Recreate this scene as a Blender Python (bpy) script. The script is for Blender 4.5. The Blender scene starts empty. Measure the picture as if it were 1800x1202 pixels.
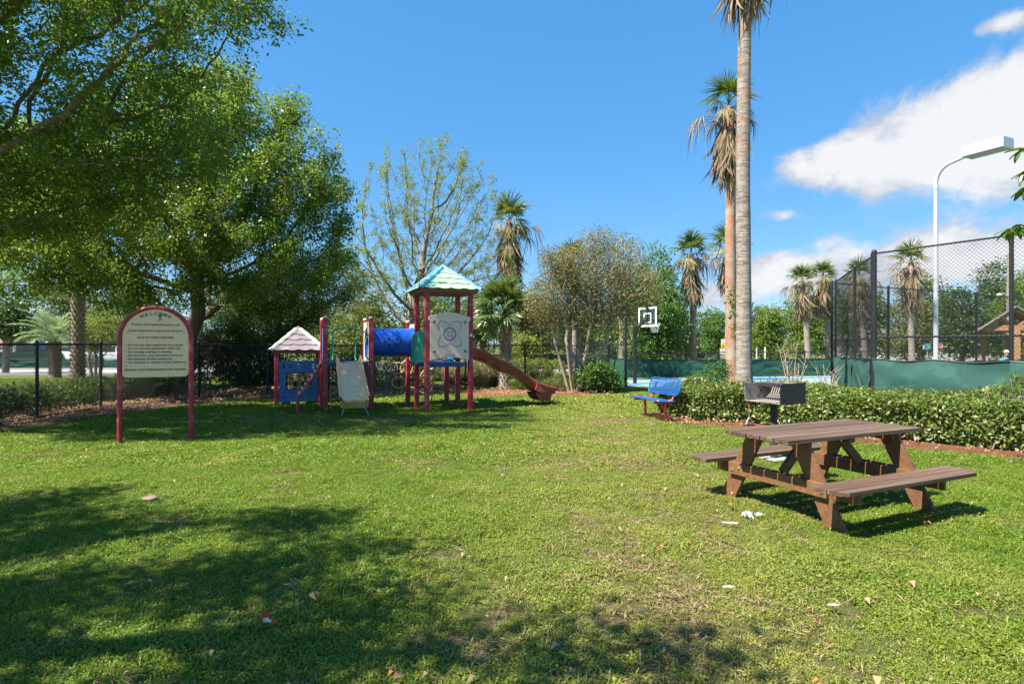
import bpy, bmesh, math, random
import numpy as np
from mathutils import Vector, Matrix, Euler

R = math.radians
random.seed(7)
rng = np.random.default_rng(11)
scene = bpy.context.scene
COL = scene.collection

# ------------------------------------------------------------------ camera
F, H, HY = 1000.0, 1.55, 606.0          # focal length in px of the 1800 px photograph, eye height, horizon row
cam_data = bpy.data.cameras.new('camera')
cam = bpy.data.objects.new('camera', cam_data)
COL.objects.link(cam)
cam.location = (0, 0, H)
cam.rotation_euler = (R(90), 0, 0)
cam_data.sensor_width = 36.0
cam_data.lens = 36.0 * F / 1800.0
cam_data.shift_y = (HY - 601.0) / 1800.0
cam_data.clip_start = 0.05
cam_data.clip_end = 3000
scene.camera = cam

# ------------------------------------------------------------------ sun and exposure
SUN_EL = R(57)
SH_AZ = R(30)                            # shadows run 30 degrees off +X, away from the camera
sun_dir = Vector((-math.cos(SH_AZ) * math.cos(SUN_EL), -math.sin(SH_AZ) * math.cos(SUN_EL), math.sin(SUN_EL)))
sun_data = bpy.data.lights.new('sun', 'SUN')
sun = bpy.data.objects.new('sun', sun_data)
COL.objects.link(sun)
sun_data.energy = 4.9
sun_data.angle = R(0.53)
sun_data.color = (1.0, 0.945, 0.85)
sun.rotation_euler = sun_dir.to_track_quat('Z', 'Y').to_euler()
scene.view_settings.view_transform = 'Standard'
scene.view_settings.look = 'None'
scene.view_settings.exposure = 1.42
scene.view_settings.gamma = 1.0
scene.view_settings.use_curve_mapping = False
scene.cycles.max_bounces = 8
scene.cycles.transparent_max_bounces = 12
scene.cycles.caustics_reflective = False
scene.cycles.caustics_refractive = False

# ------------------------------------------------------------------ node helpers
class NT:
    def __init__(s, tree):
        s.t = tree
    def n(s, typ, **kw):
        nd = s.t.nodes.new(typ)
        for k, v in kw.items():
            if k.startswith('i_'):
                nd.inputs[k[2:].replace('_', ' ')].default_value = v
            else:
                setattr(nd, k, v)
        return nd
    def put(s, sock, v):
        if isinstance(v, bpy.types.NodeSocket):
            s.t.links.new(v, sock)
        else:
            sock.default_value = v
    def m(s, op, a, b=None, c=None, clamp=False):
        nd = s.t.nodes.new('ShaderNodeMath'); nd.operation = op; nd.use_clamp = clamp
        s.put(nd.inputs[0], a)
        if b is not None: s.put(nd.inputs[1], b)
        if c is not None: s.put(nd.inputs[2], c)
        return nd.outputs[0]
    def mix(s, fac, a, b, blend='MIX'):
        nd = s.t.nodes.new('ShaderNodeMix'); nd.data_type = 'RGBA'; nd.blend_type = blend
        s.put(nd.inputs[0], fac)
        for sock, v in ((nd.inputs[6], a), (nd.inputs[7], b)):
            s.put(sock, v if isinstance(v, bpy.types.NodeSocket) else (*v[:3], 1))
        return nd.outputs[2]
    def ramp(s, fac, stops):
        nd = s.t.nodes.new('ShaderNodeValToRGB')
        el = nd.color_ramp.elements
        while len(el) < len(stops): el.new(0.5)
        for e, (p, c) in zip(el, stops):
            e.position = p; e.color = (*c, 1) if len(c) == 3 else c
        s.put(nd.inputs[0], fac)
        return nd.outputs[0]
    def noise(s, vec, scale, detail=4, rough=0.55, dist=0.0):
        nd = s.t.nodes.new('ShaderNodeTexNoise')
        if vec is not None: s.t.links.new(vec, nd.inputs['Vector'])
        nd.inputs['Scale'].default_value = scale; nd.inputs['Detail'].default_value = detail
        nd.inputs['Roughness'].default_value = rough; nd.inputs['Distortion'].default_value = dist
        return nd.outputs['Fac']
    def link(s, a, b): s.t.links.new(a, b)
    def smooth(s, v, lo, hi, a=0.0, b=1.0):
        nd = s.t.nodes.new('ShaderNodeMapRange'); nd.interpolation_type = 'SMOOTHSTEP'
        s.put(nd.inputs[0], v)
        for i, x in ((1, lo), (2, hi), (3, a), (4, b)): nd.inputs[i].default_value = x
        return nd.outputs[0]

# ------------------------------------------------------------------ world: Nishita sky with drifting cumulus
world = bpy.data.worlds.new('World'); scene.world = world; world.use_nodes = True
w = NT(world.node_tree); world.node_tree.nodes.clear()
tc = w.n('ShaderNodeTexCoord')
sky = w.n('ShaderNodeTexSky'); sky.sky_type = 'NISHITA'; sky.sun_disc = False
sky.sun_elevation = SUN_EL
sky.sun_rotation = math.atan2(sun_dir.x, sun_dir.y)
sky.altitude = 0; sky.air_density = 1.0; sky.dust_density = 0.3; sky.ozone_density = 2.5
hs = w.n('ShaderNodeHueSaturation'); w.link(sky.outputs[0], hs.inputs['Color'])
hs.inputs['Saturation'].default_value = 1.15; hs.inputs['Value'].default_value = 1.0
hs.inputs['Hue'].default_value = 0.494
sep = w.n('ShaderNodeSeparateXYZ'); w.link(tc.outputs['Generated'], sep.inputs[0])
x, y, z = sep.outputs
az = w.m('ARCTAN2', x, y)
el = w.m('ARCSINE', z)
def gauss(a, e, sa, se, amp):
    p = w.m('POWER', w.m('DIVIDE', w.m('SUBTRACT', az, a), sa), 2.0)
    q = w.m('POWER', w.m('DIVIDE', w.m('SUBTRACT', el, e), se), 2.0)
    return w.m('MULTIPLY', w.m('EXPONENT', w.m('MULTIPLY', w.m('ADD', p, q), -1.0)), amp)
comb = w.n('ShaderNodeCombineXYZ')
w.link(w.m('MULTIPLY', az, 1.0), comb.inputs[0]); w.link(w.m('MULTIPLY', el, 1.2), comb.inputs[1])
cn = w.noise(comb.outputs[0], 8.5, 11, 0.63, 0.35)
bias = -0.30
for g in ((0.78, .300, .12, .100, .62), (0.65, .285, .09, .080, .56), (0.545, .262, .08, .055, .50), (0.47, .268, .06, .034, .42), (0.99, .29, .15, .095, .52),
          (.44, .115, .08, .040, .46), (.57, .120, .11, .048, .48), (.75, .120, .13, .046, .48), (.335, .080, .075, .030, .44), (.45, .203, .045, .012, .30), (.71, .405, .04, .010, .34),
          (1.35, 0.30, 0.30, 0.12, 0.40), (2.2, 0.22, 0.35, 0.12, 0.36), (-2.2, 0.35, 0.4, 0.12, 0.34), (3.0, 0.40, 0.3, 0.14, 0.3), (-1.35, 0.12, 0.25, 0.06, 0.25)):
    bias = w.m('ADD', bias, gauss(*g))
dens = w.m('ADD', cn, bias)
cmask = w.smooth(dens, 0.41, 0.66)
cshade = w.noise(comb.outputs[0], 13, 8, 0.62, 0.4)
thick = w.smooth(w.m('ADD', dens, w.m('MULTIPLY', w.m('SUBTRACT', cshade, 0.5), 1.3)), 0.46, 0.86)
ccol = w.mix(thick, (2.35, 2.55, 2.9), (3.7, 3.7, 3.7))
skyb = w.mix(0.62, hs.outputs[0], (0.20, 1.36, 3.25))
skyc = w.mix(w.m('MULTIPLY', cmask, 0.93), skyb, ccol)
bg = w.n('ShaderNodeBackground'); w.link(skyc, bg.inputs[0]); bg.inputs[1].default_value = 0.097
out = w.n('ShaderNodeOutputWorld'); w.link(bg.outputs[0], out.inputs[0])

# ------------------------------------------------------------------ placing helpers
def G(px, py):
    """point of flat ground seen at this place of the photograph, world metres"""
    d = H * F / (py - HY)
    return ((px - 900.0) / F * d, d)
def at(px, d): return (px - 900.0) / F * d
def zz(py, d): return H + (HY - py) / F * d

# ------------------------------------------------------------------ materials
MATS = {}
def new_mat(name):
    m = bpy.data.materials.new(name); m.use_nodes = True
    m.node_tree.nodes.clear()
    return m, NT(m.node_tree)
def surf(name, col, rough=0.6, var=0.12, vscale=3.0, bump=0.1, bscale=40.0, metal=0.0, col2=None, c2scale=2.0, c2lo=0.5, c2hi=0.65, coat=0.0, spec=0.5):
    """painted, plastic or mineral surface: base colour, grain, optional wear in a second colour"""
    if name in MATS: return MATS[name]
    m, t = new_mat(name)
    tcn = t.n('ShaderNodeTexCoord'); oi = t.n('ShaderNodeObjectInfo')
    add = t.n('ShaderNodeVectorMath'); add.operation = 'ADD'
    t.link(tcn.outputs['Object'], add.inputs[0])
    cr = t.n('ShaderNodeCombineXYZ'); t.link(t.m('MULTIPLY', oi.outputs['Random'], 37.0), cr.inputs[0]); t.link(cr.outputs[0], add.inputs[1])
    v = add.outputs[0]
    n1 = t.noise(v, vscale, 5)
    c = t.mix(n1, tuple(x * (1 - var) for x in col), tuple(min(1, x * (1 + var)) for x in col))
    if col2 is not None:
        c = t.mix(t.smooth(t.noise(v, c2scale, 7, 0.65), c2lo, c2hi), c, col2)
    b = t.n('ShaderNodeBsdfPrincipled'); t.link(c, b.inputs['Base Color'])
    t.put(b.inputs['Roughness'], t.m('ADD', t.m('MULTIPLY', n1, 0.25), rough - 0.12, clamp=True))
    b.inputs['Metallic'].default_value = metal; b.inputs['Coat Weight'].default_value = coat
    b.inputs['Specular IOR Level'].default_value = spec
    if bump:
        bp = t.n('ShaderNodeBump'); bp.inputs['Strength'].default_value = bump; bp.inputs['Distance'].default_value = 0.01
        t.link(t.noise(v, bscale, 4), bp.inputs['Height']); t.link(bp.outputs[0], b.inputs['Normal'])
    o = t.n('ShaderNodeOutputMaterial'); t.link(b.outputs[0], o.inputs[0])
    MATS[name] = m
    return m
def wood(name, col, dark, grey=None, greyamt=0.0, rough=0.75, sc=(1.6, 26, 26)):
    if name in MATS: return MATS[name]
    m, t = new_mat(name)
    tcn = t.n('ShaderNodeTexCoord'); oi = t.n('ShaderNodeObjectInfo')
    mp = t.n('ShaderNodeMapping'); mp.inputs['Scale'].default_value = sc
    t.link(tcn.outputs['Object'], mp.inputs[0])
    cr = t.n('ShaderNodeCombineXYZ')
    for i, k in enumerate((31.0, 17.0, 11.0)): t.link(t.m('MULTIPLY', oi.outputs['Random'], k), cr.inputs[i])
    t.link(cr.outputs[0], mp.inputs['Location'])
    v = mp.outputs[0]
    g = t.noise(v, 1.0, 8, 0.65, 1.2)
    g2 = t.noise(v, 3.2, 6, 0.7, 0.4)
    c = t.mix(t.smooth(g, 0.32, 0.66), dark, col)
    c = t.mix(t.m('MULTIPLY', t.smooth(g2, 0.5, 0.75), 0.5), c, tuple(x * 0.55 for x in dark))
    if grey is not None:
        c = t.mix(t.m('MULTIPLY', t.smooth(t.noise(v, 0.6, 8, 0.7), 0.42, 0.66), greyamt), c, grey)
    vo = t.n('ShaderNodeTexVoronoi'); vo.inputs['Scale'].default_value = 5.0; mk_ = t.n('ShaderNodeMapping'); mk_.inputs['Scale'].default_value = (.5, 1.4, 1.4)
    t.link(tcn.outputs['Object'], mk_.inputs[0]); t.link(cr.outputs[0], mk_.inputs['Location']); t.link(mk_.outputs[0], vo.inputs['Vector'])
    c = t.mix(t.smooth(vo.outputs['Distance'], .10, .03), c, tuple(x * .35 for x in dark))
    c = t.mix(t.m('MULTIPLY', oi.outputs['Random'], 0.5), c, dark)
    b = t.n('ShaderNodeBsdfPrincipled'); t.link(c, b.inputs['Base Color']); b.inputs['Roughness'].default_value = rough
    bp = t.n('ShaderNodeBump'); bp.inputs['Strength'].default_value = 0.45; bp.inputs['Distance'].default_value = 0.006
    t.link(t.m('ADD', g, g2), bp.inputs['Height']); t.link(bp.outputs[0], b.inputs['Normal'])
    o = t.n('ShaderNodeOutputMaterial'); t.link(b.outputs[0], o.inputs[0])
    MATS[name] = m
    return m
def leafy(name, c1, c2, c3=None, c3amt=0.12, rough=0.45, trans=0.35, spec=0.5, posnoise=0.6, pscale=0.9, dry=None):
    """foliage: tint per leaf (attribute), slow colour drift through the plant, some light let through"""
    if name in MATS: return MATS[name]
    m, t = new_mat(name)
    at_ = t.n('ShaderNodeAttribute'); at_.attribute_name = 'tint'
    geo = t.n('ShaderNodeNewGeometry')
    nz = t.noise(geo.outputs['Position'], pscale, 3)
    f = t.m('ADD', t.m('MULTIPLY', at_.outputs['Fac'], 1 - posnoise * 0.5), t.m('MULTIPLY', t.m('SUBTRACT', nz, 0.5), posnoise * 2), clamp=True)
    c = t.mix(f, c1, c2)
    if c3 is not None:
        c = t.mix(t.smooth(at_.outputs['Fac'], 1 - c3amt - 0.01, 1 - c3amt + 0.01), c, c3)
    b = t.n('ShaderNodeBsdfPrincipled'); t.link(c, b.inputs['Base Color']); b.inputs['Roughness'].default_value = rough
    b.inputs['Specular IOR Level'].default_value = spec
    tr = t.n('ShaderNodeBsdfTranslucent')
    t.link(t.mix(0.5, c, (0.35, 0.5, 0.05), 'MIX') if dry is None else c, tr.inputs[0])
    sh = t.n('ShaderNodeMixShader'); sh.inputs[0].default_value = trans
    t.link(b.outputs[0], sh.inputs[1]); t.link(tr.outputs[0], sh.inputs[2])
    o = t.n('ShaderNodeOutputMaterial'); t.link(sh.outputs[0], o.inputs[0])
    MATS[name] = m
    return m

# ------------------------------------------------------------------ object helpers
def tagset(o, label=None, cat=None, group=None, kind=None):
    if label: o['label'] = label
    if cat: o['category'] = cat
    if group: o['group'] = group
    if kind: o['kind'] = kind
    return o
def thing(name, label, cat, loc=(0, 0, 0), rotz=0.0, group=None):
    o = bpy.data.objects.new(name, None); COL.objects.link(o)
    o.empty_display_size = 0.1
    o.location = loc; o.rotation_euler = (0, 0, rotz)
    return tagset(o, label, cat, group)
def obj(name, mesh, mat=None, parent=None, loc=(0, 0, 0), rot=(0, 0, 0), bevel=0.0, smooth=False):
    if isinstance(mesh, MB): mesh = mesh.mesh(name, mat, smooth)
    elif mat is not None and len(mesh.materials) == 0: mesh.materials.append(mat)
    o = bpy.data.objects.new(name, mesh); COL.objects.link(o)
    o.location = loc; o.rotation_euler = rot
    if parent is not None: o.parent = parent
    if bevel:
        md = o.modifiers.new('bevel', 'BEVEL'); md.width = bevel; md.segments = 2; md.limit_method = 'ANGLE'; md.angle_limit = R(40)
    return o
def copy_tree(o, parent=None):
    c = o.copy(); COL.objects.link(c)
    if parent is not None: c.parent = parent
    for ch in list(o.children): copy_tree(ch, c)
    return c
def np_mesh(name, V, Fq, mat=None, tint=None, smooth=False):
    """V (n,3), Fq (m,k) all faces with k corners"""
    me = bpy.data.meshes.new(name)
    V = np.ascontiguousarray(V, dtype=np.float32); Fq = np.ascontiguousarray(Fq, dtype=np.int32)
    n, (m_, k) = len(V), Fq.shape
    me.vertices.add(n); me.vertices.foreach_set('co', V.ravel())
    me.loops.add(m_ * k); me.loops.foreach_set('vertex_index', Fq.ravel())
    me.polygons.add(m_); me.polygons.foreach_set('loop_start', np.arange(0, m_ * k, k, dtype=np.int32))
    me.update(calc_edges=True)
    if smooth: me.polygons.foreach_set('use_smooth', np.ones(m_, dtype=bool))
    if tint is not None:
        a = me.attributes.new('tint', 'FLOAT', 'POINT'); a.data.foreach_set('value', np.ascontiguousarray(tint, dtype=np.float32))
    if mat is not None: me.materials.append(mat)
    return me

class MB:
    """collects shapes, builds one mesh"""
    def __init__(s): s.v = []; s.f = []
    def add(s, vs, fs):
        k = len(s.v); s.v += [tuple(v) for v in vs]; s.f += [tuple(i + k for i in f) for f in fs]
        return s
    def box(s, c, size, rot=None):
        hx, hy, hz = (q / 2 for q in size)
        vs = [Vector((a * hx, b * hy, d * hz)) for a in (-1, 1) for b in (-1, 1) for d in (-1, 1)]
        if rot is not None: vs = [rot @ v for v in vs]
        c = Vector(c)
        return s.add([v + c for v in vs], [(0, 1, 3, 2), (4, 6, 7, 5), (0, 4, 5, 1), (2, 3, 7, 6), (0, 2, 6, 4), (1, 5, 7, 3)])
    def prism(s, poly, axis='y', a=0.0, b=0.1):
        """poly: 2D outline; axis y -> (x,z) outline extruded along y; axis x -> (y,z); axis z -> (x,y)"""
        n = len(poly)
        def P(p, q):
            if axis == 'y': return (p[0], q, p[1])
            if axis == 'x': return (q, p[0], p[1])
            return (p[0], p[1], q)
        vs = [P(p, a) for p in poly] + [P(p, b) for p in poly]
        fs = [tuple(range(n))[::-1], tuple(range(n, 2 * n))] + [(i, (i + 1) % n, n + (i + 1) % n, n + i) for i in range(n)]
        return s.add(vs, fs)
    def tube(s, pts, r, n=8, cap=True, closed=False):
        pts = [Vector(p) for p in pts]; m = len(pts)
        rr = r if isinstance(r, (list, tuple)) else [r] * m
        rings = []; up = None
        for i, p in enumerate(pts):
            if closed: d = pts[(i + 1) % m] - pts[i - 1]
            else: d = pts[min(i + 1, m - 1)] - pts[max(i - 1, 0)]
            d.normalize()
            if up is None: up = d.orthogonal().normalized()
            up = (up - d * up.dot(d)).normalized()
            side = d.cross(up)
            rings.append([p + (up * math.cos(2 * math.pi * k / n) + side * math.sin(2 * math.pi * k / n)) * rr[i] for k in range(n)])
        vs = [v for ring in rings for v in ring]; fs = []
        for i in range(m if closed else m - 1):
            j = (i + 1) % m
            for k in range(n):
                fs.append((i * n + k, i * n + (k + 1) % n, j * n + (k + 1) % n, j * n + k))
        if cap and not closed:
            fs.append(tuple(range(n))[::-1]); fs.append(tuple((m - 1) * n + k for k in range(n)))
        return s.add(vs, fs)
    def cyl(s, a, b, r, n=12, r2=None): return s.tube([a, b], [r, r if r2 is None else r2], n)
    def lathe(s, prof, n=16, c=(0, 0, 0)):
        c = Vector(c); vs = []; fs = []
        for (r, z_) in prof:
            for k in range(n):
                a_ = 2 * math.pi * k / n; vs.append(c + Vector((r * math.cos(a_), r * math.sin(a_), z_)))
        for i in range(len(prof) - 1):
            for k in range(n): fs.append((i * n + k, i * n + (k + 1) % n, (i + 1) * n + (k + 1) % n, (i + 1) * n + k))
        fs.append(tuple(range(n))[::-1]); fs.append(tuple((len(prof) - 1) * n + k for k in range(n)))
        return s.add(vs, fs)
    def grid(s, P, thick=None):
        """P rows x cols of points -> sheet; thick: offset vector or function for the back side"""
        rws, cls = len(P), len(P[0])
        k0 = len(s.v)
        flat = [Vector(p) for row in P for p in row]
        fs = [(i * cls + j, i * cls + j + 1, (i + 1) * cls + j + 1, (i + 1) * cls + j) for i in range(rws - 1) for j in range(cls - 1)]
        if thick is None: return s.add(flat, fs)
        N = len(flat); th = Vector(thick)
        back = [p + th for p in flat]
        fs2 = [tuple(q + N for q in f[::-1]) for f in fs]
        rim = [j for j in range(cls)] + [i * cls + cls - 1 for i in range(1, rws)] + [(rws - 1) * cls + j for j in range(cls - 2, -1, -1)] + [i * cls for i in range(rws - 2, 0, -1)]
        side = [(rim[i], rim[i] + N, rim[(i + 1) % len(rim)] + N, rim[(i + 1) % len(rim)]) for i in range(len(rim))]
        return s.add(flat + back, fs + fs2 + side)
    def mesh(s, name, mat=None, smooth=False):
        me = bpy.data.meshes.new(name); me.from_pydata([tuple(v) for v in s.v], [], s.f); me.update()
        bm = bmesh.new(); bm.from_mesh(me); bmesh.ops.recalc_face_normals(bm, faces=bm.faces); bm.to_mesh(me); bm.free()
        if smooth:
            me.polygons.foreach_set('use_smooth', np.ones(len(me.polygons), dtype=bool))
            me.update()
            try: me.set_sharp_from_angle(angle=R(38))
            except Exception: pass
        if mat: me.materials.append(mat)
        return me

# ------------------------------------------------------------------ foliage
def leaves_np(C, N_, size, rnd=0.6, aspect=0.45, fold=0.25, sizevar=0.35, droop=None, gen=rng):
    """diamond leaves (4 corners) at points C, rough facing N_ (n,3); returns V, F, tint"""
    n = len(C)
    size = size * (1 + sizevar * (gen.random(n) * 2 - 1)) if np.isscalar(size) else size
    nrm = N_ + rnd * gen.normal(size=(n, 3)); nrm /= np.linalg.norm(nrm, axis=1, keepdims=True) + 1e-9
    d = gen.normal(size=(n, 3))
    if droop is not None: d[:, 2] += droop
    d -= (d * nrm).sum(1, keepdims=True) * nrm; d /= np.linalg.norm(d, axis=1, keepdims=True) + 1e-9
    s = np.cross(nrm, d)
    L = size[:, None]
    W = L * aspect
    base = C; tip = C + d * L; mid = C + d * L * 0.5
    v = np.stack([base, mid + s * W * .5 + nrm * L * fold * .4, tip, mid - s * W * .5 + nrm * L * fold * .4], axis=1).reshape(-1, 3)
    f = np.arange(4 * n).reshape(n, 4)
    return v, f, np.repeat(gen.random(n), 4)

def colonize(trunk, attr, step=0.3, infl=3.0, kill=0.6, iters=90, tropism=(0, 0, 0.0), jitter=0.25, gen=rng):
    """space colonisation; trunk: polyline of start nodes. returns nodes (n,3), parent (n)"""
    P = [np.array(p, float) for p in trunk]; par = [-1] + list(range(len(trunk) - 1))
    A = np.array(attr, float)
    nodes = np.array(P); best = np.full(len(A), 1e9); bi = np.zeros(len(A), int)
    D = np.linalg.norm(A[:, None] - nodes[None], axis=2); bi = D.argmin(1); best = D.min(1)
    trop = np.array(tropism)
    alln = [nodes]; tot = len(nodes); parent = list(par)
    pos = nodes
    for it in range(iters):
        if len(A) == 0: break
        m = best < infl
        if not m.any():
            infl *= 1.5; continue
        dirs = A[m] - pos[bi[m]]; dirs /= np.linalg.norm(dirs, axis=1, keepdims=True) + 1e-9
        acc = np.zeros((tot, 3)); np.add.at(acc, bi[m], dirs)
        cnt = np.bincount(bi[m], minlength=tot)
        idx = np.nonzero(cnt)[0]
        dd = acc[idx] / cnt[idx][:, None] + trop + jitter * gen.normal(size=(len(idx), 3)) * 0.6
        dd /= np.linalg.norm(dd, axis=1, keepdims=True) + 1e-9
        new = pos[idx] + dd * step
        pos = np.vstack([pos, new]); parent += list(idx)
        Dn = np.linalg.norm(A[:, None] - new[None], axis=2)
        nb = Dn.argmin(1); nd = Dn[np.arange(len(A)), nb]
        up = nd < best
        best[up] = nd[up]; bi[up] = nb[up] + tot
        tot = len(pos)
        keep = best > kill
        A, best, bi = A[keep], best[keep], bi[keep]
        if tot > 14000: break
    return pos, np.array(parent)

def limb_mesh(name, pos, par, rtrunk, rtip=0.006, expo=2.2, mat=None, wob=0.03, minr=0.0, flare=1.35, gen=rng):
    n = len(pos)
    w_ = np.zeros(n); nchild = np.bincount(par[par >= 0], minlength=n)
    w_[nchild == 0] = 1.0
    main = np.full(n, -1)
    for i in range(n - 1, 0, -1):
        p = par[i]; w_[p] += w_[i]
        if main[p] < 0 or w_[i] > w_[main[p]]: main[p] = i
    rad = rtip * w_ ** (1 / expo)
    k = rtrunk / rad[0]
    if k > 1: rad = rtip + (rad - rtip) * (rtrunk - rtip) / (rad[0] - rtip)
    elif k < 1: rad = np.maximum(rad * (1 + (k - 1) * (rad / rad[0])), rtip * .7)
    rad0 = rad.copy()
    low = pos[:, 2] < pos[0, 2] + 0.5
    rad = rad * np.where(low, 1 + (flare - 1) * np.clip(1 - (pos[:, 2] - pos[0, 2]) / 0.5, 0, 1) ** 2 * (rad / rad[0]), 1)
    inc = np.zeros((n, 3)); inc[1:] = pos[1:] - pos[par[1:]]
    inc[0] = pos[1] - pos[0]
    d = inc / (np.linalg.norm(inc, axis=1, keepdims=True) + 1e-9)
    mm = main >= 0
    d[mm] += d[main[mm]]; d /= np.linalg.norm(d, axis=1, keepdims=True) + 1e-9
    ref = np.array([0.31, 0.93, 0.17]); ref2 = np.array([0.95, -0.2, 0.1])
    a = np.cross(d, ref); bad = np.linalg.norm(a, axis=1) < 0.25; a[bad] = np.cross(d[bad], ref2)
    a /= np.linalg.norm(a, axis=1, keepdims=True); b = np.cross(d, a)
    V = []; Fc = []; off = 0
    seg = np.arange(1, n); seg = seg[rad0[seg] >= minr]
    for lo, hi, sides in ((0.05, 9, 9), (0.015, 0.05, 5), (0, 0.015, 3)):
        s_ = seg[(rad0[seg] >= lo) & (rad0[seg] < hi)]
        if len(s_) == 0: continue
        p_ = par[s_]
        ismain = main[p_] == s_
        r1 = np.where(ismain, rad[p_], np.minimum(rad[s_] * 1.25, rad[p_]))
        r2 = rad[s_]
        ang = np.arange(sides) * 2 * np.pi / sides
        ca, sa = np.cos(ang), np.sin(ang)
        ring1 = pos[p_][:, None] + (a[p_][:, None] * ca[None, :, None] + b[p_][:, None] * sa[None, :, None]) * r1[:, None, None]
        ring2 = pos[s_][:, None] + (a[s_][:, None] * ca[None, :, None] + b[s_][:, None] * sa[None, :, None]) * r2[:, None, None]
        vv = np.concatenate([ring1, ring2], axis=1).reshape(-1, 3)
        m_ = len(s_); base = (np.arange(m_) * 2 * sides)[:, None] + off
        kk = np.arange(sides); k2 = (kk + 1) % sides
        q = np.stack([base + kk, base + k2, base + sides + k2, base + sides + kk], axis=2).reshape(-1, 4)
        V.append(vv); Fc.append(q); off += len(vv)
    return np_mesh(name, np.vstack(V), np.vstack(Fc), mat, smooth=True), rad0, nchild

def lobes(spec, n, shell=0.55, gen=rng):
    """points spread through a set of ellipsoids (cx,cy,cz,rx,ry,rz), denser towards the surface"""
    vol = np.array([s[3] * s[4] * s[5] for s in spec]) ** 0.8
    k = gen.choice(len(spec), size=n, p=vol / vol.sum())
    u = gen.normal(size=(n, 3)); u /= np.linalg.norm(u, axis=1, keepdims=True)
    r = (shell ** 3 + (1 - shell ** 3) * gen.random(n)) ** (1 / 3)
    S = np.array(spec)
    return S[k, :3] + u * r[:, None] * S[k, 3:6], u

def clumped(spec, nclump, per, crad, leaf, shell=0.6, aspect=0.5, up=0.5, gen=rng, rnd=0.7):
    """leaf clumps over lobes: returns leaf arrays"""
    c, u = lobes(spec, nclump, shell, gen)
    rr = crad * (0.5 + gen.random(nclump))
    C = np.repeat(c, per, axis=0) + gen.normal(size=(nclump * per, 3)) * np.repeat(rr, per)[:, None] * np.array([0.5, 0.5, 0.36])
    N_ = np.repeat(u, per, axis=0) * 0.6 + np.array([0, 0, up])
    return leaves_np(C, N_, leaf, rnd, aspect, gen=gen)

# ================================================================== SETTING: ground, courts, road
# low frequency value noise in python, shared by the lawn sheet and by the tufts that stand on it
_g = np.random.default_rng(5).random((64, 64))
def vnoise(x_, y_, s):
    x_ = np.asarray(x_) / s + 100.3; y_ = np.asarray(y_) / s + 100.7
    xi = np.floor(x_).astype(int); yi = np.floor(y_).astype(int); fx = x_ - xi; fy = y_ - yi
    fx = fx * fx * (3 - 2 * fx); fy = fy * fy * (3 - 2 * fy)
    a = _g[xi % 64, yi % 64]; b = _g[(xi + 1) % 64, yi % 64]; c = _g[xi % 64, (yi + 1) % 64]; d = _g[(xi + 1) % 64, (yi + 1) % 64]
    return (a * (1 - fx) + b * fx) * (1 - fy) + (c * (1 - fx) + d * fx) * fy
def fbm(x_, y_, s): return (vnoise(x_, y_, s) + .5 * vnoise(x_ + 7, y_ - 3, s / 2) + .25 * vnoise(x_ - 5, y_ + 9, s / 4) + .12 * vnoise(x_ + 2, y_ + 1, s / 8)) / 1.87
BARE = [(2.15, 11.6, .7, .35, 1.5), (1.35, 14.7, .45, .22, 2.2), (-3.0, 11.75, 1.0, .35, 1.9), (-5.0, 12.2, .9, .5, 1.7),
        (-2.7, 13.9, .5, .4, .9), (1.15, 5.7, .45, .18, .6), (1.9, 6.2, .5, .25, .5), (-3.9, 13.6, .8, .5, 1.4), (0.75, 4.1, .5, .3, .62), (1.4, 4.5, .6, .4, .55),
        (-.25, 2.95, .4, .12, .5), (0.2, 3.35, .3, .12, .4), (-.45, 4.15, .3, .16, .8), (-1.55, 3.6, .4, .25, .5), (2.75, 3.3, .3, .15, .8), (1.0, 3.2, .5, .3, .3),
        (-3.3, 4.0, .4, .2, .6), (3.6, 8.0, .6, .3, .5), (2.35, 7.1, .5, .3, .55), (0.6, 5.2, .5, .3, .5), (-2.7, 6.9, .25, .1, .9), (-6.3, 8.3, .9, .3, .4)]
def dirt(x_, y_):
    x_ = np.asarray(x_, float); y_ = np.asarray(y_, float)
    d = np.zeros_like(x_)
    for (bx, by, rx, ry, a) in BARE:
        d = np.maximum(d, a * np.exp(-(((x_ - bx) / rx) ** 2 + ((y_ - by) / ry) ** 2)))
    path = np.exp(-((x_ - (0.9 + 0.11 * (y_ - 3))) / 0.75) ** 2) * 0.34
    n = fbm(x_, y_, 0.9)
    d = d * np.clip((fbm(x_, y_, .35) - .30) * 3.2, 0, 1.1) * .95 + path * np.clip((n - .35) * 3, 0, 1.2) + np.clip((fbm(x_, y_, .4) - 0.60) * 3, 0, 1) * 0.6
    return np.clip(d, 0, 1)
def dry(x_, y_):
    """yellowish, thinner turf: the worn band to the right of the middle"""
    return np.clip(np.exp(-((np.asarray(x_) - (1.0 + 0.12 * (np.asarray(y_) - 3))) / 1.3) ** 2) * 0.75 + (fbm(x_, y_, 2.2) - 0.45) * 1.3, 0, 1)

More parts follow.
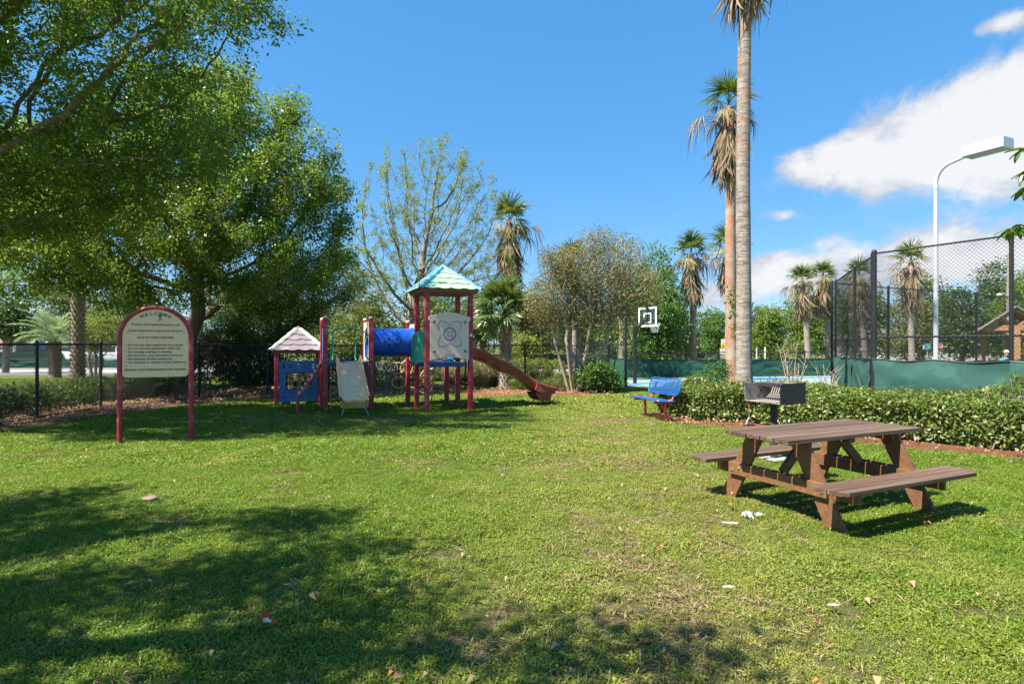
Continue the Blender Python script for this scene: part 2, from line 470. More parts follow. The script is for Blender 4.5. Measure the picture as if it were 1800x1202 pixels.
# -- lawn sheet (rolls gently) ------------------------------------------------------------------
m_lawn, t = new_mat('lawn_soil_and_thatch')
geo = t.n('ShaderNodeNewGeometry'); ad = t.n('ShaderNodeAttribute'); ad.attribute_name = 'dirt'; ay = t.n('ShaderNodeAttribute'); ay.attribute_name = 'dryness'
pos_ = geo.outputs['Position']
fine = t.noise(pos_, 55, 5, 0.7); mid_ = t.noise(pos_, 22, 6, 0.75)
soil = t.mix(fine, (0.10, 0.066, 0.040), (0.27, 0.195, 0.125))
soil = t.mix(t.smooth(mid_, 0.45, 0.7), soil, (0.16, 0.105, 0.06))
green = t.mix(fine, (0.055, 0.080, 0.016), (0.12, 0.15, 0.035))
green = t.mix(t.m('MULTIPLY', ay.outputs['Fac'], 0.6), green, (0.15, 0.13, 0.05))
dm = t.smooth(t.m('ADD', ad.outputs['Fac'], t.m('MULTIPLY', t.m('SUBTRACT', mid_, 0.5), 2.2)), 0.30, 0.75)
b = t.n('ShaderNodeBsdfPrincipled'); t.link(t.mix(dm, green, soil), b.inputs['Base Color']); b.inputs['Roughness'].default_value = 0.95; b.inputs['Specular IOR Level'].default_value = 0.1
bp = t.n('ShaderNodeBump'); bp.inputs['Strength'].default_value = 0.9; bp.inputs['Distance'].default_value = 0.03
t.link(t.m('ADD', fine, mid_), bp.inputs['Height']); t.link(bp.outputs[0], b.inputs['Normal'])
t.link(b.outputs[0], t.n('ShaderNodeOutputMaterial').inputs[0])

xs = np.arange(-16, 17.01, 0.11); ys = np.arange(0.6, 27, 0.11)
XX, YY = np.meshgrid(xs, ys)
edge = np.clip(np.minimum.reduce([XX + 16, 17 - XX, YY - 0.6, 27 - YY]) / 1.0, 0, 1)
ZZ = (0.03 * (fbm(XX, YY, 1.3) - .5) - 0.015 * dirt(XX, YY)) * edge - 0.002
V = np.stack([XX, YY, ZZ], 2).reshape(-1, 3); nx = len(xs); ny = len(ys)
ii = (np.arange(ny - 1)[:, None] * nx + np.arange(nx - 1)[None]).reshape(-1)
Q = np.stack([ii, ii + 1, ii + nx + 1, ii + nx], 1)
me = np_mesh('lawn', V, Q, m_lawn, smooth=True)
for nm, val in (('dirt', dirt(V[:, 0], V[:, 1])), ('dryness', dry(V[:, 0], V[:, 1]))):
    a = me.attributes.new(nm, 'FLOAT', 'POINT'); a.data.foreach_set('value', val.astype(np.float32))
tagset(obj('lawn', me), 'patchy green lawn of the playground', kind='structure')

# -- wide ground beyond, to the horizon -------------------------------------------------------------
m_far, t = new_mat('meadow')
geo = t.n('ShaderNodeNewGeometry'); n1 = t.noise(geo.outputs['Position'], 0.35, 6, 0.6); n2 = t.noise(geo.outputs['Position'], 18, 5, 0.7)
c = t.mix(n2, (0.075, 0.105, 0.025), (0.15, 0.175, 0.05)); c = t.mix(t.smooth(n1, 0.45, 0.62), c, (0.20, 0.19, 0.075))
b = t.n('ShaderNodeBsdfPrincipled'); t.link(c, b.inputs['Base Color']); b.inputs['Roughness'].default_value = 0.95; b.inputs['Specular IOR Level'].default_value = 0.1
t.link(b.outputs[0], t.n('ShaderNodeOutputMaterial').inputs[0])
g = MB().add([(-1200, -1200, -.03), (1200, -1200, -.03), (1200, 1200, -.03), (-1200, 1200, -.03)], [(0, 1, 2, 3)])
tagset(obj('ground', g, m_far), 'wide grassy ground around the park', kind='structure')

UX = Vector((math.cos(R(25)), math.sin(R(25)), 0)); VX = Vector((-math.sin(R(25)), math.cos(R(25)), 0))

def sheet(name, label, poly, z_, mat):
    n = len(poly)
    o = obj(name, MB().add([(p[0], p[1], z_) for p in poly], [tuple(range(n))]), mat)
    return tagset(o, label, kind='structure')
# -- basketball court --------------------------------------------------------------------------------
m_court = surf('court_green', (0.20, 0.27, 0.215), 0.85, 0.1, 0.8, 0.15, 60, col2=(0.26, 0.32, 0.26), c2scale=0.5)
m_blue = surf('court_blue', (0.085, 0.22, 0.46), 0.8, 0.08, 1.0, 0.1, 60)
m_line = surf('court_white', (0.62, 0.66, 0.66), 0.8, 0.06, 2.0, 0.05, 60)
sheet('basketball_court', 'worn green sports court surface', [(3.9, 20.6), (5.7, 19.9), (9.5, 17.6), (19.5, 22.5), (19.5, 28.6), (5.5, 27.6)], 0.022, m_court)
def strip(name, label, p, L, wd, z_, mat):
    a = Vector(p).to_3d(); q = [a, a + UX * L, a + UX * L + VX * wd, a + VX * wd]
    return sheet(name, label, [(v.x, v.y) for v in q], z_, mat)
strip('court_border', 'blue painted band on the court', (4.6, 21.7), 13.5, 0.75, 0.027, m_blue)
strip('court_line', 'white painted court line', (4.4, 22.7), 13.5, 0.06, 0.027, m_line)
strip('court_key', 'blue painted key of the court', (9.0, 24.2), 4.0, 1.5, 0.027, m_blue)
# tennis court floor inside the tall fence
sheet('tennis_court', 'tennis court surface inside the tall fence', [(8.4, 13.1), (10.5, 18.2), (23, 25.3), (30, 22), (14, 4), (12.5, 4.4), (9.7, 10.6)], 0.018, m_court)

# -- road beyond the fence, with a raised kerb ---------------------------------------------------
m_road = surf('pale_concrete_road', (0.43, 0.42, 0.40), 0.9, 0.07, 0.6, 0.2, 25, col2=(0.30, 0.295, 0.28), c2scale=0.4)
m_kerb = surf('kerb_concrete', (0.46, 0.45, 0.42), 0.85, 0.08, 2, 0.1, 30)
def road_pts(off): return [(-70, 27.5 + off), (-28, 28.5 + off), (-18, 29.3 + off), (-9, 30.2 + off), (0, 31.0 + off), (8, 31.8 + off)]
a, b_ = road_pts(0), road_pts(6.2)
rd = MB().grid([[(p[0], p[1], 0.02) for p in a], [(p[0], p[1], 0.02) for p in b_]])
tagset(obj('road', rd, m_road), 'pale road running behind the playground fence', kind='structure')
for off, nm in ((-.16, 'kerb'), (6.22, 'kerb')):
    k = MB()
    p = road_pts(off)
    k.grid([[(q[0], q[1], .13) for q in p], [(q[0], q[1] + .14, .13) for q in p]], (0, 0, -.14))
    tagset(obj(nm, k, m_kerb), 'concrete kerb along the road', kind='structure')
ln = MB().grid([[(q[0], q[1], .025) for q in road_pts(3.0)], [(q[0], q[1], .025) for q in road_pts(3.13)]])
tagset(obj('road_marking', ln, surf('road_yellow', (0.55, 0.38, 0.06), 0.8)), 'yellow centre line of the road', kind='structure')
# parking area behind, left
sheet('car_park', 'asphalt car park on the far left', [(-75, 37.6), (-8, 38.6), (-8, 49), (-75, 48)], 0.0, surf('asphalt', (0.16, 0.16, 0.155), 0.9, 0.15, 2, 0.2, 40))
# cart path across the far field
m_path = surf('cart_path', (0.42, 0.38, 0.32), 0.9, 0.1, 1, 0.1, 20)
sheet('cart_path', 'pale path crossing the far field', [(2, 58), (90, 60), (90, 62.5), (2, 60)], 0.0, m_path)

# -- mulch beds --------------------------------------------------------------------------------------
m_straw, t = new_mat('pine_straw')
geo = t.n('ShaderNodeNewGeometry')
f1 = t.noise(geo.outputs['Position'], 70, 6, 0.75, 1.5); f2 = t.noise(geo.outputs['Position'], 6, 5)
c = t.mix(t.smooth(f1, .3, .7), (0.09, 0.038, 0.018), (0.36, 0.17, 0.09)); c = t.mix(t.smooth(f2, .45, .7), c, (0.14, 0.075, 0.04))
b = t.n('ShaderNodeBsdfPrincipled'); t.link(c, b.inputs['Base Color']); b.inputs['Roughness'].default_value = 0.95; b.inputs['Specular IOR Level'].default_value = 0.1
bp = t.n('ShaderNodeBump'); bp.inputs['Strength'].default_value = 1.0; bp.inputs['Distance'].default_value = 0.03
t.link(f1, bp.inputs['Height']); t.link(bp.outputs[0], b.inputs['Normal']); t.link(b.outputs[0], t.n('ShaderNodeOutputMaterial').inputs[0])
m_duff, t = new_mat('leaf_litter_floor')
geo = t.n('ShaderNodeNewGeometry')
f1 = t.noise(geo.outputs['Position'], 45, 6, 0.75, .8); f2 = t.noise(geo.outputs['Position'], 3, 5)
c = t.mix(t.smooth(f1, .35, .72), (0.06, 0.04, 0.025), (0.30, 0.19, 0.12)); c = t.mix(t.smooth(f2, .5, .7), c, (0.10, 0.07, 0.045))
b = t.n('ShaderNodeBsdfPrincipled'); t.link(c, b.inputs['Base Color']); b.inputs['Roughness'].default_value = 0.95; b.inputs['Specular IOR Level'].default_value = 0.1
bp = t.n('ShaderNodeBump'); bp.inputs['Strength'].default_value = 1.0; bp.inputs['Distance'].default_value = 0.03
t.link(f1, bp.inputs['Height']); t.link(bp.outputs[0], b.inputs['Normal']); t.link(b.outputs[0], t.n('ShaderNodeOutputMaterial').inputs[0])

def inside(poly, x_, y_):
    c = np.zeros(np.shape(x_), bool); n = len(poly); j = n - 1
    for i in range(n):
        xi, yi = poly[i]; xj, yj = poly[j]
        c ^= ((yi > y_) != (yj > y_)) & (x_ < (xj - xi) * (y_ - yi) / (yj - yi + 1e-12) + xi)
        j = i
    return c
def bed(name, label, line, inner, mat, z_=0.034):
    """bed between a wavy front line and a back line, heaped a little in the middle"""
    n = 60
    def res(pl):
        P = [Vector(p) for p in pl]; L = [0]
        for a, b in zip(P, P[1:]): L.append(L[-1] + (b - a).length)
        o = []
        for k in range(n + 1):
            s = L[-1] * k / n
            i = max(q for q in range(len(P) - 1) if L[q] <= s + 1e-9)
            o.append(P[i].lerp(P[i + 1], (s - L[i]) / (L[i + 1] - L[i])))
        return o
    a, c_ = res(line), res(inner)
    rows = []
    for r_ in range(9):
        f_ = r_ / 8; row = []
        for k in range(n + 1):
            p = a[k].lerp(c_[k], f_)
            wv = 0.10 * (vnoise(p.x, p.y, .35) - .5) * (1 - f_) * 2
            q = p + (a[k] - c_[k]).normalized() * wv
            row.append((q.x, q.y, -0.02 + (z_ + .02) * min(1, f_ * 5) * min(1, (1 - f_) * 5 + .0) + 0.012 * (vnoise(q.x, q.y, .2) - .5)))
        rows.append(row)
    o = obj(name, MB().grid(rows), mat, smooth=True)
    tagset(o, label, kind='structure')
    return [tuple(p) for p in line] + [tuple(p) for p in inner[::-1]]
HEDGE_FRONT = [(3.25, 12.6), (3.3, 11.95), (3.65, 11.35), (4.55, 10.85), (5.0, 10.3), (5.7, 9.5), (6.45, 8.7), (7.05, 8.15), (7.7, 7.55), (8.8, 6.4)]
off_f = [(p[0] - .38, p[1] - .42) for p in HEDGE_FRONT]
BED1 = bed('hedge_bed', 'rust coloured pine straw along the foot of the clipped hedge', off_f, [(4.2, 14.8), (6.0, 13.4), (8.4, 11.5), (11, 8)], m_straw, 0.05)
BED2 = bed('tree_bed', 'rust coloured pine straw under the bare multi-stemmed tree', [(-1.5, 16.6), (-.3, 16.9), (.7, 17.1), (1.8, 17.0), (2.9, 17.5), (3.3, 18.4)],
           [(-1.6, 19.3), (-.3, 19.9), (.7, 20.2), (1.8, 20.2), (3.2, 20.2), (3.9, 20.1)], m_straw, 0.05)
BED3 = bed('leaf_bed', 'brown leaf litter along the foot of the fence on the left', [(-9.2, 8.2), (-8.95, 10.6), (-8.7, 12.2), (-8.1, 14.4), (-7.0, 16.0), (-4.6, 16.9), (-1.9, 17.9)],
           [(-12.2, 8.3), (-12.2, 11.0), (-12.3, 13.4), (-12.6, 17.0), (-11.0, 19.6), (-6.6, 21.2), (-1.9, 22.2)], m_duff, 0.05)

# ------------------------------------------------------------------ scatter helper (geometry nodes, for uncountable stuff only)
def scatter(name, label, P, rotz, scl, idx, protos, kind='stuff', tilt=None):
    me = bpy.data.meshes.new(name + '_points')
    n = len(P); me.vertices.add(n); me.vertices.foreach_set('co', np.ascontiguousarray(P, np.float32).ravel())
    for nm, val, ty in (('rz', rotz, 'FLOAT'), ('sc', scl, 'FLOAT'), ('ix', idx, 'INT')):
        a = me.attributes.new(nm, ty, 'POINT'); a.data.foreach_set('value', np.ascontiguousarray(val, np.int32 if ty == 'INT' else np.float32))
    o = bpy.data.objects.new(name, me); COL.objects.link(o)
    col = bpy.data.collections.new(name + '_pieces')
    for i, p in enumerate(protos):
        po = bpy.data.objects.new('%s_piece_%02d' % (name, i), p); col.objects.link(po)
    ng = bpy.data.node_groups.new(name + '_scatter', 'GeometryNodeTree')
    ng.interface.new_socket('Geometry', in_out='INPUT', socket_type='NodeSocketGeometry')
    ng.interface.new_socket('Geometry', in_out='OUTPUT', socket_type='NodeSocketGeometry')
    N = ng.nodes; gi = N.new('NodeGroupInput'); go = N.new('NodeGroupOutput')
    ci = N.new('GeometryNodeCollectionInfo'); ci.inputs['Collection'].default_value = col
    ci.inputs['Separate Children'].default_value = True; ci.inputs['Reset Children'].default_value = True
    ip = N.new('GeometryNodeInstanceOnPoints'); ip.inputs['Pick Instance'].default_value = True
    def attr(nm, ty):
        a = N.new('GeometryNodeInputNamedAttribute'); a.data_type = ty; a.inputs['Name'].default_value = nm
        return a.outputs['Attribute']
    cx = N.new('ShaderNodeCombineXYZ')
    ng.links.new(attr('rz', 'FLOAT'), cx.inputs[2])
    ng.links.new(gi.outputs[0], ip.inputs['Points']); ng.links.new(ci.outputs[0], ip.inputs['Instance'])
    ng.links.new(attr('ix', 'INT'), ip.inputs['Instance Index']); ng.links.new(cx.outputs[0], ip.inputs['Rotation'])
    ng.links.new(attr('sc', 'FLOAT'), ip.inputs['Scale']); ng.links.new(ip.outputs[0], go.inputs[0])
    md = o.modifiers.new('scatter', 'NODES'); md.node_group = ng
    return tagset(o, label, kind=kind)

# ------------------------------------------------------------------ grass tufts
m_grass, t = new_mat('grass_blades')
at_ = t.n('ShaderNodeAttribute'); at_.attribute_name = 'tint'
geo = t.n('ShaderNodeNewGeometry')
pn = t.noise(geo.outputs['Position'], 1.1, 5, 0.6); pn2 = t.noise(geo.outputs['Position'], 6.0, 4, 0.6)
c = t.mix(at_.outputs['Fac'], (0.085, 0.155, 0.012), (0.27, 0.34, 0.026))
c = t.mix(t.m('MULTIPLY', t.smooth(pn2, 0.42, 0.66), 0.5), c, (0.07, 0.165, 0.018))
sepx = t.n('ShaderNodeSeparateXYZ'); t.link(geo.outputs['Position'], sepx.inputs[0])
band = t.m('SUBTRACT', sepx.outputs[0], t.m('ADD', 0.7, t.m('MULTIPLY', sepx.outputs[1], 0.11)))
band = t.m('EXPONENT', t.m('MULTIPLY', t.m('POWER', t.m('DIVIDE', band, 1.5), 2.0), -1.0))
dryf = t.m('ADD', t.m('MULTIPLY', band, 0.55), t.m('MULTIPLY', t.smooth(pn, 0.5, 0.72), 0.6), clamp=True)
c = t.mix(t.m('MULTIPLY', dryf, 0.75), c, (0.36, 0.32, 0.085))
c = t.mix(t.smooth(at_.outputs['Fac'], 0.93, 0.94), c, (0.42, 0.34, 0.15))
b = t.n('ShaderNodeBsdfPrincipled'); t.link(c, b.inputs['Base Color']); b.inputs['Roughness'].default_value = 0.5; b.inputs['Specular IOR Level'].default_value = 0.35
tr = t.n('ShaderNodeBsdfTranslucent'); t.link(t.mix(0.5, c, (0.30, 0.42, 0.04)), tr.inputs[0])
sh = t.n('ShaderNodeMixShader'); sh.inputs[0].default_value = 0.32; t.link(b.outputs[0], sh.inputs[1]); t.link(tr.outputs[0], sh.inputs[2])
t.link(sh.outputs[0], t.n('ShaderNodeOutputMaterial').inputs[0])

def tuft(seed, nb, rad, hgt, wid, clover):
    g = np.random.default_rng(seed)
    r_ = rad * np.sqrt(g.random(nb)); a = g.random(nb) * 2 * np.pi
    base = np.stack([r_ * np.cos(a), r_ * np.sin(a), np.full(nb, -0.012)], 1)
    h = hgt * (0.45 + 0.9 * g.random(nb)); w_ = wid * (0.6 + 0.8 * g.random(nb))
    la = g.random(nb) * 2 * np.pi; lean = h * (0.25 + 1.0 * g.random(nb))
    ld = np.stack([np.cos(la), np.sin(la), np.zeros(nb)], 1)
    sd = np.stack([-np.sin(la), np.cos(la), np.zeros(nb)], 1)
    tw = g.random(nb) * 2 * np.pi
    sd = sd * np.cos(tw)[:, None] * .5 + sd * .6 + ld * np.sin(tw)[:, None] * .5
    mid = base + ld * (lean * .35)[:, None]; mid[:, 2] = h * .62
    tip = base + ld * lean[:, None]; tip[:, 2] = h * (0.75 + .25 * g.random(nb))
    W = w_[:, None]
    V1 = np.stack([base - sd * W * .5, base + sd * W * .5, mid + sd * W * .5, mid - sd * W * .5,
                   mid - sd * W * .5, mid + sd * W * .5, tip + sd * W * .12, tip - sd * W * .12], 1).reshape(-1, 3)
    F1 = np.arange(8 * nb).reshape(-1, 4)
    t1 = np.repeat(g.random(nb), 8)
    if clover:
        C = np.stack([rad * np.sqrt(g.random(clover)) * np.cos(q := g.random(clover) * 6.28), rad * np.sqrt(g.random(clover)) * np.sin(q), hgt * (.35 + .45 * g.random(clover))], 1)
        v2, f2, t2 = leaves_np(C, np.tile([0, 0, 1.0], (clover, 1)), wid * 3.4, 0.38, 0.75, 0.5, gen=g)
        V1 = np.vstack([V1, v2]); F1 = np.vstack([F1, f2 + 8 * nb]); t1 = np.concatenate([t1, t2 * .6])
    return np_mesh('grass_tuft', V1, F1, m_grass, t1)
protos = [tuft(s, 60, 0.10, 0.030, 0.0044, 60) for s in range(3)] + [tuft(s + 10, 46, 0.085, 0.045, 0.0042, 20) for s in range(2)] + [tuft(31, 20, 0.09, 0.028, 0.0048, 90)] + \
         [tuft(s + 20, 60, 0.17, 0.038, 0.0085, 40) for s in range(3)] + [tuft(s + 40, 60, 0.30, 0.045, 0.015, 40) for s in range(3)]
def lawn_points():
    g = np.random.default_rng(77)
    out_ = []
    for (y0, y1, dens_, ids, s0, s1) in ((2.2, 7.2, 280, (0, 1, 2, 3, 4, 5), .75, 1.2), (7.2, 13.5, 85, (6, 7, 8), .8, 1.2), (13.5, 26, 30, (9, 10, 11), .8, 1.2)):
        hw = 0.98 * y1 + 0.6
        n = int(2 * hw * (y1 - y0) * dens_)
        x_ = (g.random(n) * 2 - 1) * hw; y_ = y0 + g.random(n) * (y1 - y0)
        keep = np.abs(x_) < 0.98 * y_ + 0.5
        x_, y_ = x_[keep], y_[keep]
        d_ = dirt(x_, y_)
        keep = g.random(len(x_)) > np.clip((d_ - .10) * 1.6, 0, .68)
        for poly in (BED1, BED2, BED3): keep &= ~inside(poly, x_, y_)
        court = [(3.9, 20.6), (5.7, 19.9), (9.5, 17.6), (19.5, 22.5), (19.5, 28.6), (5.5, 27.6)]
        tennis = [(8.4, 13.1), (10.5, 18.2), (23, 25.3), (30, 22), (14, 4), (12.5, 4.4), (9.7, 10.6)]
        for poly in (court, tennis): keep &= ~inside(poly, x_, y_)
        x_, y_ = x_[keep], y_[keep]; n = len(x_)
        h_ = fbm(x_, y_, 0.7)
        sc = (s0 + (s1 - s0) * g.random(n)) * (0.35 + 1.15 * h_) * (1 - .45 * dirt(x_, y_))
        P = np.stack([x_, y_, 0.03 * (fbm(x_, y_, 1.3) - .5) - 0.004], 1)
        out_.append((P, g.random(n) * 6.283, sc, g.choice(ids, n)))
    return [np.concatenate([o[i] for o in out_]) for i in range(4)]
P, rz, sc, ix = lawn_points()
scatter('grass', 'short green grass and clover of the lawn', P, rz, sc, ix, protos)

# dry leaves and chips strewn over lawn and beds
m_dry = leafy('dry_leaf', (0.20, 0.10, 0.045), (0.50, 0.34, 0.20), (0.55, 0.18, 0.06), 0.1, 0.7, 0.1, 0.2, 0.2, dry=True)
def litter_piece(seed, n, rad, size, h=0.02):
    g = np.random.default_rng(seed)
    C = np.stack([(g.random(n) * 2 - 1) * rad, (g.random(n) * 2 - 1) * rad, h * (.3 + g.random(n))], 1)
    v, f, tt = leaves_np(C, np.tile([0, 0, 1.0], (n, 1)), size, 0.35, 0.42, 0.9, gen=g)
    return np_mesh('dry_leaf_piece', v, f, m_dry, tt)
g = np.random.default_rng(3)
n = 2600
x_ = (g.random(n) * 2 - 1) * 13; y_ = 2.4 + g.random(n) ** 1.3 * 15
k = (np.abs(x_) < y_ * .95) & (g.random(n) < .35 + dirt(x_, y_) + .5 * dry(x_, y_))
x_, y_ = x_[k], y_[k]; n = len(x_)
scatter('leaf_litter', 'small dry brown leaves scattered over the grass', np.stack([x_, y_, np.full(n, .022)], 1), g.random(n) * 6.28, .5 + g.random(n) * .8, g.integers(0, 4, n),
        [litter_piece(s, 1 + s % 2, .05, .055) for s in range(4)])
# dead grass thatch in the worn places
m_thatch = leafy('dead_thatch', (0.26, 0.19, 0.09), (0.46, 0.37, 0.20), (0.16, 0.10, 0.05), 0.2, 0.8, 0.15, 0.2, 0.3, dry=True)
def thatch(seed):
    g2 = np.random.default_rng(seed); n2 = 46
    C2 = np.stack([g2.normal(size=n2) * .07, g2.normal(size=n2) * .07, .004 + .016 * g2.random(n2)], 1)
    v2, f2, t2 = leaves_np(C2, np.tile([0, 0, 1.0], (n2, 1)), .042, .3, .09, .2, gen=g2)
    c2 = np.stack([g2.normal(size=14) * .06, g2.normal(size=14) * .06, .004 + .006 * g2.random(14)], 1)
    v3, f3, t3 = leaves_np(c2, np.tile([0, 0, 1.0], (14, 1)), .012, .6, .8, .8, gen=g2)
    return np_mesh('thatch', np.vstack([v2, v3]), np.vstack([f2, f3 + len(v2)]), m_thatch, np.concatenate([t2, t3 * .2 + .8]))
n = 9500
x_ = (g.random(n) * 2 - 1) * 9; y_ = 2.3 + g.random(n) * 10
k = (np.abs(x_) < y_ * .95) & (g.random(n) < 1.5 * dirt(x_, y_) + .45 * dry(x_, y_) - .08)
x_, y_ = x_[k], y_[k]; n = len(x_)
scatter('dry_thatch', 'dead straw coloured grass lying in the worn places of the lawn', np.stack([x_, y_, 0.03 * (fbm(x_, y_, 1.3) - .5) + .002], 1), g.random(n) * 6.28, .7 + g.random(n) * .7, g.integers(0, 3, n), [thatch(s) for s in range(3)])
n = 9000
x_ = -13 + g.random(n) * 27; y_ = 6 + g.random(n) * 16
k = inside(BED3, x_, y_) | ((inside(BED1, x_, y_) | inside(BED2, x_, y_)) & (g.random(n) < .4))
x_, y_ = x_[k], y_[k]; n = len(x_)
scatter('bed_litter', 'brown leaves and chips heaped on the mulch beds', np.stack([x_, y_, np.full(n, .05)], 1), g.random(n) * 6.28, .7 + g.random(n) * .7, g.integers(0, 4, n),
        [litter_piece(s + 9, 9, .16, .06, .03) for s in range(4)])

# ================================================================== TREES AND PLANTS
m_oakbark = surf('oak_bark', (0.15, 0.115, 0.085), 0.95, 0.35, 9, 0.9, 22, col2=(0.25, 0.21, 0.16), c2scale=7)
m_greybark = surf('grey_bark', (0.26, 0.22, 0.17), 0.95, 0.25, 7, 0.7, 25, col2=(0.13, 0.105, 0.08), c2scale=5)
m_palebark = surf('pale_smooth_bark', (0.40, 0.31, 0.22), 0.85, 0.2, 6, 0.4, 25, col2=(0.22, 0.15, 0.10), c2scale=4)
m_oak = leafy('oak_leaf', (0.062, 0.110, 0.012), (0.19, 0.28, 0.026), (0.28, 0.37, 0.04), 0.2, 0.40, 0.48, 0.5)
m_oak2 = leafy('oak_leaf_near', (0.062, 0.115, 0.012), (0.19, 0.29, 0.026), (0.28, 0.39, 0.045), 0.2, 0.40, 0.48, 0.5)
m_bud = leafy('spring_leaf', (0.16, 0.20, 0.035), (0.30, 0.34, 0.07), (0.34, 0.25, 0.10), 0.15, 0.5, 0.4, 0.3)
m_olive = leafy('olive_green_leaf', (0.075, 0.105, 0.03), (0.16, 0.19, 0.055), (0.24, 0.22, 0.08), 0.15, 0.5, 0.3, 0.3)
m_fresh = leafy('fresh_green_leaf', (0.05, 0.12, 0.025), (0.12, 0.22, 0.045), None, 0, 0.45, 0.35, 0.4)
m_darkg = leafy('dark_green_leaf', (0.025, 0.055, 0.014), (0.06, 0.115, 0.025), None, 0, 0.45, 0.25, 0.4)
m_airy = leafy('light_green_leaf', (0.10, 0.15, 0.03), (0.20, 0.27, 0.055), None, 0, 0.5, 0.4, 0.3)
m_gold = leafy('golden_leaf', (0.17, 0.20, 0.035), (0.36, 0.38, 0.08), None, 0, 0.5, 0.3, 0.3)
m_brownbud = leafy('brown_twig_fuzz', (0.20, 0.145, 0.075), (0.31, 0.255, 0.12), (0.21, 0.28, 0.06), 0.38, 0.7, 0.15, 0.2, dry=True)

def grown_tree(name, label, cat, trunk, spec, nattr, bark, leafmat, rtrunk, nleaf, lsize, step=.32, kill=.6, infl=3.0, shell=.3, seed=1, rtip=.006, leafrad=.22,
               maxleafrad=.022, aspect=.45, up=.45, group=None, tropism=(0, 0, 0), minr=0.0, zmin=None, expo=2.3, jitter=.25, clip=None):
    g = np.random.default_rng(seed)
    A, _ = lobes(spec, nattr, shell, g)
    if zmin is not None: A = A[A[:, 2] > zmin]
    if clip is not None: A = A[clip(A)]
    pos, par = colonize(trunk, A, step, infl, kill, 110, tropism, jitter, g)
    root = thing(name, label, cat, trunk[0], 0, group)
    off = np.array(trunk[0])
    me, rad, nch = limb_mesh(name + '_wood', pos - off, par, rtrunk, rtip, expo, bark, minr=minr)
    obj('trunk', me, None, root)
    tips = np.nonzero((rad < maxleafrad) & (np.arange(len(pos)) > len(trunk)))[0]
    wt = 1.0 / (rad[tips] + .003); wt /= wt.sum()
    # leaves sit in sprays round the twigs
    nsp = max(1, nleaf // 14)
    k = g.choice(tips, nsp, p=wt)
    f = g.random(nsp)[:, None]
    base = pos[k] * f + pos[np.maximum(par[k], 0)] * (1 - f) + g.normal(size=(nsp, 3)) * leafrad * .62
    C = np.repeat(base, 14, axis=0) + g.normal(size=(nsp * 14, 3)) * leafrad * .36
    if clip is not None: C = C[clip(C)]
    cen = np.array([s[:3] for s in spec]).mean(0)
    N_ = (C - cen); N_ /= np.linalg.norm(N_, axis=1, keepdims=True) + 1e-6
    N_ = N_ * .5 + np.array([0, 0, up])
    v, f_, tt = leaves_np(C - off, N_, lsize, 0.75, aspect, sizevar=.5, gen=g)
    if len(C) == nsp * 14: tt = tt * .5 + np.repeat(g.random(nsp), 56) * .5
    obj('crown', np_mesh(name + '_leaves', v, f_, leafmat, tt), None, root)
    return root

# live oak whose limbs enter at the upper left
def nofront(A): return ~((A[:, 1] < 7.0) & (np.abs(A[:, 0]) < .95 * A[:, 1]) & (A[:, 2] < 1.75 + .62 * A[:, 1]))
grown_tree('oak_tree', 'tall spreading oak with grey limbs reaching in over the upper left corner', 'tree',
           [(-12.2, 8.3, 0), (-12.15, 8.3, .7), (-11.9, 8.4, 1.4), (-11.5, 8.5, 2.1), (-11.0, 8.6, 2.8)],
           [(-8.8, 9.3, 6.9, 3.9, 2.5, 1.9), (-6.2, 9.2, 7.4, 2.7, 2.0, 1.5), (-10.5, 9.0, 8.5, 3.5, 3.0, 2.0), (-8.0, 10.8, 5.4, 2.8, 2.0, 1.2), (-11.0, 10.3, 4.8, 2.6, 2.4, 1.5), (-6.6, 10.2, 8.7, 2.4, 2.0, 1.2), (-9.6, 11.6, 4.9, 2.6, 1.8, 1.4), (-7.4, 11.2, 5.6, 2.0, 1.6, 1.1)],
           3400, m_oakbark, m_oak2, .21, 165000, .078, seed=4, step=.28, kill=.46, leafrad=.24)
# oak off to the left behind the camera's edge: only its shade reaches the picture
grown_tree('oak_tree', 'oak standing left of the picture whose crown shades the near grass', 'tree',
           [(-8.6, 1.2, 0), (-8.5, 1.25, .8), (-8.2, 1.3, 1.6), (-7.7, 1.3, 2.4), (-7.2, 1.35, 3.2)],
           [(-7.0, 2.3, 6.3, 2.6, 1.3, 1.5), (-5.0, 1.6, 5.8, 1.9, 1.2, 1.0), (-8.6, 2.6, 6.0, 2.4, 1.6, 1.5), (-3.7, .9, 5.6, 1.4, 1.0, .8), (-6.4, .6, 6.5, 2.4, 1.3, 1.3), (-2.8, 1.15, 5.6, 1.2, .8, .5), (-2.3, .8, 5.6, .7, .5, .3)],
           1200, m_oakbark, m_oak, .28, 34000, .095, seed=9, step=.35, kill=.7, leafrad=.3)
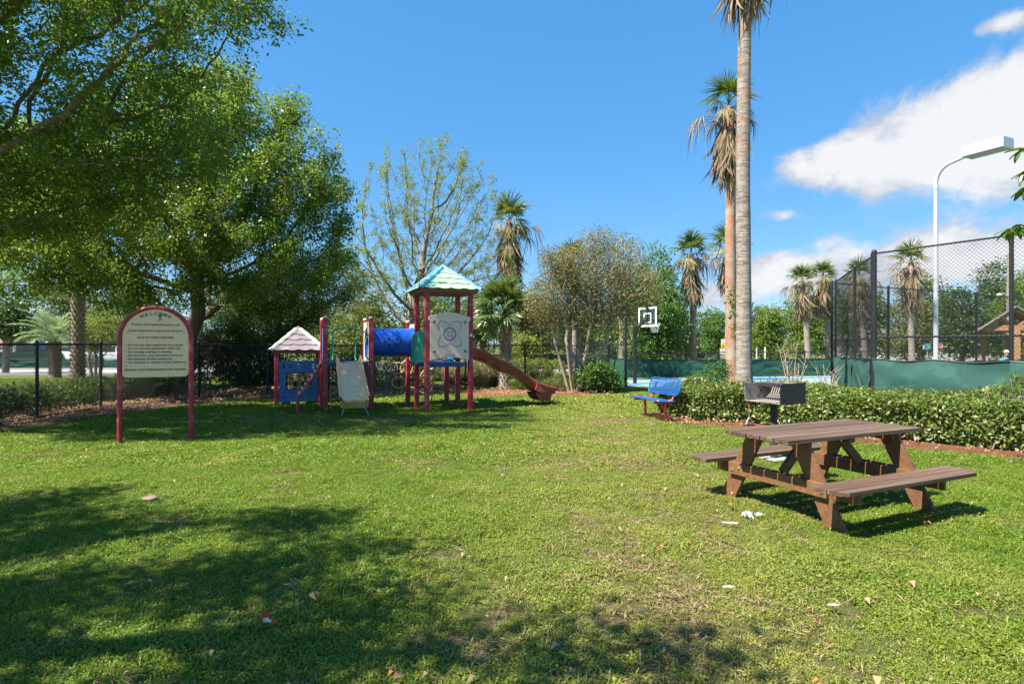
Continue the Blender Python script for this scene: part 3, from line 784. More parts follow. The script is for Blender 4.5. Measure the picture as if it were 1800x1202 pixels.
# big live oak beyond the fence, leaning right
grown_tree('live_oak', 'big dense oak beyond the fence behind the welcome sign', 'tree',
           [(-11.1, 19.0, 0), (-11.05, 19.0, .7), (-10.9, 18.9, 1.3), (-10.6, 18.7, 1.9), (-10.2, 18.4, 2.4)],
           [(-10.2, 17.6, 6.4, 3.6, 3.2, 2.6), (-7.5, 17.0, 5.9, 2.8, 2.6, 2.3), (-8.3, 16.8, 8.2, 2.3, 2.1, 1.8), (-13.5, 17.5, 6.0, 3.5, 3.0, 2.6), (-6.3, 16.9, 4.3, 2.0, 2.0, 1.3), (-10.5, 14.8, 5.0, 3.4, 1.9, 1.5), (-10.4, 18.0, 8.8, 2.8, 2.2, 1.6), (-8.2, 19.2, 3.6, 2.4, 1.8, 1.2), (-13.2, 15.6, 3.9, 2.6, 1.8, 1.4), (-10.0, 15.2, 3.5, 2.2, 1.5, 1.1), (-5.9, 16.6, 6.2, 1.5, 1.6, 1.7), (-9.0, 15.6, 4.5, 1.9, 1.1, 1.1), (-11.4, 15.4, 4.7, 2.0, 1.2, 1.0), (-9.0, 17.2, 3.3, 2.0, 1.2, 1.0), (-6.9, 17.0, 3.5, 1.4, 1.2, .8)],
           3900, m_oakbark, m_oak, .27, 205000, .096, seed=12, step=.34, kill=.6, leafrad=.27, infl=3.5)
# smaller trees under and behind it
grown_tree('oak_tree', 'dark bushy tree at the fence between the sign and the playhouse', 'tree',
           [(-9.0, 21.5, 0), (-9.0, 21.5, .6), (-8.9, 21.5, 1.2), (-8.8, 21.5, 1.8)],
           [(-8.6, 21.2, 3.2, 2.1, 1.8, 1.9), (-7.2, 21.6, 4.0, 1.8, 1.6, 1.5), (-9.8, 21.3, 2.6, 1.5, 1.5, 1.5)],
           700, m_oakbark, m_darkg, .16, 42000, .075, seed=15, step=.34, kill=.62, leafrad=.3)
# thinly leaved tree behind the playground tower
grown_tree('elm_tree', 'tall half bare tree with sparse yellow-green spring leaves behind the tower', 'tree',
           [(-4.3, 24.0, 0), (-4.3, 24.0, .8), (-4.25, 24, 1.6), (-4.2, 24, 2.4)],
           [(-4.6, 24.0, 6.6, 2.2, 2.0, 3.4), (-2.4, 24.0, 6.7, 2.4, 2.0, 3.0), (-5.6, 23.8, 4.6, 2.6, 2.2, 2.0), (-1.9, 24, 4.9, 2.3, 2.0, 1.7), (-3.0, 24.0, 8.8, 1.6, 1.5, 1.8), (-5.0, 24.0, 8.6, .9, 1.0, 1.6)],
           3400, m_greybark, m_bud, .24, 60000, .056, seed=21, step=.30, kill=.40, rtip=.0075, leafrad=.12, expo=2.05, infl=4, shell=.1, tropism=(0, 0, .22), jitter=.16)
# crape myrtle with its fuzz of bare twigs
def multi_stem(name, label, base, stems, spec, nattr, bark, leafmat, rstem, nleaf, lsize, seed, step, kill, **kw):
    g = np.random.default_rng(seed)
    root = thing(name, label, kw.get('cat', 'tree'), (base[0], base[1], 0), 0, kw.get('group'))
    A, _ = lobes(spec, nattr, kw.get('shell', .1), g); off = np.array([base[0], base[1], 0.0])
    Cs = []
    owner = np.argmin(np.stack([np.linalg.norm((A - np.array(s[-1]))[:, :2] + g.normal(size=(len(A), 2)) * .35, axis=1) for s in stems]), axis=0)
    for i, s in enumerate(stems):
        pos, par = colonize(s, A[owner == i], step, 4.0, kill, 90, kw.get('tropism', (0, 0, .1)), kw.get('jitter', .3), g)
        me, rad, nch = limb_mesh('stem', pos - off, par, rstem * (0.75 + .5 * g.random()), kw.get('rtip', .006), kw.get('expo', 2.1), bark)
        obj('trunk', me, None, root)
        tip = np.nonzero((rad < .02) & (np.arange(len(pos)) > len(s)))[0]
        if len(tip):
            n = nleaf // len(stems); Cs.append(pos[g.choice(tip, n)] + g.normal(size=(n, 3)) * kw.get('leafrad', .1))
    C = np.vstack(Cs); N_ = np.tile([0, 0, .5], (len(C), 1))
    v, f_, tt = leaves_np(C - off, N_, lsize, 0.9, kw.get('aspect', .4), gen=g)
    obj('crown', np_mesh('leaves', v, f_, leafmat, tt), None, root)
    return root
cx_, cy_ = 2.05, 18.3
multi_stem('crape_myrtle', 'bare multi-stemmed tree with pale trunks and a brown haze of twigs in the mulch bed', (cx_, cy_),
           [[(cx_ + a * .16, cy_ + b_ * .14, 0), (cx_ + a * .34, cy_ + b_ * .3, .8), (cx_ + a * .55 + .05, cy_ + b_ * .45, 1.55)] for a, b_ in ((-1.3, -.4), (-.35, .5), (.55, -.6), (1.7, .3), (.15, .9), (-.7, -1.3))],
           [(1.3, 18.3, 3.0, .9, .9, 1.0), (2.2, 18.3, 3.9, 1.0, 1.0, .9), (3.0, 18.4, 3.2, 1.0, 1.0, .9), (3.5, 18.5, 4.3, .9, .9, .8), (4.2, 18.4, 3.4, .8, .8, .8), (1.5, 18.2, 4.2, .7, .7, .5), (2.6, 18.4, 2.4, .8, .7, .5), (2.8, 18.4, 4.9, .7, .7, .4), (.8, 18.3, 2.7, .5, .7, .5)],
           4300, m_palebark, m_brownbud, .052, 58000, .055, 31, .15, .19, rtip=.0055, leafrad=.13, cat='tree')

# ---- cloud-like crowns for trees farther back: each with its own trunk and limbs
def far_tree(label, px, d, top, wpx, bot, mat, bark=None, n=9000, leaf=.16, seed=0, name='broadleaf_tree', group='trees beyond the playground', airy=.55, crad=.45, aspect=.6):
    g = np.random.default_rng(seed + 1000)
    X = at(px, d); zt = zz(top, d); zb = max(.3, zz(bot, d)); wd = wpx / F * d / 2 * (1.22 if d > 40 else 1.08)
    root = thing(name, label, 'tree', (X, d, 0), g.random() * 6, group)
    hgt = zt - zb
    spec = []
    nl = 9
    for i in range(nl):
        a = g.random() * 6.28; rr = g.random() ** .6 * wd * .62; fz = g.random()
        rx = wd * (.34 + .28 * g.random())
        spec.append((rr * math.cos(a) * (1 - .35 * fz), rr * math.sin(a) * .8 * (1 - .35 * fz), zb + hgt * (.12 + .62 * fz), rx, rx * .9, hgt * (.16 + .12 * g.random())))
    spec.append((0, 0, zb + hgt * .76, wd * .45, wd * .45, hgt * .24))
    per = 26
    v, f_, tt = clumped(spec, n // per, per, crad * wd * .35 + .1, leaf, airy, aspect, .5, g, .8)
    obj('crown', np_mesh('leaves', v, f_, mat, tt), None, root)
    tips = []
    mb = MB(); h0 = zb + hgt * .25
    r0 = .05 + .02 * zt
    mb.tube([(0, 0, 0), (.03 * wd, 0, h0 * .5), (0, .02, h0), (.03, 0, zb + hgt * .6)], [r0 * 1.25, r0, r0 * .8, r0 * .4], 8)
    for s in spec:
        mb.tube([(0, 0, h0 * (.7 + .3 * g.random())), (s[0] * .5, s[1] * .5, (h0 + s[2]) / 2), (s[0], s[1], s[2])], [r0 * .5, r0 * .33, r0 * .1], 5)
        for q in range(4):
            e = (s[0] + g.normal() * s[3] * .5, s[1] + g.normal() * s[4] * .5, s[2] + g.normal() * s[5] * .6)
            mb.tube([(s[0] * .7, s[1] * .7, h0 + (s[2] - h0) * .7), e], [r0 * .18, r0 * .05], 3)
    obj('trunk', mb, bark or m_greybark, root, smooth=True)
    return root
TR = 'rounded green tree'
for args in [
    # behind the playground and the side fence
    ('tall pale olive tree filling the gap right of the big oak', 655, 31, 470, 170, 640, m_olive, 9000, .15, 1),
    ('olive green tree just behind the playground tower', 745, 33, 500, 150, 640, m_olive, 8000, .15, 2),
    ('low dark tree right of the playground tower', 850, 29, 505, 110, 650, m_darkg, 7000, .14, 3),
    ('mottled green tree behind the short fan palm', 925, 36, 520, 130, 640, m_olive, 8000, .16, 4),
    ('small golden leaved tree beyond the far court fence', 925, 31, 585, 60, 640, m_gold, 3000, .12, 5),
    ('dense green tree rising right of the bare multi-stemmed tree', 1150, 30, 430, 150, 640, m_fresh, 22000, .14, 6),
    ('dark green tree low behind the basketball hoop', 1110, 38, 520, 150, 640, m_darkg, 10000, .17, 7),
    ('deep green tree behind the slim far palm', 1190, 46, 545, 110, 640, m_darkg, 7000, .19, 8),
    ('wispy olive tree rising just behind the bare multi-stemmed tree', 1095, 25, 412, 120, 620, m_olive, 5000, .09, 30),
    # centre right row
    ('round crowned green tree left of the two tall palms', 1262, 60, 543, 74, 632, m_fresh, 9000, .22, 9),
    ('dark green tree low behind the chevron sign', 1235, 66, 575, 80, 632, m_darkg, 6000, .24, 10),
    ('light green airy tree right of the tall palm trunks', 1352, 52, 535, 80, 630, m_airy, 8000, .2, 11),
    ('tall pale green tree behind the pair of leaning palms', 1405, 58, 505, 90, 630, m_airy, 8000, .22, 12),
    ('broad green tree behind the second leaning palm', 1455, 62, 492, 100, 630, m_fresh, 10000, .24, 13),
    ('dark tree trunks and crown low at the field edge', 1325, 70, 530, 60, 632, m_darkg, 5000, .25, 14),
    ('dark dense tree directly behind the fence corner', 1520, 42, 500, 100, 628, m_olive, 12000, .17, 15),
    ('broad olive tree behind the lamp post', 1620, 44, 480, 130, 625, m_olive, 16000, .18, 16),
    ('dark olive tree right of the lamp post', 1690, 40, 505, 110, 620, m_darkg, 13000, .17, 17),
    ('tall dark pine-like tree behind the utility pole', 1755, 52, 458, 120, 625, m_darkg, 12000, .21, 18),
    ('pale green tree behind the timber pavilion', 1800, 46, 480, 120, 630, m_airy, 9000, .19, 19),
    ('green tree at the right edge beyond the pavilion', 1860, 55, 470, 130, 630, m_fresh, 9000, .22, 20),
    # far left, beyond road
    ('dark oak beyond the road at the left edge', 10, 30, 520, 130, 610, m_darkg, 9000, .16, 21),
    ('olive tree beyond the road behind the date palms', 120, 54, 480, 170, 605, m_olive, 9000, .22, 22),
    ('dark tree beyond the car park behind the sign', 240, 56, 470, 190, 615, m_darkg, 10000, .22, 23),
    ('broad dark tree beyond the road right of the sign', 420, 40, 470, 190, 632, m_darkg, 12000, .19, 24),
    ('green tree beyond the road behind the playhouse', 560, 42, 520, 150, 635, m_olive, 10000, .19, 25),
    ('distant olive tree between the oak and the tower', 640, 60, 520, 150, 625, m_olive, 8000, .25, 26),
    ('distant dark tree behind the half bare tree', 780, 62, 515, 170, 622, m_darkg, 9000, .25, 27),
    ('distant dark tree behind the far court', 1010, 58, 535, 160, 624, m_darkg, 9000, .25, 28),
    ('distant green tree left of the slim far palm', 1090, 72, 560, 130, 622, m_fresh, 7000, .28, 29)]:
    lab, px, d, top, wpx, bot, mat, n, leaf, sd = args
    far_tree(lab, px, d, top, wpx, bot, mat, None, n, leaf, sd)
# distant wood closing the horizon
g = np.random.default_rng(99)
spec = []
for a in np.arange(-1.25, 1.3, 0.035):
    d = 105 + g.random() * 12
    spec.append((d * math.sin(a), d * math.cos(a), 2.4 + g.random() * 1.2, 3.6, 3, 3.2 + g.random() * 1.6))
v, f_, tt = clumped(spec, 1500, 26, 1.0, .5, .6, .6, .5, g, .8)
o = obj('distant_wood', np_mesh('distant_wood', v, f_, m_darkg, tt)); tagset(o, 'dark belt of far-off woodland along the horizon', kind='stuff')

# ---- shrubs and low planting
def shrub(name, label, X, Y, spec, n, leaf, mat, seed, cat='bush', group=None, per=16, crad=.12, aspect=.55, shell=.55, up=.5, stems=5, rnd=.75):
    g = np.random.default_rng(seed)
    root = thing(name, label, cat, (X, Y, 0), 0, group)
    v, f_, tt = clumped(spec, n // per, per, crad, leaf, shell, aspect, up, g, rnd)
    v[:, 2] = np.maximum(v[:, 2], .01)
    obj('foliage', np_mesh('foliage', v, f_, mat, tt), None, root)
    mb = MB()
    for s in spec:
        for q in range(stems):
            e = Vector((s[0] + g.normal() * s[3] * .45, s[1] + g.normal() * s[4] * .45, s[2] + s[5] * (.1 + .6 * g.random())))
            b0 = Vector((s[0] * .85 + g.normal() * .05, s[1] * .85 + g.normal() * .05, 0))
            mb.tube([b0, (b0 + e) / 2 + Vector((g.normal() * .04, g.normal() * .04, 0)), e], [.014, .01, .004], 4)
    obj('stem', mb, m_greybark, root)['kind'] = 'stuff'
    return root
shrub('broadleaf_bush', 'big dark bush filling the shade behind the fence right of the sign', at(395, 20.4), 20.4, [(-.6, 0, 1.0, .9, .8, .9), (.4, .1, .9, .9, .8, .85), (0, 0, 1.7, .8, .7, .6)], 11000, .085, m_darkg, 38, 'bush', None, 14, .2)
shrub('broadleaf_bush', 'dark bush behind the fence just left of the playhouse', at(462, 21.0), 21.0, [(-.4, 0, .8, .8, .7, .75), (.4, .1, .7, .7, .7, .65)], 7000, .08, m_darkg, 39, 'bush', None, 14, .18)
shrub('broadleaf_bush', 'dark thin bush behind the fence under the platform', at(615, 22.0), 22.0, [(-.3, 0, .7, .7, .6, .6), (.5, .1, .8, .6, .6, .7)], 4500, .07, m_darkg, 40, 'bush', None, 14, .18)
# golden hedge beyond the fence
shrub('golden_hedge', 'yellow-green clipped hedge behind the fence near the fan palm', at(940, 22), 22, [(-1.1, -.1, .55, .5, .5, .5), (-.5, 0, .58, .6, .5, .52), (.2, 0, .55, .6, .5, .5), (.8, .1, .52, .5, .5, .46)], 15000, .05, m_gold, 41, 'hedge', None, 16, .07)
shrub('low_bush', 'bright green feathery low bush beside the slide exit', at(935, 19.2), 19.2, [(-.3, 0, .28, .45, .35, .26), (.25, .1, .24, .4, .35, .24)], 7000, .06, m_airy, 42, 'bush', None, 12, .08, .25)
shrub('low_bush', 'grey-green low bush at the foot of the bare multi-stemmed tree', at(985, 18.6), 18.6, [(-.1, 0, .26, .5, .35, .26)], 3500, .05, m_olive, 43, 'bush', None, 12, .08, .3)
shrub('broadleaf_bush', 'dark green broad leaved bush right of the bare multi-stemmed tree', at(1048, 18.2), 18.2, [(-.25, 0, .5, .5, .5, .48), (.2, .1, .5, .5, .5, .5), (.0, -.1, .75, .42, .4, .3), (.5, .1, .35, .32, .4, .34)], 12000, .065, m_fresh, 44, 'bush', None, 14, .1)
shrub('broadleaf_bush', 'dark olive bush directly beneath the short fan palm', at(857, 21.5), 21.5, [(-.5, 0, .5, .8, .6, .5), (.4, 0, .45, .6, .6, .45)], 9000, .07, m_darkg, 45, 'bush', None, 14, .12)
shrub('leafy_plant', 'young bright green shrub rising over the hedge beside the blue bench', at(1238, 13.0), 13.0, [(-.15, 0, .55, .35, .3, .4), (.2, 0, .75, .25, .25, .4), (.45, 0, 1.0, .14, .14, .28), (-.35, .0, .45, .25, .3, .3)], 4200, .06, m_fresh, 46, 'shrub', None, 10, .09, .45, .3)
# dark hedge outside the left fence
g = np.random.default_rng(50)
spec = []
for i in range(20):
    f = i / 19
    X = -11.35 + f * 0.75; Y = 8.8 + f * 8.6
    spec.append((X + 12.5 + g.normal() * .08, Y - 15, .36, .62, .6, .36))
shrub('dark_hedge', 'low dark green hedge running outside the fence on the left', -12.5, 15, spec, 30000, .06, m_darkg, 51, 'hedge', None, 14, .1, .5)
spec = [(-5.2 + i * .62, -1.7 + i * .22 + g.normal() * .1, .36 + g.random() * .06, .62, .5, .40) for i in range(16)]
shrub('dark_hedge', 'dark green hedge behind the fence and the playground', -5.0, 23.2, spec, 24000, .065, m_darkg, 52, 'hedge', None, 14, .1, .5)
# bare dark suckers seen through the fence behind the platform
mb = MB(); g = np.random.default_rng(53)
for i in range(70):
    b0 = Vector((g.normal() * .9, g.normal() * .35, 0)); e = b0 + Vector((g.normal() * .35, g.normal() * .2, 1.0 + g.random() * .9))
    mb.tube([b0, (b0 + e) / 2 + Vector((g.normal() * .08, g.normal() * .05, 0)), e], [.014, .01, .004], 4)
r_ = thing('bare_shrub', 'leafless shrub of grey upright stems behind the fence under the blue tunnel', 'shrub', (at(690, 21.6), 21.6, 0)); obj('stem', mb, m_greybark, r_)
C = np.array([(g.normal() * 1.0, g.normal() * .4, .5 + g.random() * 1.2) for _ in range(1500)])
v, f_, tt = leaves_np(C, np.tile([0, 0, .5], (len(C), 1)), .05, .9, .4, gen=g); obj('foliage', np_mesh('foliage', v, f_, m_olive, tt), None, r_)
# dry ornamental grass clump
def grass_clump(label, X, Y, n, hgt, rad, mat, seed, cat='grass clump', wd=.008):
    g = np.random.default_rng(seed)
    a = g.random(n) * 6.283; r0 = rad * .35 * np.sqrt(g.random(n))
    base = np.stack([r0 * np.cos(a), r0 * np.sin(a), np.zeros(n)], 1)
    d = np.stack([np.cos(a), np.sin(a), np.zeros(n)], 1)
    h = hgt * (.5 + .6 * g.random(n)); sp = rad * (.3 + .9 * g.random(n))
    sd = np.stack([-np.sin(a), np.cos(a), np.zeros(n)], 1) * wd
    V = []; 
    pts = [base, base + d * (sp * .35)[:, None] + np.array([0, 0, 1]) * (h * .65)[:, None], base + d * (sp * .75)[:, None] + np.array([0, 0, 1]) * h[:, None], base + d * (sp * 1.15)[:, None] + np.array([0, 0, 1]) * (h * .85)[:, None]]
    arr = np.stack([q for i, p in enumerate(pts) for q in (p - sd * (1, .8, .55, .1)[i], p + sd * (1, .8, .55, .1)[i])], 1).reshape(-1, 3)
    k = (np.arange(n) * 8)[:, None]
    fs = np.concatenate([k + np.array([[0, 1, 3, 2]]), k + np.array([[2, 3, 5, 4]]), k + np.array([[4, 5, 7, 6]])])
    r_ = thing('ornamental_grass', label, cat, (X, Y, 0)); obj('blades', np_mesh('blades', arr, fs, mat, np.repeat(g.random(n), 8)), None, r_)
    return r_
m_straw2 = leafy('straw_blade', (0.26, 0.20, 0.10), (0.42, 0.36, 0.20), (0.2, 0.26, 0.07), .15, .7, .2, .2, .3, dry=True)
grass_clump('tall straw coloured grass clump behind the slide, nearer the tower', at(850, 20.6), 20.6, 1200, 1.0, .9, m_straw2, 61)
grass_clump('straw coloured grass clump beside the palm trunk behind the slide', at(880, 20.9), 20.9, 900, .85, .8, m_straw2, 62)
grass_clump('small dry grass clump left of the tower under the fence', at(800, 21.4), 21.4, 600, .7, .6, m_straw2, 63)

# ---- clipped hedge on the right
m_hedge = leafy('hedge_leaf', (0.048, 0.085, 0.012), (0.19, 0.24, 0.030), (0.30, 0.27, 0.08), 0.08, 0.46, 0.22, 0.55, 0.45, 1.6)
g = np.random.default_rng(70)
def hedge_leaves(front, back, h, n, seed, hvar=.12):
    g = np.random.default_rng(seed)
    Fp = [Vector(p) for p in front]; Bp = [Vector(p) for p in back]
    L = [0]
    for a, b in zip(Fp, Fp[1:]): L.append(L[-1] + (b - a).length)
    Lb = [0]
    for a, b in zip(Bp, Bp[1:]): Lb.append(Lb[-1] + (b - a).length)
    s = g.random(n)
    fx = np.interp(s * L[-1], L, [p.x for p in Fp]); fy = np.interp(s * L[-1], L, [p.y for p in Fp])
    bx = np.interp(s * Lb[-1], Lb, [p.x for p in Bp]); by = np.interp(s * Lb[-1], Lb, [p.y for p in Bp])
    depth = np.hypot(bx - fx, by - fy)
    # profile: face then rounded shoulder then top
    q = g.random(n) * (h + np.minimum(depth, 3.2))
    on_face = q < h
    tz = np.where(on_face, q, h)
    tp = np.where(on_face, 0, (q - h)) / depth
    bulge = .10 * np.sin(fx * 2.3 + fy * 1.9) + .14 * (vnoise(fx, fy, .8) - .5)
    hh = 1 + hvar * 2 * (vnoise(bx * tp + fx * (1 - tp), by * tp + fy * (1 - tp), .9) - .5)
    r_ = .22
    shoulder = np.clip(1 - (h - tz) / r_, 0, 1) * on_face
    inset = shoulder ** 2 * r_ * .8 - bulge * on_face + .1 * np.clip(1 - tz / .2, 0, 1) * on_face
    f = np.clip(tp + inset / depth, -.2, 1)
    X = fx + (bx - fx) * f; Y = fy + (by - fy) * f
    Z = tz * hh - np.where(~on_face, np.clip(1 - tp * depth / .25, 0, 1) ** 2 * .09, 0)
    dx, dy = (bx - fx) / depth, (by - fy) / depth
    N_ = np.where(on_face[:, None], np.stack([-dx, -dy, np.full(n, .5) + shoulder], 1), np.array([[0, 0, 1.0]]))
    N_ /= np.linalg.norm(N_, axis=1, keepdims=True)
    dep = np.abs(g.normal(size=n)) * .075 * np.where(g.random(n) < .15, -.5, 1)
    lump = .05 * (vnoise(X * 1.0 + Z * 2, Y - Z * 2, .17) - .5) * 2
    C = np.stack([X, Y, Z], 1) - N_ * (dep - lump)[:, None] + g.normal(size=(n, 3)) * .012
    C[:, 2] = np.maximum(C[:, 2], .06 + .05 * g.random(n))
    return C, N_
HEDGE_BACK = [(4.3, 13.4), (4.8, 13.6), (5.6, 13.5), (6.6, 13.2), (7.5, 12.6), (8.1, 12.0), (8.7, 11.1), (9.3, 10.2), (9.9, 9.1), (10.9, 7.4)]
C, N_ = hedge_leaves(HEDGE_FRONT, HEDGE_BACK, .63, 108000, 71)
keep = (vnoise(C[:, 0] + C[:, 2] * 3, C[:, 1] - C[:, 2] * 2.3, .16) > .27) | (g.random(len(C)) < .25)
C, N_ = C[keep], N_[keep]
off = np.array([6.0, 10.5, 0])
hr = thing('clipped_hedge', 'long clipped hedge with glossy leaves behind the grill and picnic table', 'hedge', off)
v, f_, tt = leaves_np(C - off, N_, .068, .62, .5, .3, gen=g)
obj('foliage', np_mesh('foliage', v, f_, m_hedge, tt), None, hr)
# reddish new shoots and little white blooms
n = 420; k = g.choice(len(C), n)
v, f_, tt = leaves_np(C[k] - off + N_[k] * .03, N_[k], .024, .8, .6, .3, gen=g)
blm = obj('bloom', np_mesh('bloom', v, f_, leafy('hedge_bloom', (0.40, 0.10, 0.06), (0.55, 0.36, 0.22), (0.70, 0.66, 0.58), .35, .6, .2, .3, .1, dry=True), tt), None, hr); blm['kind'] = 'stuff'
mb = MB()
for i in range(150):
    s = g.random(); j = g.integers(0, len(C))
    e = Vector(C[j] - off); b0 = Vector((e.x + g.normal() * .12, e.y + g.normal() * .12, 0))
    mb.tube([b0, (b0 + e) / 2, e * .98], [.012, .009, .004], 4)
obj('stem', mb, m_greybark, hr)['kind'] = 'stuff'
# dead twigs and bare saplings sticking out of the hedge, right of the palm trunk
def sapling(label, px, d, seed, hgt, n, spread, sy=.3):
    g = np.random.default_rng(seed); X = at(px, d)
    r_ = thing('bare_sapling', label, 'sapling', (X, d, 0)); mb = MB()
    for i in range(n):
        a = g.random() * 6.28; e = Vector((math.cos(a) * spread * (.4 + .7 * g.random()), math.sin(a) * spread * .5, hgt * (.65 + .4 * g.random())))
        m1 = Vector((e.x * .35, e.y * .35, hgt * .4)); b0 = Vector((g.normal() * .04, g.normal() * .04, 0))
        mb.tube([b0, m1, m1.lerp(e, .5) + Vector((g.normal() * .03, 0, .03)), e], [.016, .012, .008, .004], 5)
        for q in range(4):
            s_ = m1.lerp(e, .2 + .7 * g.random()); t_ = s_ + Vector((g.normal() * .14, g.normal() * .08, .12 + .22 * g.random()))
            mb.tube([s_, t_], [.006, .003], 4)
    obj('stem', mb, m_palebark, r_)
sapling('leafless pale twiggy sapling rising from the hedge behind the grill', 1395, 12.2, 81, 1.5, 9, .55)
sapling('small bundle of bare twigs in the hedge near the fence corner', 1455, 13.0, 82, 1.15, 5, .3)
sapling('thin bare twigs over the hedge below the green windscreen corner', 1480, 12.0, 83, .95, 4, .4)
shrub('leafy_plant', 'young light green sapling above the hedge at the right edge', at(1782, 9.0), 9.0, [(-.25, 0, .86, .2, .15, .08), (.1, 0, 1.0, .18, .14, .1), (.0, 0, .85, .3, .2, .06)], 420, .07, m_airy, 84, 'sapling', None, 8, .06, .28, .2)

# ---- palms ------------------------------------------------------------------------------------------
m_palmgreen = leafy('palm_green', (0.045, 0.085, 0.015), (0.12, 0.17, 0.03), (0.30, 0.28, 0.09), 0.12, 0.4, 0.2, 0.5, 0.2)
m_palmdry = leafy('palm_dry', (0.24, 0.17, 0.10), (0.46, 0.36, 0.24), (0.14, 0.09, 0.05), 0.25, 0.75, 0.15, 0.2, 0.5, 2.0, dry=True)
m_palmhalf = leafy('palm_fading', (0.26, 0.22, 0.08), (0.42, 0.33, 0.16), (0.14, 0.18, 0.03), 0.3, 0.7, 0.2, 0.2, 0.4, 2.0, dry=True)
m_blue_palm = leafy('palm_silver_green', (0.16, 0.21, 0.12), (0.36, 0.42, 0.27), None, 0, 0.5, 0.3, 0.4, 0.3)
m_palmtrunk, t = new_mat('palm_trunk_grey')
tcn = t.n('ShaderNodeTexCoord'); sp_ = t.n('ShaderNodeSeparateXYZ'); t.link(tcn.outputs['Object'], sp_.inputs[0])
mp = t.n('ShaderNodeMapping'); mp.inputs['Scale'].default_value = (3.2, 3.2, 17); t.link(tcn.outputs['Object'], mp.inputs[0])
rings = t.noise(mp.outputs[0], 1.0, 9, 0.72, 0.9)
mp2 = t.n('ShaderNodeMapping'); mp2.inputs['Scale'].default_value = (22, 22, 3); t.link(tcn.outputs['Object'], mp2.inputs[0])
crk = t.noise(mp2.outputs[0], 1.0, 6, 0.7, 0.6)
blot = t.noise(tcn.outputs['Object'], 1.3, 6, 0.65)
c = t.mix(t.smooth(rings, .35, .62), (0.16, 0.13, 0.105), (0.37, 0.325, 0.28))
c = t.mix(t.m('MULTIPLY', t.smooth(crk, .52, .68), .6), c, (0.13, 0.095, 0.07))
hi = t.smooth(sp_.outputs[2], 4.5, 8.5)
c = t.mix(t.m('MULTIPLY', t.smooth(blot, .48, .62), t.m('ADD', t.m('MULTIPLY', hi, .8), .08)), c, (0.40, 0.17, 0.085))
b = t.n('ShaderNodeBsdfPrincipled'); t.link(c, b.inputs['Base Color']); b.inputs['Roughness'].default_value = .9; b.inputs['Specular IOR Level'].default_value = .2
bp = t.n('ShaderNodeBump'); bp.inputs['Strength'].default_value = .9; bp.inputs['Distance'].default_value = .025
t.link(t.m('SUBTRACT', rings, t.m('MULTIPLY', crk, .7)), bp.inputs['Height']); t.link(bp.outputs[0], b.inputs['Normal']); t.link(b.outputs[0], t.n('ShaderNodeOutputMaterial').inputs[0])
m_redtrunk = surf('palm_trunk_red', (0.36, 0.18, 0.11), .92, .3, 5, .9, 16, col2=(0.36, 0.29, 0.22), c2scale=2.2, c2lo=.45, c2hi=.6)

def frond_mesh(seed, pl, bl, nseg, spread, droop, wd, mat, arch=.15, rnd=.12, petr=.014):
    """fan leaf lying along +X: stalk pl long, then nseg ribs fanned out over +-spread"""
    g = np.random.default_rng(seed)
    V = []; Fq = []; T = []
    def addstrip(pts, sides, w_, tint):
        k = len(V)
        for i, (p, s_) in enumerate(zip(pts, sides)):
            ww = w_[i]; V.append(p - s_ * ww); V.append(p + s_ * ww); T.append(tint); T.append(tint)
        for i in range(len(pts) - 1): Fq.append((k + 2 * i, k + 2 * i + 1, k + 2 * i + 3, k + 2 * i + 2))
    if pl > 0:
        ts = np.linspace(0, 1, 5)
        P = [np.array([pl * q, 0, arch * pl * math.sin(q * math.pi * .5)]) for q in ts]
        addstrip(P, [np.array([0, 1.0, 0])] * 5, [petr * (1.5 - q * .7) for q in ts], .5)
        addstrip([p - np.array([0, 0, petr * .6]) for p in P], [np.array([0, .35, 1.0])] * 5, [petr * (1 - q * .5) for q in ts], .5)
    hub = np.array([pl, 0, arch * pl])
    for i in range(nseg):
        th = spread * (2 * (i + .5) / nseg - 1) + g.normal() * .03
        L = bl * (.78 + .22 * math.cos(th * .8)) * (1 + g.normal() * rnd * .5)
        d = np.array([math.cos(th), math.sin(th), 0.0]); s_ = np.array([-math.sin(th), math.cos(th), .35 * (-1) ** i])
        dr = droop * (1 + g.normal() * rnd)
        pts = []
        sw = g.normal() * rnd * .5
        for q in (0.02, .33, .66, .86, 1.0):
            pts.append(hub + (d * q + np.array([-math.sin(th), math.cos(th), 0]) * sw * q * q) * L * (1 - .12 * dr * q * q) + np.array([0, 0, -dr * L * q ** 2.4 + .06 * L * q * math.cos(th * 1.2)]))
        w0 = wd * (1 + g.normal() * .1)
        addstrip(pts, [s_] * 5, [w0 * .35, w0, w0 * .85, w0 * .5, w0 * .08], g.random())
    return np_mesh('frond', np.array(V), np.array(Fq), mat, np.array(T))
FR_GREEN = [frond_mesh(s, .50, .82, 28, 1.9, .28 + .1 * s, .021, m_palmgreen) for s in range(3)]
FR_HALF = [frond_mesh(10 + s, .6, .75, 20, 1.2, .85, .018, m_palmhalf, .05, .3) for s in range(2)]
FR_DRYARM = [frond_mesh(20 + s, .95, .65, 16, .95, 1.15, .015, m_palmdry, -.1, .4) for s in range(3)]
FR_SKIRT = [frond_mesh(30 + s, .30, .95, 13, .33, .10, .02, m_palmdry, .1, .35) for s in range(4)]
FR_LUSH = [frond_mesh(40 + s, .80, .72, 32, 2.0, .22 + .14 * s, .024, leafy('palm_lush', (0.06, 0.105, 0.025), (0.17, 0.23, 0.07), None, 0, .35, .25, .5, .2), .12) for s in range(3)]

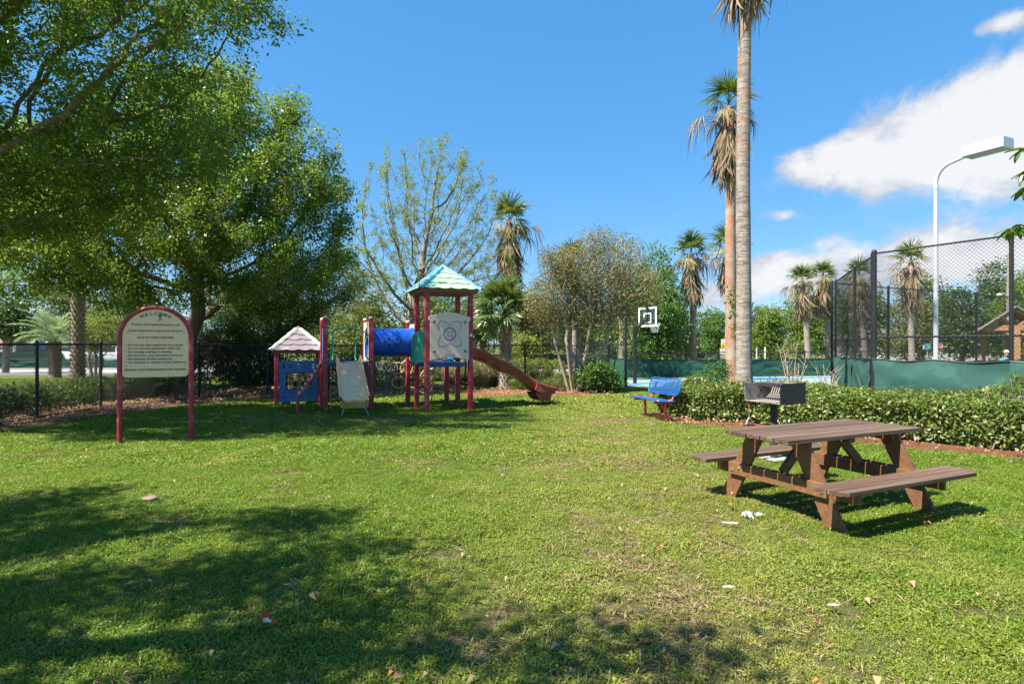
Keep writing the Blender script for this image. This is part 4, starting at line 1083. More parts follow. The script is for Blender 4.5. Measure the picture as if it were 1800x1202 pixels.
def fan_palm(label, px, d, crown_row, trunk_r, lean=(0, 0), scale=1.0, ngreen=12, nhalf=4, narm=3, nskirt=34, skirt_len=1.0, seed=0, mat=None, group='tall fan palms', name='fan_palm', base_flare=1.45, armdir=None, up=(6, 86)):
    g = np.random.default_rng(seed + 500)
    X = at(px, d); zc = zz(crown_row, d)
    r_ = thing(name, label, 'palm tree', (X, d, 0), 0, group)
    top = Vector((lean[0], lean[1], zc))
    mb = MB(); pts = []; rr = []
    nseg = 26
    for i in range(nseg + 1):
        q = i / nseg
        pts.append((top.x * q ** 1.4 + .02 * math.sin(q * 7 + seed), top.y * q ** 1.4, zc * q))
        rr.append(trunk_r * (1 + (base_flare - 1) * math.exp(-q * zc / .55)) * (1 - .22 * q) * (1 + .02 * g.normal()))
    mb.tube(pts, rr, 20)
    obj('trunk', mb, mat or m_palmtrunk, r_, smooth=True)
    def put(meshes, nm, yaw, pitch, s_, z_off, roll=0, rad=.0):
        m = meshes[g.integers(0, len(meshes))]
        o = obj(nm, m, None, r_)
        o.location = (top.x + rad * math.cos(yaw), top.y + rad * math.sin(yaw), zc + z_off)
        if name != 'fan_palm': roll = g.normal() * .6
        o.rotation_euler = Euler((roll, -pitch, yaw), 'XYZ'); o.scale = (s_, s_, s_)
        return o
    for i in range(ngreen):
        f = (i + .5) / ngreen
        put(FR_GREEN if name == 'fan_palm' else FR_LUSH, 'frond', i * 2.399 + g.normal() * .2, R(up[0] + (up[1] - up[0]) * f ** .8) + g.normal() * .1, scale * (.85 + .25 * g.random()), .05 + .12 * f * scale)
    for i in range(nhalf): put(FR_HALF, 'frond', g.random() * 6.28, R(-5 - 40 * g.random()), scale * (.8 + .3 * g.random()), -.05)
    for i in range(narm):
        yaw = (armdir if armdir is not None and i < 2 else g.random() * 6.28) + g.normal() * .25
        put(FR_DRYARM, 'dead_frond', yaw, R(4 - 26 * g.random()), scale * (.9 + .3 * g.random()), -.1 - .2 * g.random())
    for i in range(nskirt):
        f = i / max(1, nskirt)
        put(FR_SKIRT, 'dead_frond', i * 2.399 + g.normal() * .3, R(-72 - 14 * g.random() + 26 * max(0, .25 - f) * 4 * .3), scale * skirt_len * (.75 + .35 * g.random()), -.12 - f * .95 * scale * skirt_len, g.normal() * .4, trunk_r * .5)
    for i in range(9 if nskirt > 20 else 0):
        put(FR_SKIRT, 'dead_frond', i * .7 + g.normal() * .2, R(-38 - 22 * g.random()), scale * (.6 + .25 * g.random()), .02 - .12 * g.random(), g.normal() * .5, trunk_r * .6)
    if nskirt > 20:
        for i in range(5): put(FR_HALF, 'frond', g.random() * 6.28, R(20 - 45 * g.random()), scale * (.7 + .25 * g.random()), 0)
    return r_
# two tall ones in the hedge
fan_palm('thick grey ringed palm whose crown is cut off by the top of the picture', 1306, 13.6, -160, .178, (.10, .1), 1.05, 14, 4, 4, 40, 1.2, 1, base_flare=1.55, group='palms rising from the hedge')
fan_palm('tall palm close behind the thick one, reddish trunk and long brown skirt', 1287, 16.2, 186, .165, (-.06, .1), 0.72, 9, 3, 4, 48, 1.5, 2, m_redtrunk, armdir=3.05, group='palms rising from the hedge', up=(10, 86))
# little epiphyte leaves on the second trunk
g = np.random.default_rng(8)
C = np.array([(at(1289, 15.95) + g.normal() * .09, 15.95, zz(y_, 15.95) + g.normal() * .13) for y_ in (520, 545, 577, 525) for _ in range(22)])
v, f_, tt = leaves_np(C - C.mean(0), np.tile([0, -1.0, .3], (len(C), 1)), .10, .6, .45, gen=g)
r_ = thing('climbing_vine', 'small green vine leaves clinging to the reddish palm trunk', 'vine', C.mean(0)); obj('foliage', np_mesh('foliage', v, f_, m_fresh, tt), None, r_)
GP = 'slim fan palms in the distance'
fan_palm('slim palm with a shaggy brown skirt left of the two tall trunks', 1220, 30, 447, .16, (-.15, 0), 1.0, 11, 4, 6, 38, 1.35, 3, m_redtrunk, GP, armdir=3.3)
fan_palm('far palm mostly hidden behind the two tall trunks', 1279, 36, 438, .16, (0, 0), 1.3, 9, 3, 7, 30, 1.1, 4, m_redtrunk, GP, armdir=3.2)
fan_palm('leaning palm, left one of the pair before the tennis fence', 1421, 32, 494, .17, (-.35, 0), .75, 12, 2, 4, 34, 1.35, 5, None, GP, armdir=3.2)
fan_palm('leaning palm, right one of the pair before the tennis fence', 1460, 33, 488, .17, (-.45, 0), .8, 12, 3, 4, 36, 1.4, 6, None, GP, armdir=2.8)
fan_palm('palm seen through the narrow side of the tennis fence', 1521, 31, 487, .15, (-.35, 0), .8, 9, 3, 5, 30, 1.3, 7, None, GP)
fan_palm('palm with a wide straw skirt seen through the tennis fence left of the lamp post', 1603, 29, 462, .15, (-.05, 0), .85, 9, 3, 5, 40, 1.4, 8, None, GP, armdir=3.4)
fan_palm('palm with ragged skirt rising between the tower and the bare multi-stemmed tree', 893, 27, 392, .17, (.05, 0), 1.05, 11, 5, 6, 40, 1.4, 9, m_redtrunk, GP, armdir=.1)
fan_palm('palm half hidden behind the bare multi-stemmed tree', 1012, 30, 458, .15, (-.2, 0), .85, 8, 3, 5, 26, 1.0, 10, None, GP, armdir=3.0)
# short lush fan palm behind the slide
sh_p = fan_palm('short lush fan palm with criss-cross trunk behind the red slide', 888, 19.6, 556, .15, (-.05, 0), .92, 46, 0, 0, 7, .55, 11, m_greybark, None, 'short_fan_palm', 1.5, up=(-38, 72))
def boots(parent, r0, z0, z1, rows, per, mat, size, out_=.10, taper=0):
    mb = MB()
    for j in range(rows):
        z_ = z0 + (z1 - z0) * j / rows
        for k in range(per):
            a = 6.283 * (k + .5 * (j % 2)) / per
            c_, s_ = math.cos(a), math.sin(a)
            rr = r0 * (1 - taper * j / rows)
            p = Vector((c_ * rr * .9, s_ * rr * .9, z_)); o_ = Vector((c_, s_, 0)); tn = Vector((-s_, c_, 0))
            tip = p + o_ * out_ + Vector((0, 0, size * 1.1)) + tn * random.uniform(-.02, .02)
            mb.add([p - tn * size * .6, p + tn * size * .6, tip + tn * size * .18, tip - tn * size * .18, p + Vector((0, 0, -size * .7)), tip + o_ * .012 - Vector((0, 0, .02))],
                   [(0, 3, 2, 1), (0, 4, 5, 3), (4, 1, 2, 5), (3, 5, 2)])
    o = obj('leaf_base', mb, mat, parent); o['kind'] = 'stuff'
boots(sh_p, .17, .05, 2.2, 18, 9, surf('palm_boot', (0.34, 0.29, 0.24), .95, .3, 8, .5, 30, col2=(0.15, .11, .08), c2scale=6), .09, .10, .15)
# feather palms beyond the left fence
def feather_mesh(seed, L, nl, ll, mat, arch=.5):
    g = np.random.default_rng(seed); V = []; Fq = []; T = []
    pts = [np.array([L * q * (1 - .12 * q), 0, arch * L * (q - 1.15 * q * q)]) for q in np.linspace(0, 1, 9)]
    k = 0
    for i, p in enumerate(pts):
        w_ = .018 * (1.2 - i / 9); V += [p + [0, -w_, 0], p + [0, w_, 0]]; T += [.9, .9]
        if i: Fq.append((2 * i - 2, 2 * i - 1, 2 * i + 1, 2 * i))
    for i in range(nl):
        q = .12 + .87 * i / nl; f = q * 8; a = int(min(7, f)); p = pts[a] + (pts[a + 1] - pts[a]) * (f - a); dx = pts[a + 1] - pts[a]; dx = dx / np.linalg.norm(dx)
        for sgn in (-1, 1):
            l_ = ll * (math.sin(q * 3.0) * .8 + .25) * (1 + .1 * g.normal())
            d = np.array([0, sgn, 0.25]) * .8 + dx * .75 + g.normal(size=3) * .08; d /= np.linalg.norm(d)
            n0 = len(V); sd = dx * .016
            m_ = p + d * l_ * .55; e = p + d * l_ + np.array([0, 0, -.22 * l_])
            V += [p - sd, p + sd, m_ + sd, m_ - sd, e]; tt_ = g.random(); T += [tt_] * 5
            Fq += [(n0, n0 + 1, n0 + 2, n0 + 3), (n0 + 3, n0 + 2, n0 + 4, n0 + 4)]
    return V, Fq, T
def feather_obj_mesh(seed, L, nl, ll, mat):
    V, Fq, T = feather_mesh(seed, L, nl, ll, mat)
    me = bpy.data.meshes.new('frond'); me.from_pydata([tuple(v) for v in V], [], [f if f[2] != f[3] else f[:3] for f in Fq]); me.update()
    a = me.attributes.new('tint', 'FLOAT', 'POINT'); a.data.foreach_set('value', np.array(T, np.float32)); me.materials.append(mat)
    return me
FE_SILVER = [feather_obj_mesh(s, 2.0, 34, .42, m_blue_palm) for s in range(3)]
FE_GREEN = [feather_obj_mesh(s + 5, 2.6, 36, .5, m_palmgreen) for s in range(3)]
def feather_palm(label, px, d, crown_row, rad, meshes, n, seed, bootmat, rows):
    g = np.random.default_rng(seed); X = at(px, d); zc = zz(crown_row, d)
    r_ = thing('feather_palm', label, 'palm tree', (X, d, 0))
    mb = MB(); mb.tube([(0, 0, 0), (0, 0, .25), (0, 0, zc * .5), (0, 0, zc)], [rad * 1.25, rad * 1.02, rad * .98, rad], 14)
    obj('trunk', mb, bootmat, r_, smooth=True)
    boots(r_, rad, .15, zc, rows, 11, bootmat, rad * .42, rad * .34)
    for i in range(n):
        m = meshes[g.integers(0, len(meshes))]; o = obj('frond', m, None, r_)
        o.location = (0, 0, zc); o.rotation_euler = Euler((0, -R(-8 + 78 * (i / n)), i * 2.399 + g.normal() * .15), 'XYZ'); s = .85 + .3 * g.random(); o.scale = (s, s, s)
    return r_
m_dateboot = surf('date_palm_bark', (0.28, 0.20, 0.14), .95, .35, 9, .6, 30, col2=(0.13, .09, .06), c2scale=6)
feather_palm('stout feather palm with a scaly trunk, the nearer one beyond the left fence', 137, 22.5, 500, .225, FE_GREEN, 20, 1, m_dateboot, 24)
feather_palm('silvery feather palm with a shorter scaly trunk, farther left beyond the fence', 97, 26.5, 600, .21, FE_SILVER, 26, 2, m_dateboot, 16)
# small multi-stemmed tree between the feather palms and the sign
multi_stem('crape_myrtle', 'small multi-stemmed tree with yellowish leaves left of the welcome sign', (at(168, 25), 25),
           [[(at(168, 25) + a * .12, 25, 0), (at(168, 25) + a * .3, 25, .8)] for a in (-1, 0, 1)],
           [(at(168, 25), 25, 2.3, 1.1, 1.0, 1.0), (at(175, 25), 25, 1.6, .8, .8, .7)], 350, m_greybark, m_gold, .05, 6000, .09, 91, .2, .35, leafrad=.16, cat='tree')
multi_stem('flowering_shrub', 'leggy shrub with pale pink blossom beyond the fence right of the sign', (at(352, 19.8), 19.8),
           [[(at(352, 19.8) + a * .1, 19.8, 0), (at(352, 19.8) + a * .25, 19.8, .5)] for a in (-1, 0, 1)],
           [(at(352, 19.8), 19.8, 1.5, .7, .6, .8)], 200, m_greybark, leafy('pink_blossom', (0.10, 0.14, 0.04), (0.2, 0.2, 0.07), (0.72, 0.36, 0.36), .3, .6, .3, .3), .03, 3500, .07, 92, .2, .35, leafrad=.14, cat='shrub')
# big leaved branch reaching in at the right edge
g = np.random.default_rng(17)
r_ = thing('magnolia_tree', 'big leaved evergreen whose branch tips reach in at the right edge over the fence', 'tree', (9.75, 7.6, 0))
mb = MB(); mb.tube([(0, 0, 0), (.03, 0, 1.5), (0, .02, 3.0), (.1, 0, 4.6), (.05, 0, 5.6)], [.11, .085, .07, .04, .015], 9)
big = leafy('big_glossy_leaf', (0.045, 0.095, 0.015), (0.15, 0.25, 0.03), None, 0, .3, .3, .6, .1)
def bigleaf(seed):
    g2 = np.random.default_rng(seed); m_ = MB(); L = .2; W = .032
    rows = []
    for i in range(7):
        q = i / 6; wv = W * math.sin(math.pi * (q * .92 + .04)) ** .8
        zc = -.22 * L * q * q
        rows.append([(L * q, -wv, zc + .012), (L * q, 0, zc), (L * q, wv, zc + .012)])
    m_.grid(rows); me = m_.mesh('leaf', big, True)
    a = me.attributes.new('tint', 'FLOAT', 'POINT'); a.data.foreach_set('value', np.full(len(me.vertices), g2.random(), np.float32))
    return me
BL = [bigleaf(s) for s in range(4)]
def tw(target, root_z):
    tgt = Vector(target) - Vector(r_.location); b0 = Vector((.05, 0, root_z))
    mid = b0.lerp(tgt, .55) + Vector((0, 0, .12)); mb.tube([b0, mid, tgt], [.03, .014, .006], 6)
    ax = (tgt - mid).normalized()
    for k in range(11):
        o = obj('leaf', BL[k % 4], None, r_); o.location = tgt - ax * .05 * (k // 3)
        yaw = math.atan2(ax.y, ax.x) + (k - 5) * .62; o.rotation_euler = Euler((g.normal() * .3, .25 + g.normal() * .3 + .5 * (k % 3) * .5, yaw), 'XYZ'); s = .75 + .4 * g.random(); o.scale = (s, s, s)
for (px_, py_, d_) in ((1797, 262, 7.4), (1799, 302, 7.5), (1790, 395, 7.5), (1772, 402, 7.6), (1800, 330, 7.2), (1830, 280, 7.3), (1835, 380, 7.6), (1850, 330, 7.4), (1860, 230, 7.6)):
    tw((at(px_, d_), d_, zz(py_, d_)), zz(py_, d_) - .35)
for k in range(40):
    d_ = 7.0 + g.random() * 1.6; tw_ = (9.75 + g.normal() * .5 + .25, d_, 3.4 + g.random() * 2.2)
    if tw_[0] / d_ > .93: tw(tw_, tw_[2] - .4)
obj('trunk', mb, m_greybark, r_, smooth=True)

# ================================================================== FENCES
m_black = surf('black_vinyl', (0.018, 0.018, 0.02), .45, .2, 6, .05, 60)
m_wire = surf('black_wire', (0.010, 0.010, 0.011), .7, .1, 4, 0)
m_screen = surf('green_windscreen', (0.022, 0.088, 0.070), .8, .22, 1.6, .35, 150, col2=(0.040, 0.125, 0.10), c2scale=2.5)
m_screen2 = surf('dark_green_windscreen', (0.012, 0.075, 0.045), .8, .2, 1.2, .35, 120)
def chain(L, h, cell, r=.0022, z0=.04):
    """chain link between x 0..L, z z0..h : two families of diagonal wires"""
    segs = []
    W = h - z0
    n0 = int(-W / cell) - 1; n1 = int(L / cell) + 1
    for k in range(n0, n1):
        x0 = k * cell
        a = max(0.0, x0); b = min(L, x0 + W)
        if b - a > 1e-3: segs.append((a, z0 + a - x0, b, z0 + b - x0))
        a2 = max(0.0, x0); b2 = min(L, x0 + W)
        if b2 - a2 > 1e-3: segs.append((a2, h - (a2 - x0), b2, h - (b2 - x0)))
    S = np.array(segs); n = len(S)
    p = np.stack([S[:, 0], np.zeros(n), S[:, 1]], 1); q = np.stack([S[:, 2], np.zeros(n), S[:, 3]], 1)
    d = q - p; d /= np.linalg.norm(d, axis=1, keepdims=True)
    yy = np.array([0, 1.0, 0]); s_ = np.cross(d, yy)
    V = []
    for c in (p, q):
        for a in (0, 2.094, 4.189): V.append(c + (np.cos(a) * s_ + np.sin(a) * yy) * r + yy * 0)
    V = np.stack(V, 1).reshape(-1, 3); k = (np.arange(n) * 6)[:, None]
    Fq = np.concatenate([k + np.array([[0, 1, 4, 3]]), k + np.array([[1, 2, 5, 4]]), k + np.array([[2, 0, 3, 5]])])
    return V, Fq
def fence(name, label, pts, h, cell, post_r=.03, rails=(1.0,), wire_r=.0022, tops=None, screen=None, screen_mat=None, gates=(), cap=True, sag=.0, group=None):
    """pts: post positions; rails: heights; screen (z0,z1) along it"""
    base = pts[0]
    root = thing(name, label, 'fence', (base[0], base[1], 0), 0, group)
    for i, p in enumerate(pts):
        mb = MB(); hh = h + .04; pr = post_r * (1.45 if i in gates else 1)
        mb.cyl((0, 0, -.05), (0, 0, hh), pr, 12)
        if cap: mb.lathe([(pr * 1.12, hh - .01), (pr * 1.12, hh + .012), (pr * .7, hh + .04), (.004, hh + .055)], 12)
        for zb in np.linspace(.25, h - .15, 5): mb.lathe([(pr * 1.13, zb - .012), (pr * 1.13, zb + .012)], 12)
        obj('post', mb, m_black, root, (p[0] - base[0], p[1] - base[1], 0), smooth=True)
    for a, b in zip(pts, pts[1:]):
        dx, dy = b[0] - a[0], b[1] - a[1]; L = math.hypot(dx, dy); ang = math.atan2(dy, dx); loc = (a[0] - base[0], a[1] - base[1], 0)
        for rz_ in rails:
            mb = MB().cyl((0, 0, rz_), (L, 0, rz_), .021, 10); obj('top_rail' if rz_ == max(rails) else 'mid_rail', mb, m_black, root, loc, (0, 0, ang), smooth=True)
        V, Fq = chain(L, h - .01, cell, wire_r)
        V[:, 1] += -.03
        obj('chain_link', np_mesh('chain_link', V, Fq, m_wire), None, root, loc, (0, 0, ang))['kind'] = 'stuff'
        if screen:
            z0, z1 = screen; rows = []
            nn = int(L * 9)
            for j in range(9):
                f = j / 8; row = []
                for k in range(nn + 1):
                    x_ = L * k / nn; ph = base[0] + x_
                    sg = .045 * (.5 - .5 * math.cos(2 * math.pi * x_ / (L / max(1, round(L / 1.3)))))
                    row.append((x_, -.06 - .06 * (vnoise(x_ + a[0], f * 3 + a[1], .45) - .5) - .012 * math.sin(f * 9 + x_ * 2), z0 + (z1 - z0 - sg) * f))
                rows.append(row)
            obj('windscreen', MB().grid(rows, (0, .004, 0)), screen_mat, root, loc, (0, 0, ang), smooth=True)
            hem = MB().tube([(p_[0], p_[1] - .004, p_[2]) for p_ in rows[-1]], .012, 5)
            obj('hem', hem, m_black, root, loc, (0, 0, ang))
    return root
def seg(a, b, n): return [(a[0] + (b[0] - a[0]) * i / n, a[1] + (b[1] - a[1]) * i / n) for i in range(n + 1)]
# playground fence
side = [(-9.6, 8.0), (at(65, 11.75), 11.75), (at(177, 13.6), 13.6), (at(350, 16.3), 16.3)]
fence('chain_link_fence', 'low black chain-link fence along the left side, behind the sign', side, 1.56, .066, wire_r=.0034, rails=(1.56, .06))
back = [(at(350, 16.3), 16.3)] + seg((at(350, 16.3), 16.3), (at(578, 18.4), 18.4), 2)[1:] + seg((at(578, 18.4), 18.4), (at(818, 19.3), 19.3), 2)[1:] + [(at(923, 20.3), 20.3)] + seg((at(923, 20.3), 20.3), (at(1070, 20.9), 20.9), 1)[1:]
fence('chain_link_fence', 'low black chain-link fence behind the playground and slide', back[0:], 1.53, .066, wire_r=.0034, rails=(1.53, .06))
# court gate post with green panel at the right end of that fence
fence('court_fence', 'short fence bay with dark green screen and a tall black gate post', [(at(1072, 21.6), 21.6), (at(1100, 20.4), 20.4)], 1.56, .062, .035, (1.56,), screen=(.04, 1.06), screen_mat=m_screen2, gates=())
gp = thing('gate_post', 'tall black post at the court entrance left of the hoop', 'post', (at(1100, 20.25), 20.25, 0))
obj('shaft', MB().cyl((0, 0, 0), (0, 0, 2.5), .045, 14).lathe([(.05, 2.5), (.05, 2.52), (.02, 2.56)], 14), m_black, gp, smooth=True)
# far court fence
fence('court_fence', 'low fence with dark green screen along the far side of the basketball court', seg((at(1100, 26.4), 26.4), (at(1560, 28.6), 28.6), 6), 1.21, .08, .03, (1.21, .85), .003, screen=(.03, .86), screen_mat=m_screen2)
fence('tall_fence', 'tall see-through black fence of the farther court behind the bare tree', seg((at(868, 36), 36), (at(1085, 38), 38), 5), 2.55, .14, .035, (2.55, 1.45), .004, screen=(.2, .95), screen_mat=m_screen2)
# tennis fence: corner, front side, chamfer and back
CR = (8.15, 12.8)
tf = fence('tennis_fence', 'tall black tennis court fence with green windscreen behind the hedge, front side', [CR, (9.35, 10.65), (10.6, 8.5)], 3.6, .078, .036, (3.6, 1.72), .0026, screen=(.1, 1.24), screen_mat=m_screen, gates=(0,))
fence('tennis_fence', 'narrow angled side of the tall tennis fence, running back from its corner', [(10.3, 18.1), (8.95, 14.85), (8.17, 12.9)], 3.55, .078, .036, (3.55, 1.69), .0026, screen=(.1, 1.22), screen_mat=m_screen)
fence('tennis_fence', 'far side of the tall tennis fence seen through the front side', [(10.35, 18.4), (13.2, 19.95), (18.2, 22.3), (22.9, 25.0)], 3.55, .10, .04, (3.55, .12), .003, screen=(.1, .95), screen_mat=m_screen2)

# ================================================================== PICNIC TABLE
m_plank = wood('weathered_plank', (0.130, 0.064, 0.033), (0.046, 0.024, 0.014), (0.23, 0.165, 0.115), .7, .75, (.8, 36, 36))
m_frame = wood('stained_frame_wood', (0.23, 0.108, 0.042), (0.13, 0.056, 0.022), None, 0, .65, (1.6, 22, 22))
m_bolt = surf('galvanised_bolt', (0.62, 0.62, 0.60), .35, .1, 10, 0, metal=.9)
pt = thing('picnic_table', 'brown stained timber picnic table with attached benches on the lawn', 'picnic table', (3.035, 5.56, 0), R(24.5))
def board(name, parent, p, L, w_, th, mat, clip0=0, clip1=0, rot=(0, 0, 0), bev=.004, side=1):
    """board with its length on local x; clip: 45-degree corner cuts on one side at either end"""
    hx, hy = L / 2, w_ / 2
    c0, c1 = clip0, clip1
    poly = [(-hx, -hy), (hx, -hy), (hx, hy), (-hx, hy)]
    if side > 0: poly = [(-hx, -hy)] + [(hx, -hy)] + ([(hx, hy - c1), (hx - c1, hy)] if c1 else [(hx, hy)]) + ([(-hx + c0, hy), (-hx, hy - c0)] if c0 else [(-hx, hy)])
    else: poly = ([(-hx, -hy + c0), (-hx + c0, -hy)] if c0 else [(-hx, -hy)]) + ([(hx - c1, -hy), (hx, -hy + c1)] if c1 else [(hx, -hy)]) + [(hx, hy), (-hx, hy)]
    return obj(name, MB().prism(poly, 'z', -th / 2, th / 2), mat, parent, p, rot, bev)
TZ = .735; BZ = .405
ws = [.14] * 5; gap = .011
y0 = -(5 * .143 + 4 * gap) / 2
for i in range(5):
    y_ = y0 + .0715 + i * (.143 + gap)
    board('tabletop_plank', pt, (random.uniform(-.006, .006), y_, TZ - .019 + random.uniform(-.0015, .0015)), 1.86, .143, .038, m_plank, .05 if i in (4,) else 0, .05 if i in (4,) else 0, (random.uniform(-.006, .006), 0, 0))
for sgn in (-1, 1):
    for j in range(2):
        y_ = sgn * (.655 + j * .149)
        outer = j == 1
        board('bench_plank', pt, (random.uniform(-.005, .005), y_, BZ - .019), 1.86, .143, .038, m_plank, .07 if outer else 0, .07 if outer else 0, side=sgn)
def ang_board(name, parent, x_, ya, za, yb, zb, w_, th, mat, cut=True):
    """leg board in the y-z plane between two heights, ends cut level"""
    dy, dz = yb - ya, zb - za; L = math.hypot(dy, dz); hw = w_ / 2 * L / abs(dz)
    poly = [(ya - hw, za), (ya + hw, za), (yb + hw, zb), (yb - hw, zb)]
    return obj(name, MB().prism(poly, 'x', x_ - th / 2, x_ + th / 2), mat, parent, (0, 0, 0), (0, 0, 0), .003)
for sx in (-1, 1):
    X0 = sx * .62
    for sy in (-1, 1):
        ang_board('leg', pt, X0, sy * .60, -.01, sy * .235, TZ - .040, .165, .038, m_frame)
    # tabletop cleat, inner bench bearer, outer tie board
    obj('cleat', MB().box((X0 - sx * .039, 0, TZ - .075), (.036, .64, .066)), m_frame, pt, bevel=.003)
    obj('bench_bearer', MB().box((X0 - sx * .039, 0, BZ - .038 - .062), (.036, 1.54, .12)), m_frame, pt, bevel=.003)
    obj('tie_board', MB().box((X0 + sx * .039, 0, BZ - .036 - .055), (.036, 1.08, .118)), m_frame, pt, bevel=.003)
    # diagonal brace from tie board to the middle of the top
    a = Vector((X0 - sx * .07, 0, BZ - .05)); b_ = Vector((X0 - sx * .42, 0, TZ - .045)); d_ = (b_ - a); L = d_.length
    mb = MB(); ux = d_.normalized(); n_ = Vector((ux.z, 0, -ux.x)) * .045; ty = Vector((0, .019, 0))
    mb.add([a - n_ - ty, a + n_ - ty, b_ + n_ - ty, b_ - n_ - ty, a - n_ + ty, a + n_ + ty, b_ + n_ + ty, b_ - n_ + ty], [(0, 1, 2, 3), (4, 7, 6, 5), (0, 4, 5, 1), (1, 5, 6, 2), (2, 6, 7, 3), (3, 7, 4, 0)])
    obj('brace', mb, m_frame, pt, bevel=.003)
    for sy in (-1, 1):
        for dy, dz in ((-.035, .012), (.05, -.018)):
            mb = MB(); xx = X0 + sx * .057
            mb.tube([(xx, sy * .44 + dy * sy, BZ - .09 + dz), (xx + sx * .008, sy * .44 + dy * sy, BZ - .09 + dz), (xx + sx * .011, sy * .44 + dy * sy, BZ - .09 + dz)], [.013, .012, .004], 10)
            obj('bolt', mb, m_bolt, pt)
obj('cleat', MB().box((0, 0, TZ - .075), (.09, .6, .038)), m_frame, pt, bevel=.003)

# ================================================================== GRILL
m_soot = surf('sooty_steel', (0.035, 0.034, 0.034), .75, .3, 8, .3, 60, col2=(0.10, 0.075, 0.06), c2scale=9, c2lo=.55, c2hi=.75)
m_ash = surf('ash_stained_steel', (0.30, 0.27, 0.24), .85, .3, 12, .3, 60, col2=(0.12, 0.095, 0.08), c2scale=10)
gr = thing('park_grill', 'black pedestal charcoal grill standing behind the picnic table', 'grill', (3.53, 7.67, 0), R(25))
obj('post', MB().cyl((0, 0, 0), (0, 0, .77), .045, 14), m_soot, gr, smooth=True)
obj('base_pad', MB().box((0, 0, .01), (.34, .34, .05)), surf('concrete_pad', (.27, .26, .24), .9, .1, 5, .3, 40), gr, bevel=.01)
f = MB(); f.box((0, 0, .785), (.44, .58, .006)); f.box((.217, 0, .915), (.006, .58, .25)); f.box((0, .287, .9), (.44, .006, .235))
obj('firebox', f, m_ash, gr)
obj('side_plate', MB().prism([(-.235, .775), (.24, .775), (.24, 1.05), (-.20, 1.05), (-.235, 1.02)], 'y', -.298, -.290), m_soot, gr, bevel=.002)
obj('mount', MB().box((0, 0, .765), (.16, .2, .03)), m_soot, gr, bevel=.004)
obj('lid', MB().box((.10, .03, 1.022), (.23, .56, .012)).box((-.215, .03, 1.015), (.02, .56, .016)), m_soot, gr, bevel=.002)
mb = MB()
for i in range(9):
    y_ = -.265 + i * .036
    mb.tube([(-.20, y_ + .05, .80), (-.12, y_ + .03, .81), (-.02, y_, .90), (.02, y_ - .005, 1.0)], .008, 6)
mb.tube([(-.2, -.22, .80), (-.2, .09, .80)], .008, 6); mb.tube([(.02, -.27, 1.0), (.02, .03, 1.0)], .008, 6)
obj('grate', mb, surf('greasy_iron', (.24, .20, .17), .6, .3, 10, .2, 60), gr, smooth=True)
hk = thing('hanging_handle', 'steel rod with triangular stirrup hanging from the grill', 'grill tool', (at(1317, 7.45), 7.45, 0), R(20))
obj('rod', MB().tube([(0, 0, .765), (0, 0, .60)], .006, 8), m_bolt, hk)
obj('stirrup', MB().tube([(0, 0, .605), (-.055, 0, .51)], .006, 8).tube([(0, 0, .605), (.055, 0, .51)], .006, 8), m_bolt, hk)
obj('crossbar', MB().box((0, 0, .503), (.15, .04, .02)), m_soot, hk, bevel=.004)
obj('collar', MB().cyl((0, 0, .74), (0, 0, .768), .013, 10), surf('red_paint_chip', (.5, .04, .03), .5), hk)

# ================================================================== BLUE PARK BENCH
m_bbench = surf('blue_coated_steel', (0.015, 0.09, 0.28), .42, .12, 4, .04, 60, col2=(0.02, 0.115, 0.31), c2scale=3)
m_redp = surf('red_paint', (0.42, 0.03, 0.045), .5, .15, 5, .06, 50, col2=(0.50, 0.10, 0.10), c2scale=4)
bb = thing('park_bench', 'blue slatted steel bench with red tubular frame facing the playground', 'bench', (3.02, 11.95, 0), R(15))
def slat_panel(name, L, dpt, n, tilt, loc, parent):
    """rounded frame with n strips along its length, lying in local x(depth)-y(length)"""
    mb = MB(); c_ = .09; P = []
    for (sx, sy) in ((1, 1), (-1, 1), (-1, -1), (1, -1)):
        for k in range(6):
            a = {(1, 1): 0, (-1, 1): 90, (-1, -1): 180, (1, -1): 270}[(sx, sy)] + k * 18
            P.append((sx * (dpt / 2 - c_) + c_ * math.cos(R(a)), sy * (L / 2 - c_) + c_ * math.sin(R(a)), 0))
    mb.tube(P, .016, 6, closed=True)
    for i in range(n):
        x_ = -dpt / 2 + dpt * (i + 1) / (n + 1); ll = L - (.02 if abs(x_) < dpt / 2 - c_ else 2 * (c_ - math.sqrt(max(0, c_ ** 2 - (abs(x_) - dpt / 2 + c_) ** 2))))
        mb.box((x_, 0, 0), (dpt / (n + 1) * .66, ll, .007))
    for y_ in np.linspace(-L / 2 + .12, L / 2 - .12, 7): mb.box((0, y_, -.005), (dpt - .02, .012, .006))
    return obj(name, mb, m_bbench, parent, loc, (0, tilt, 0), smooth=False)
slat_panel('seat', 1.22, .40, 8, R(4), (-.10, 0, .42), bb)
slat_panel('backrest', 1.22, .33, 7, R(-72), (.20, 0, .68), bb)
for sy in (-.42, .42):
    obj('leg', MB().cyl((-.02, sy, -.03), (-.02, sy, .39), .028, 10), m_redp, bb, smooth=True)
    obj('seat_support', MB().tube([(-.27, sy, .385), (.02, sy, .39), (.13, sy, .42), (.19, sy, .52), (.225, sy, .66), (.25, sy, .76)], .024, 10), m_redp, bb, smooth=True)

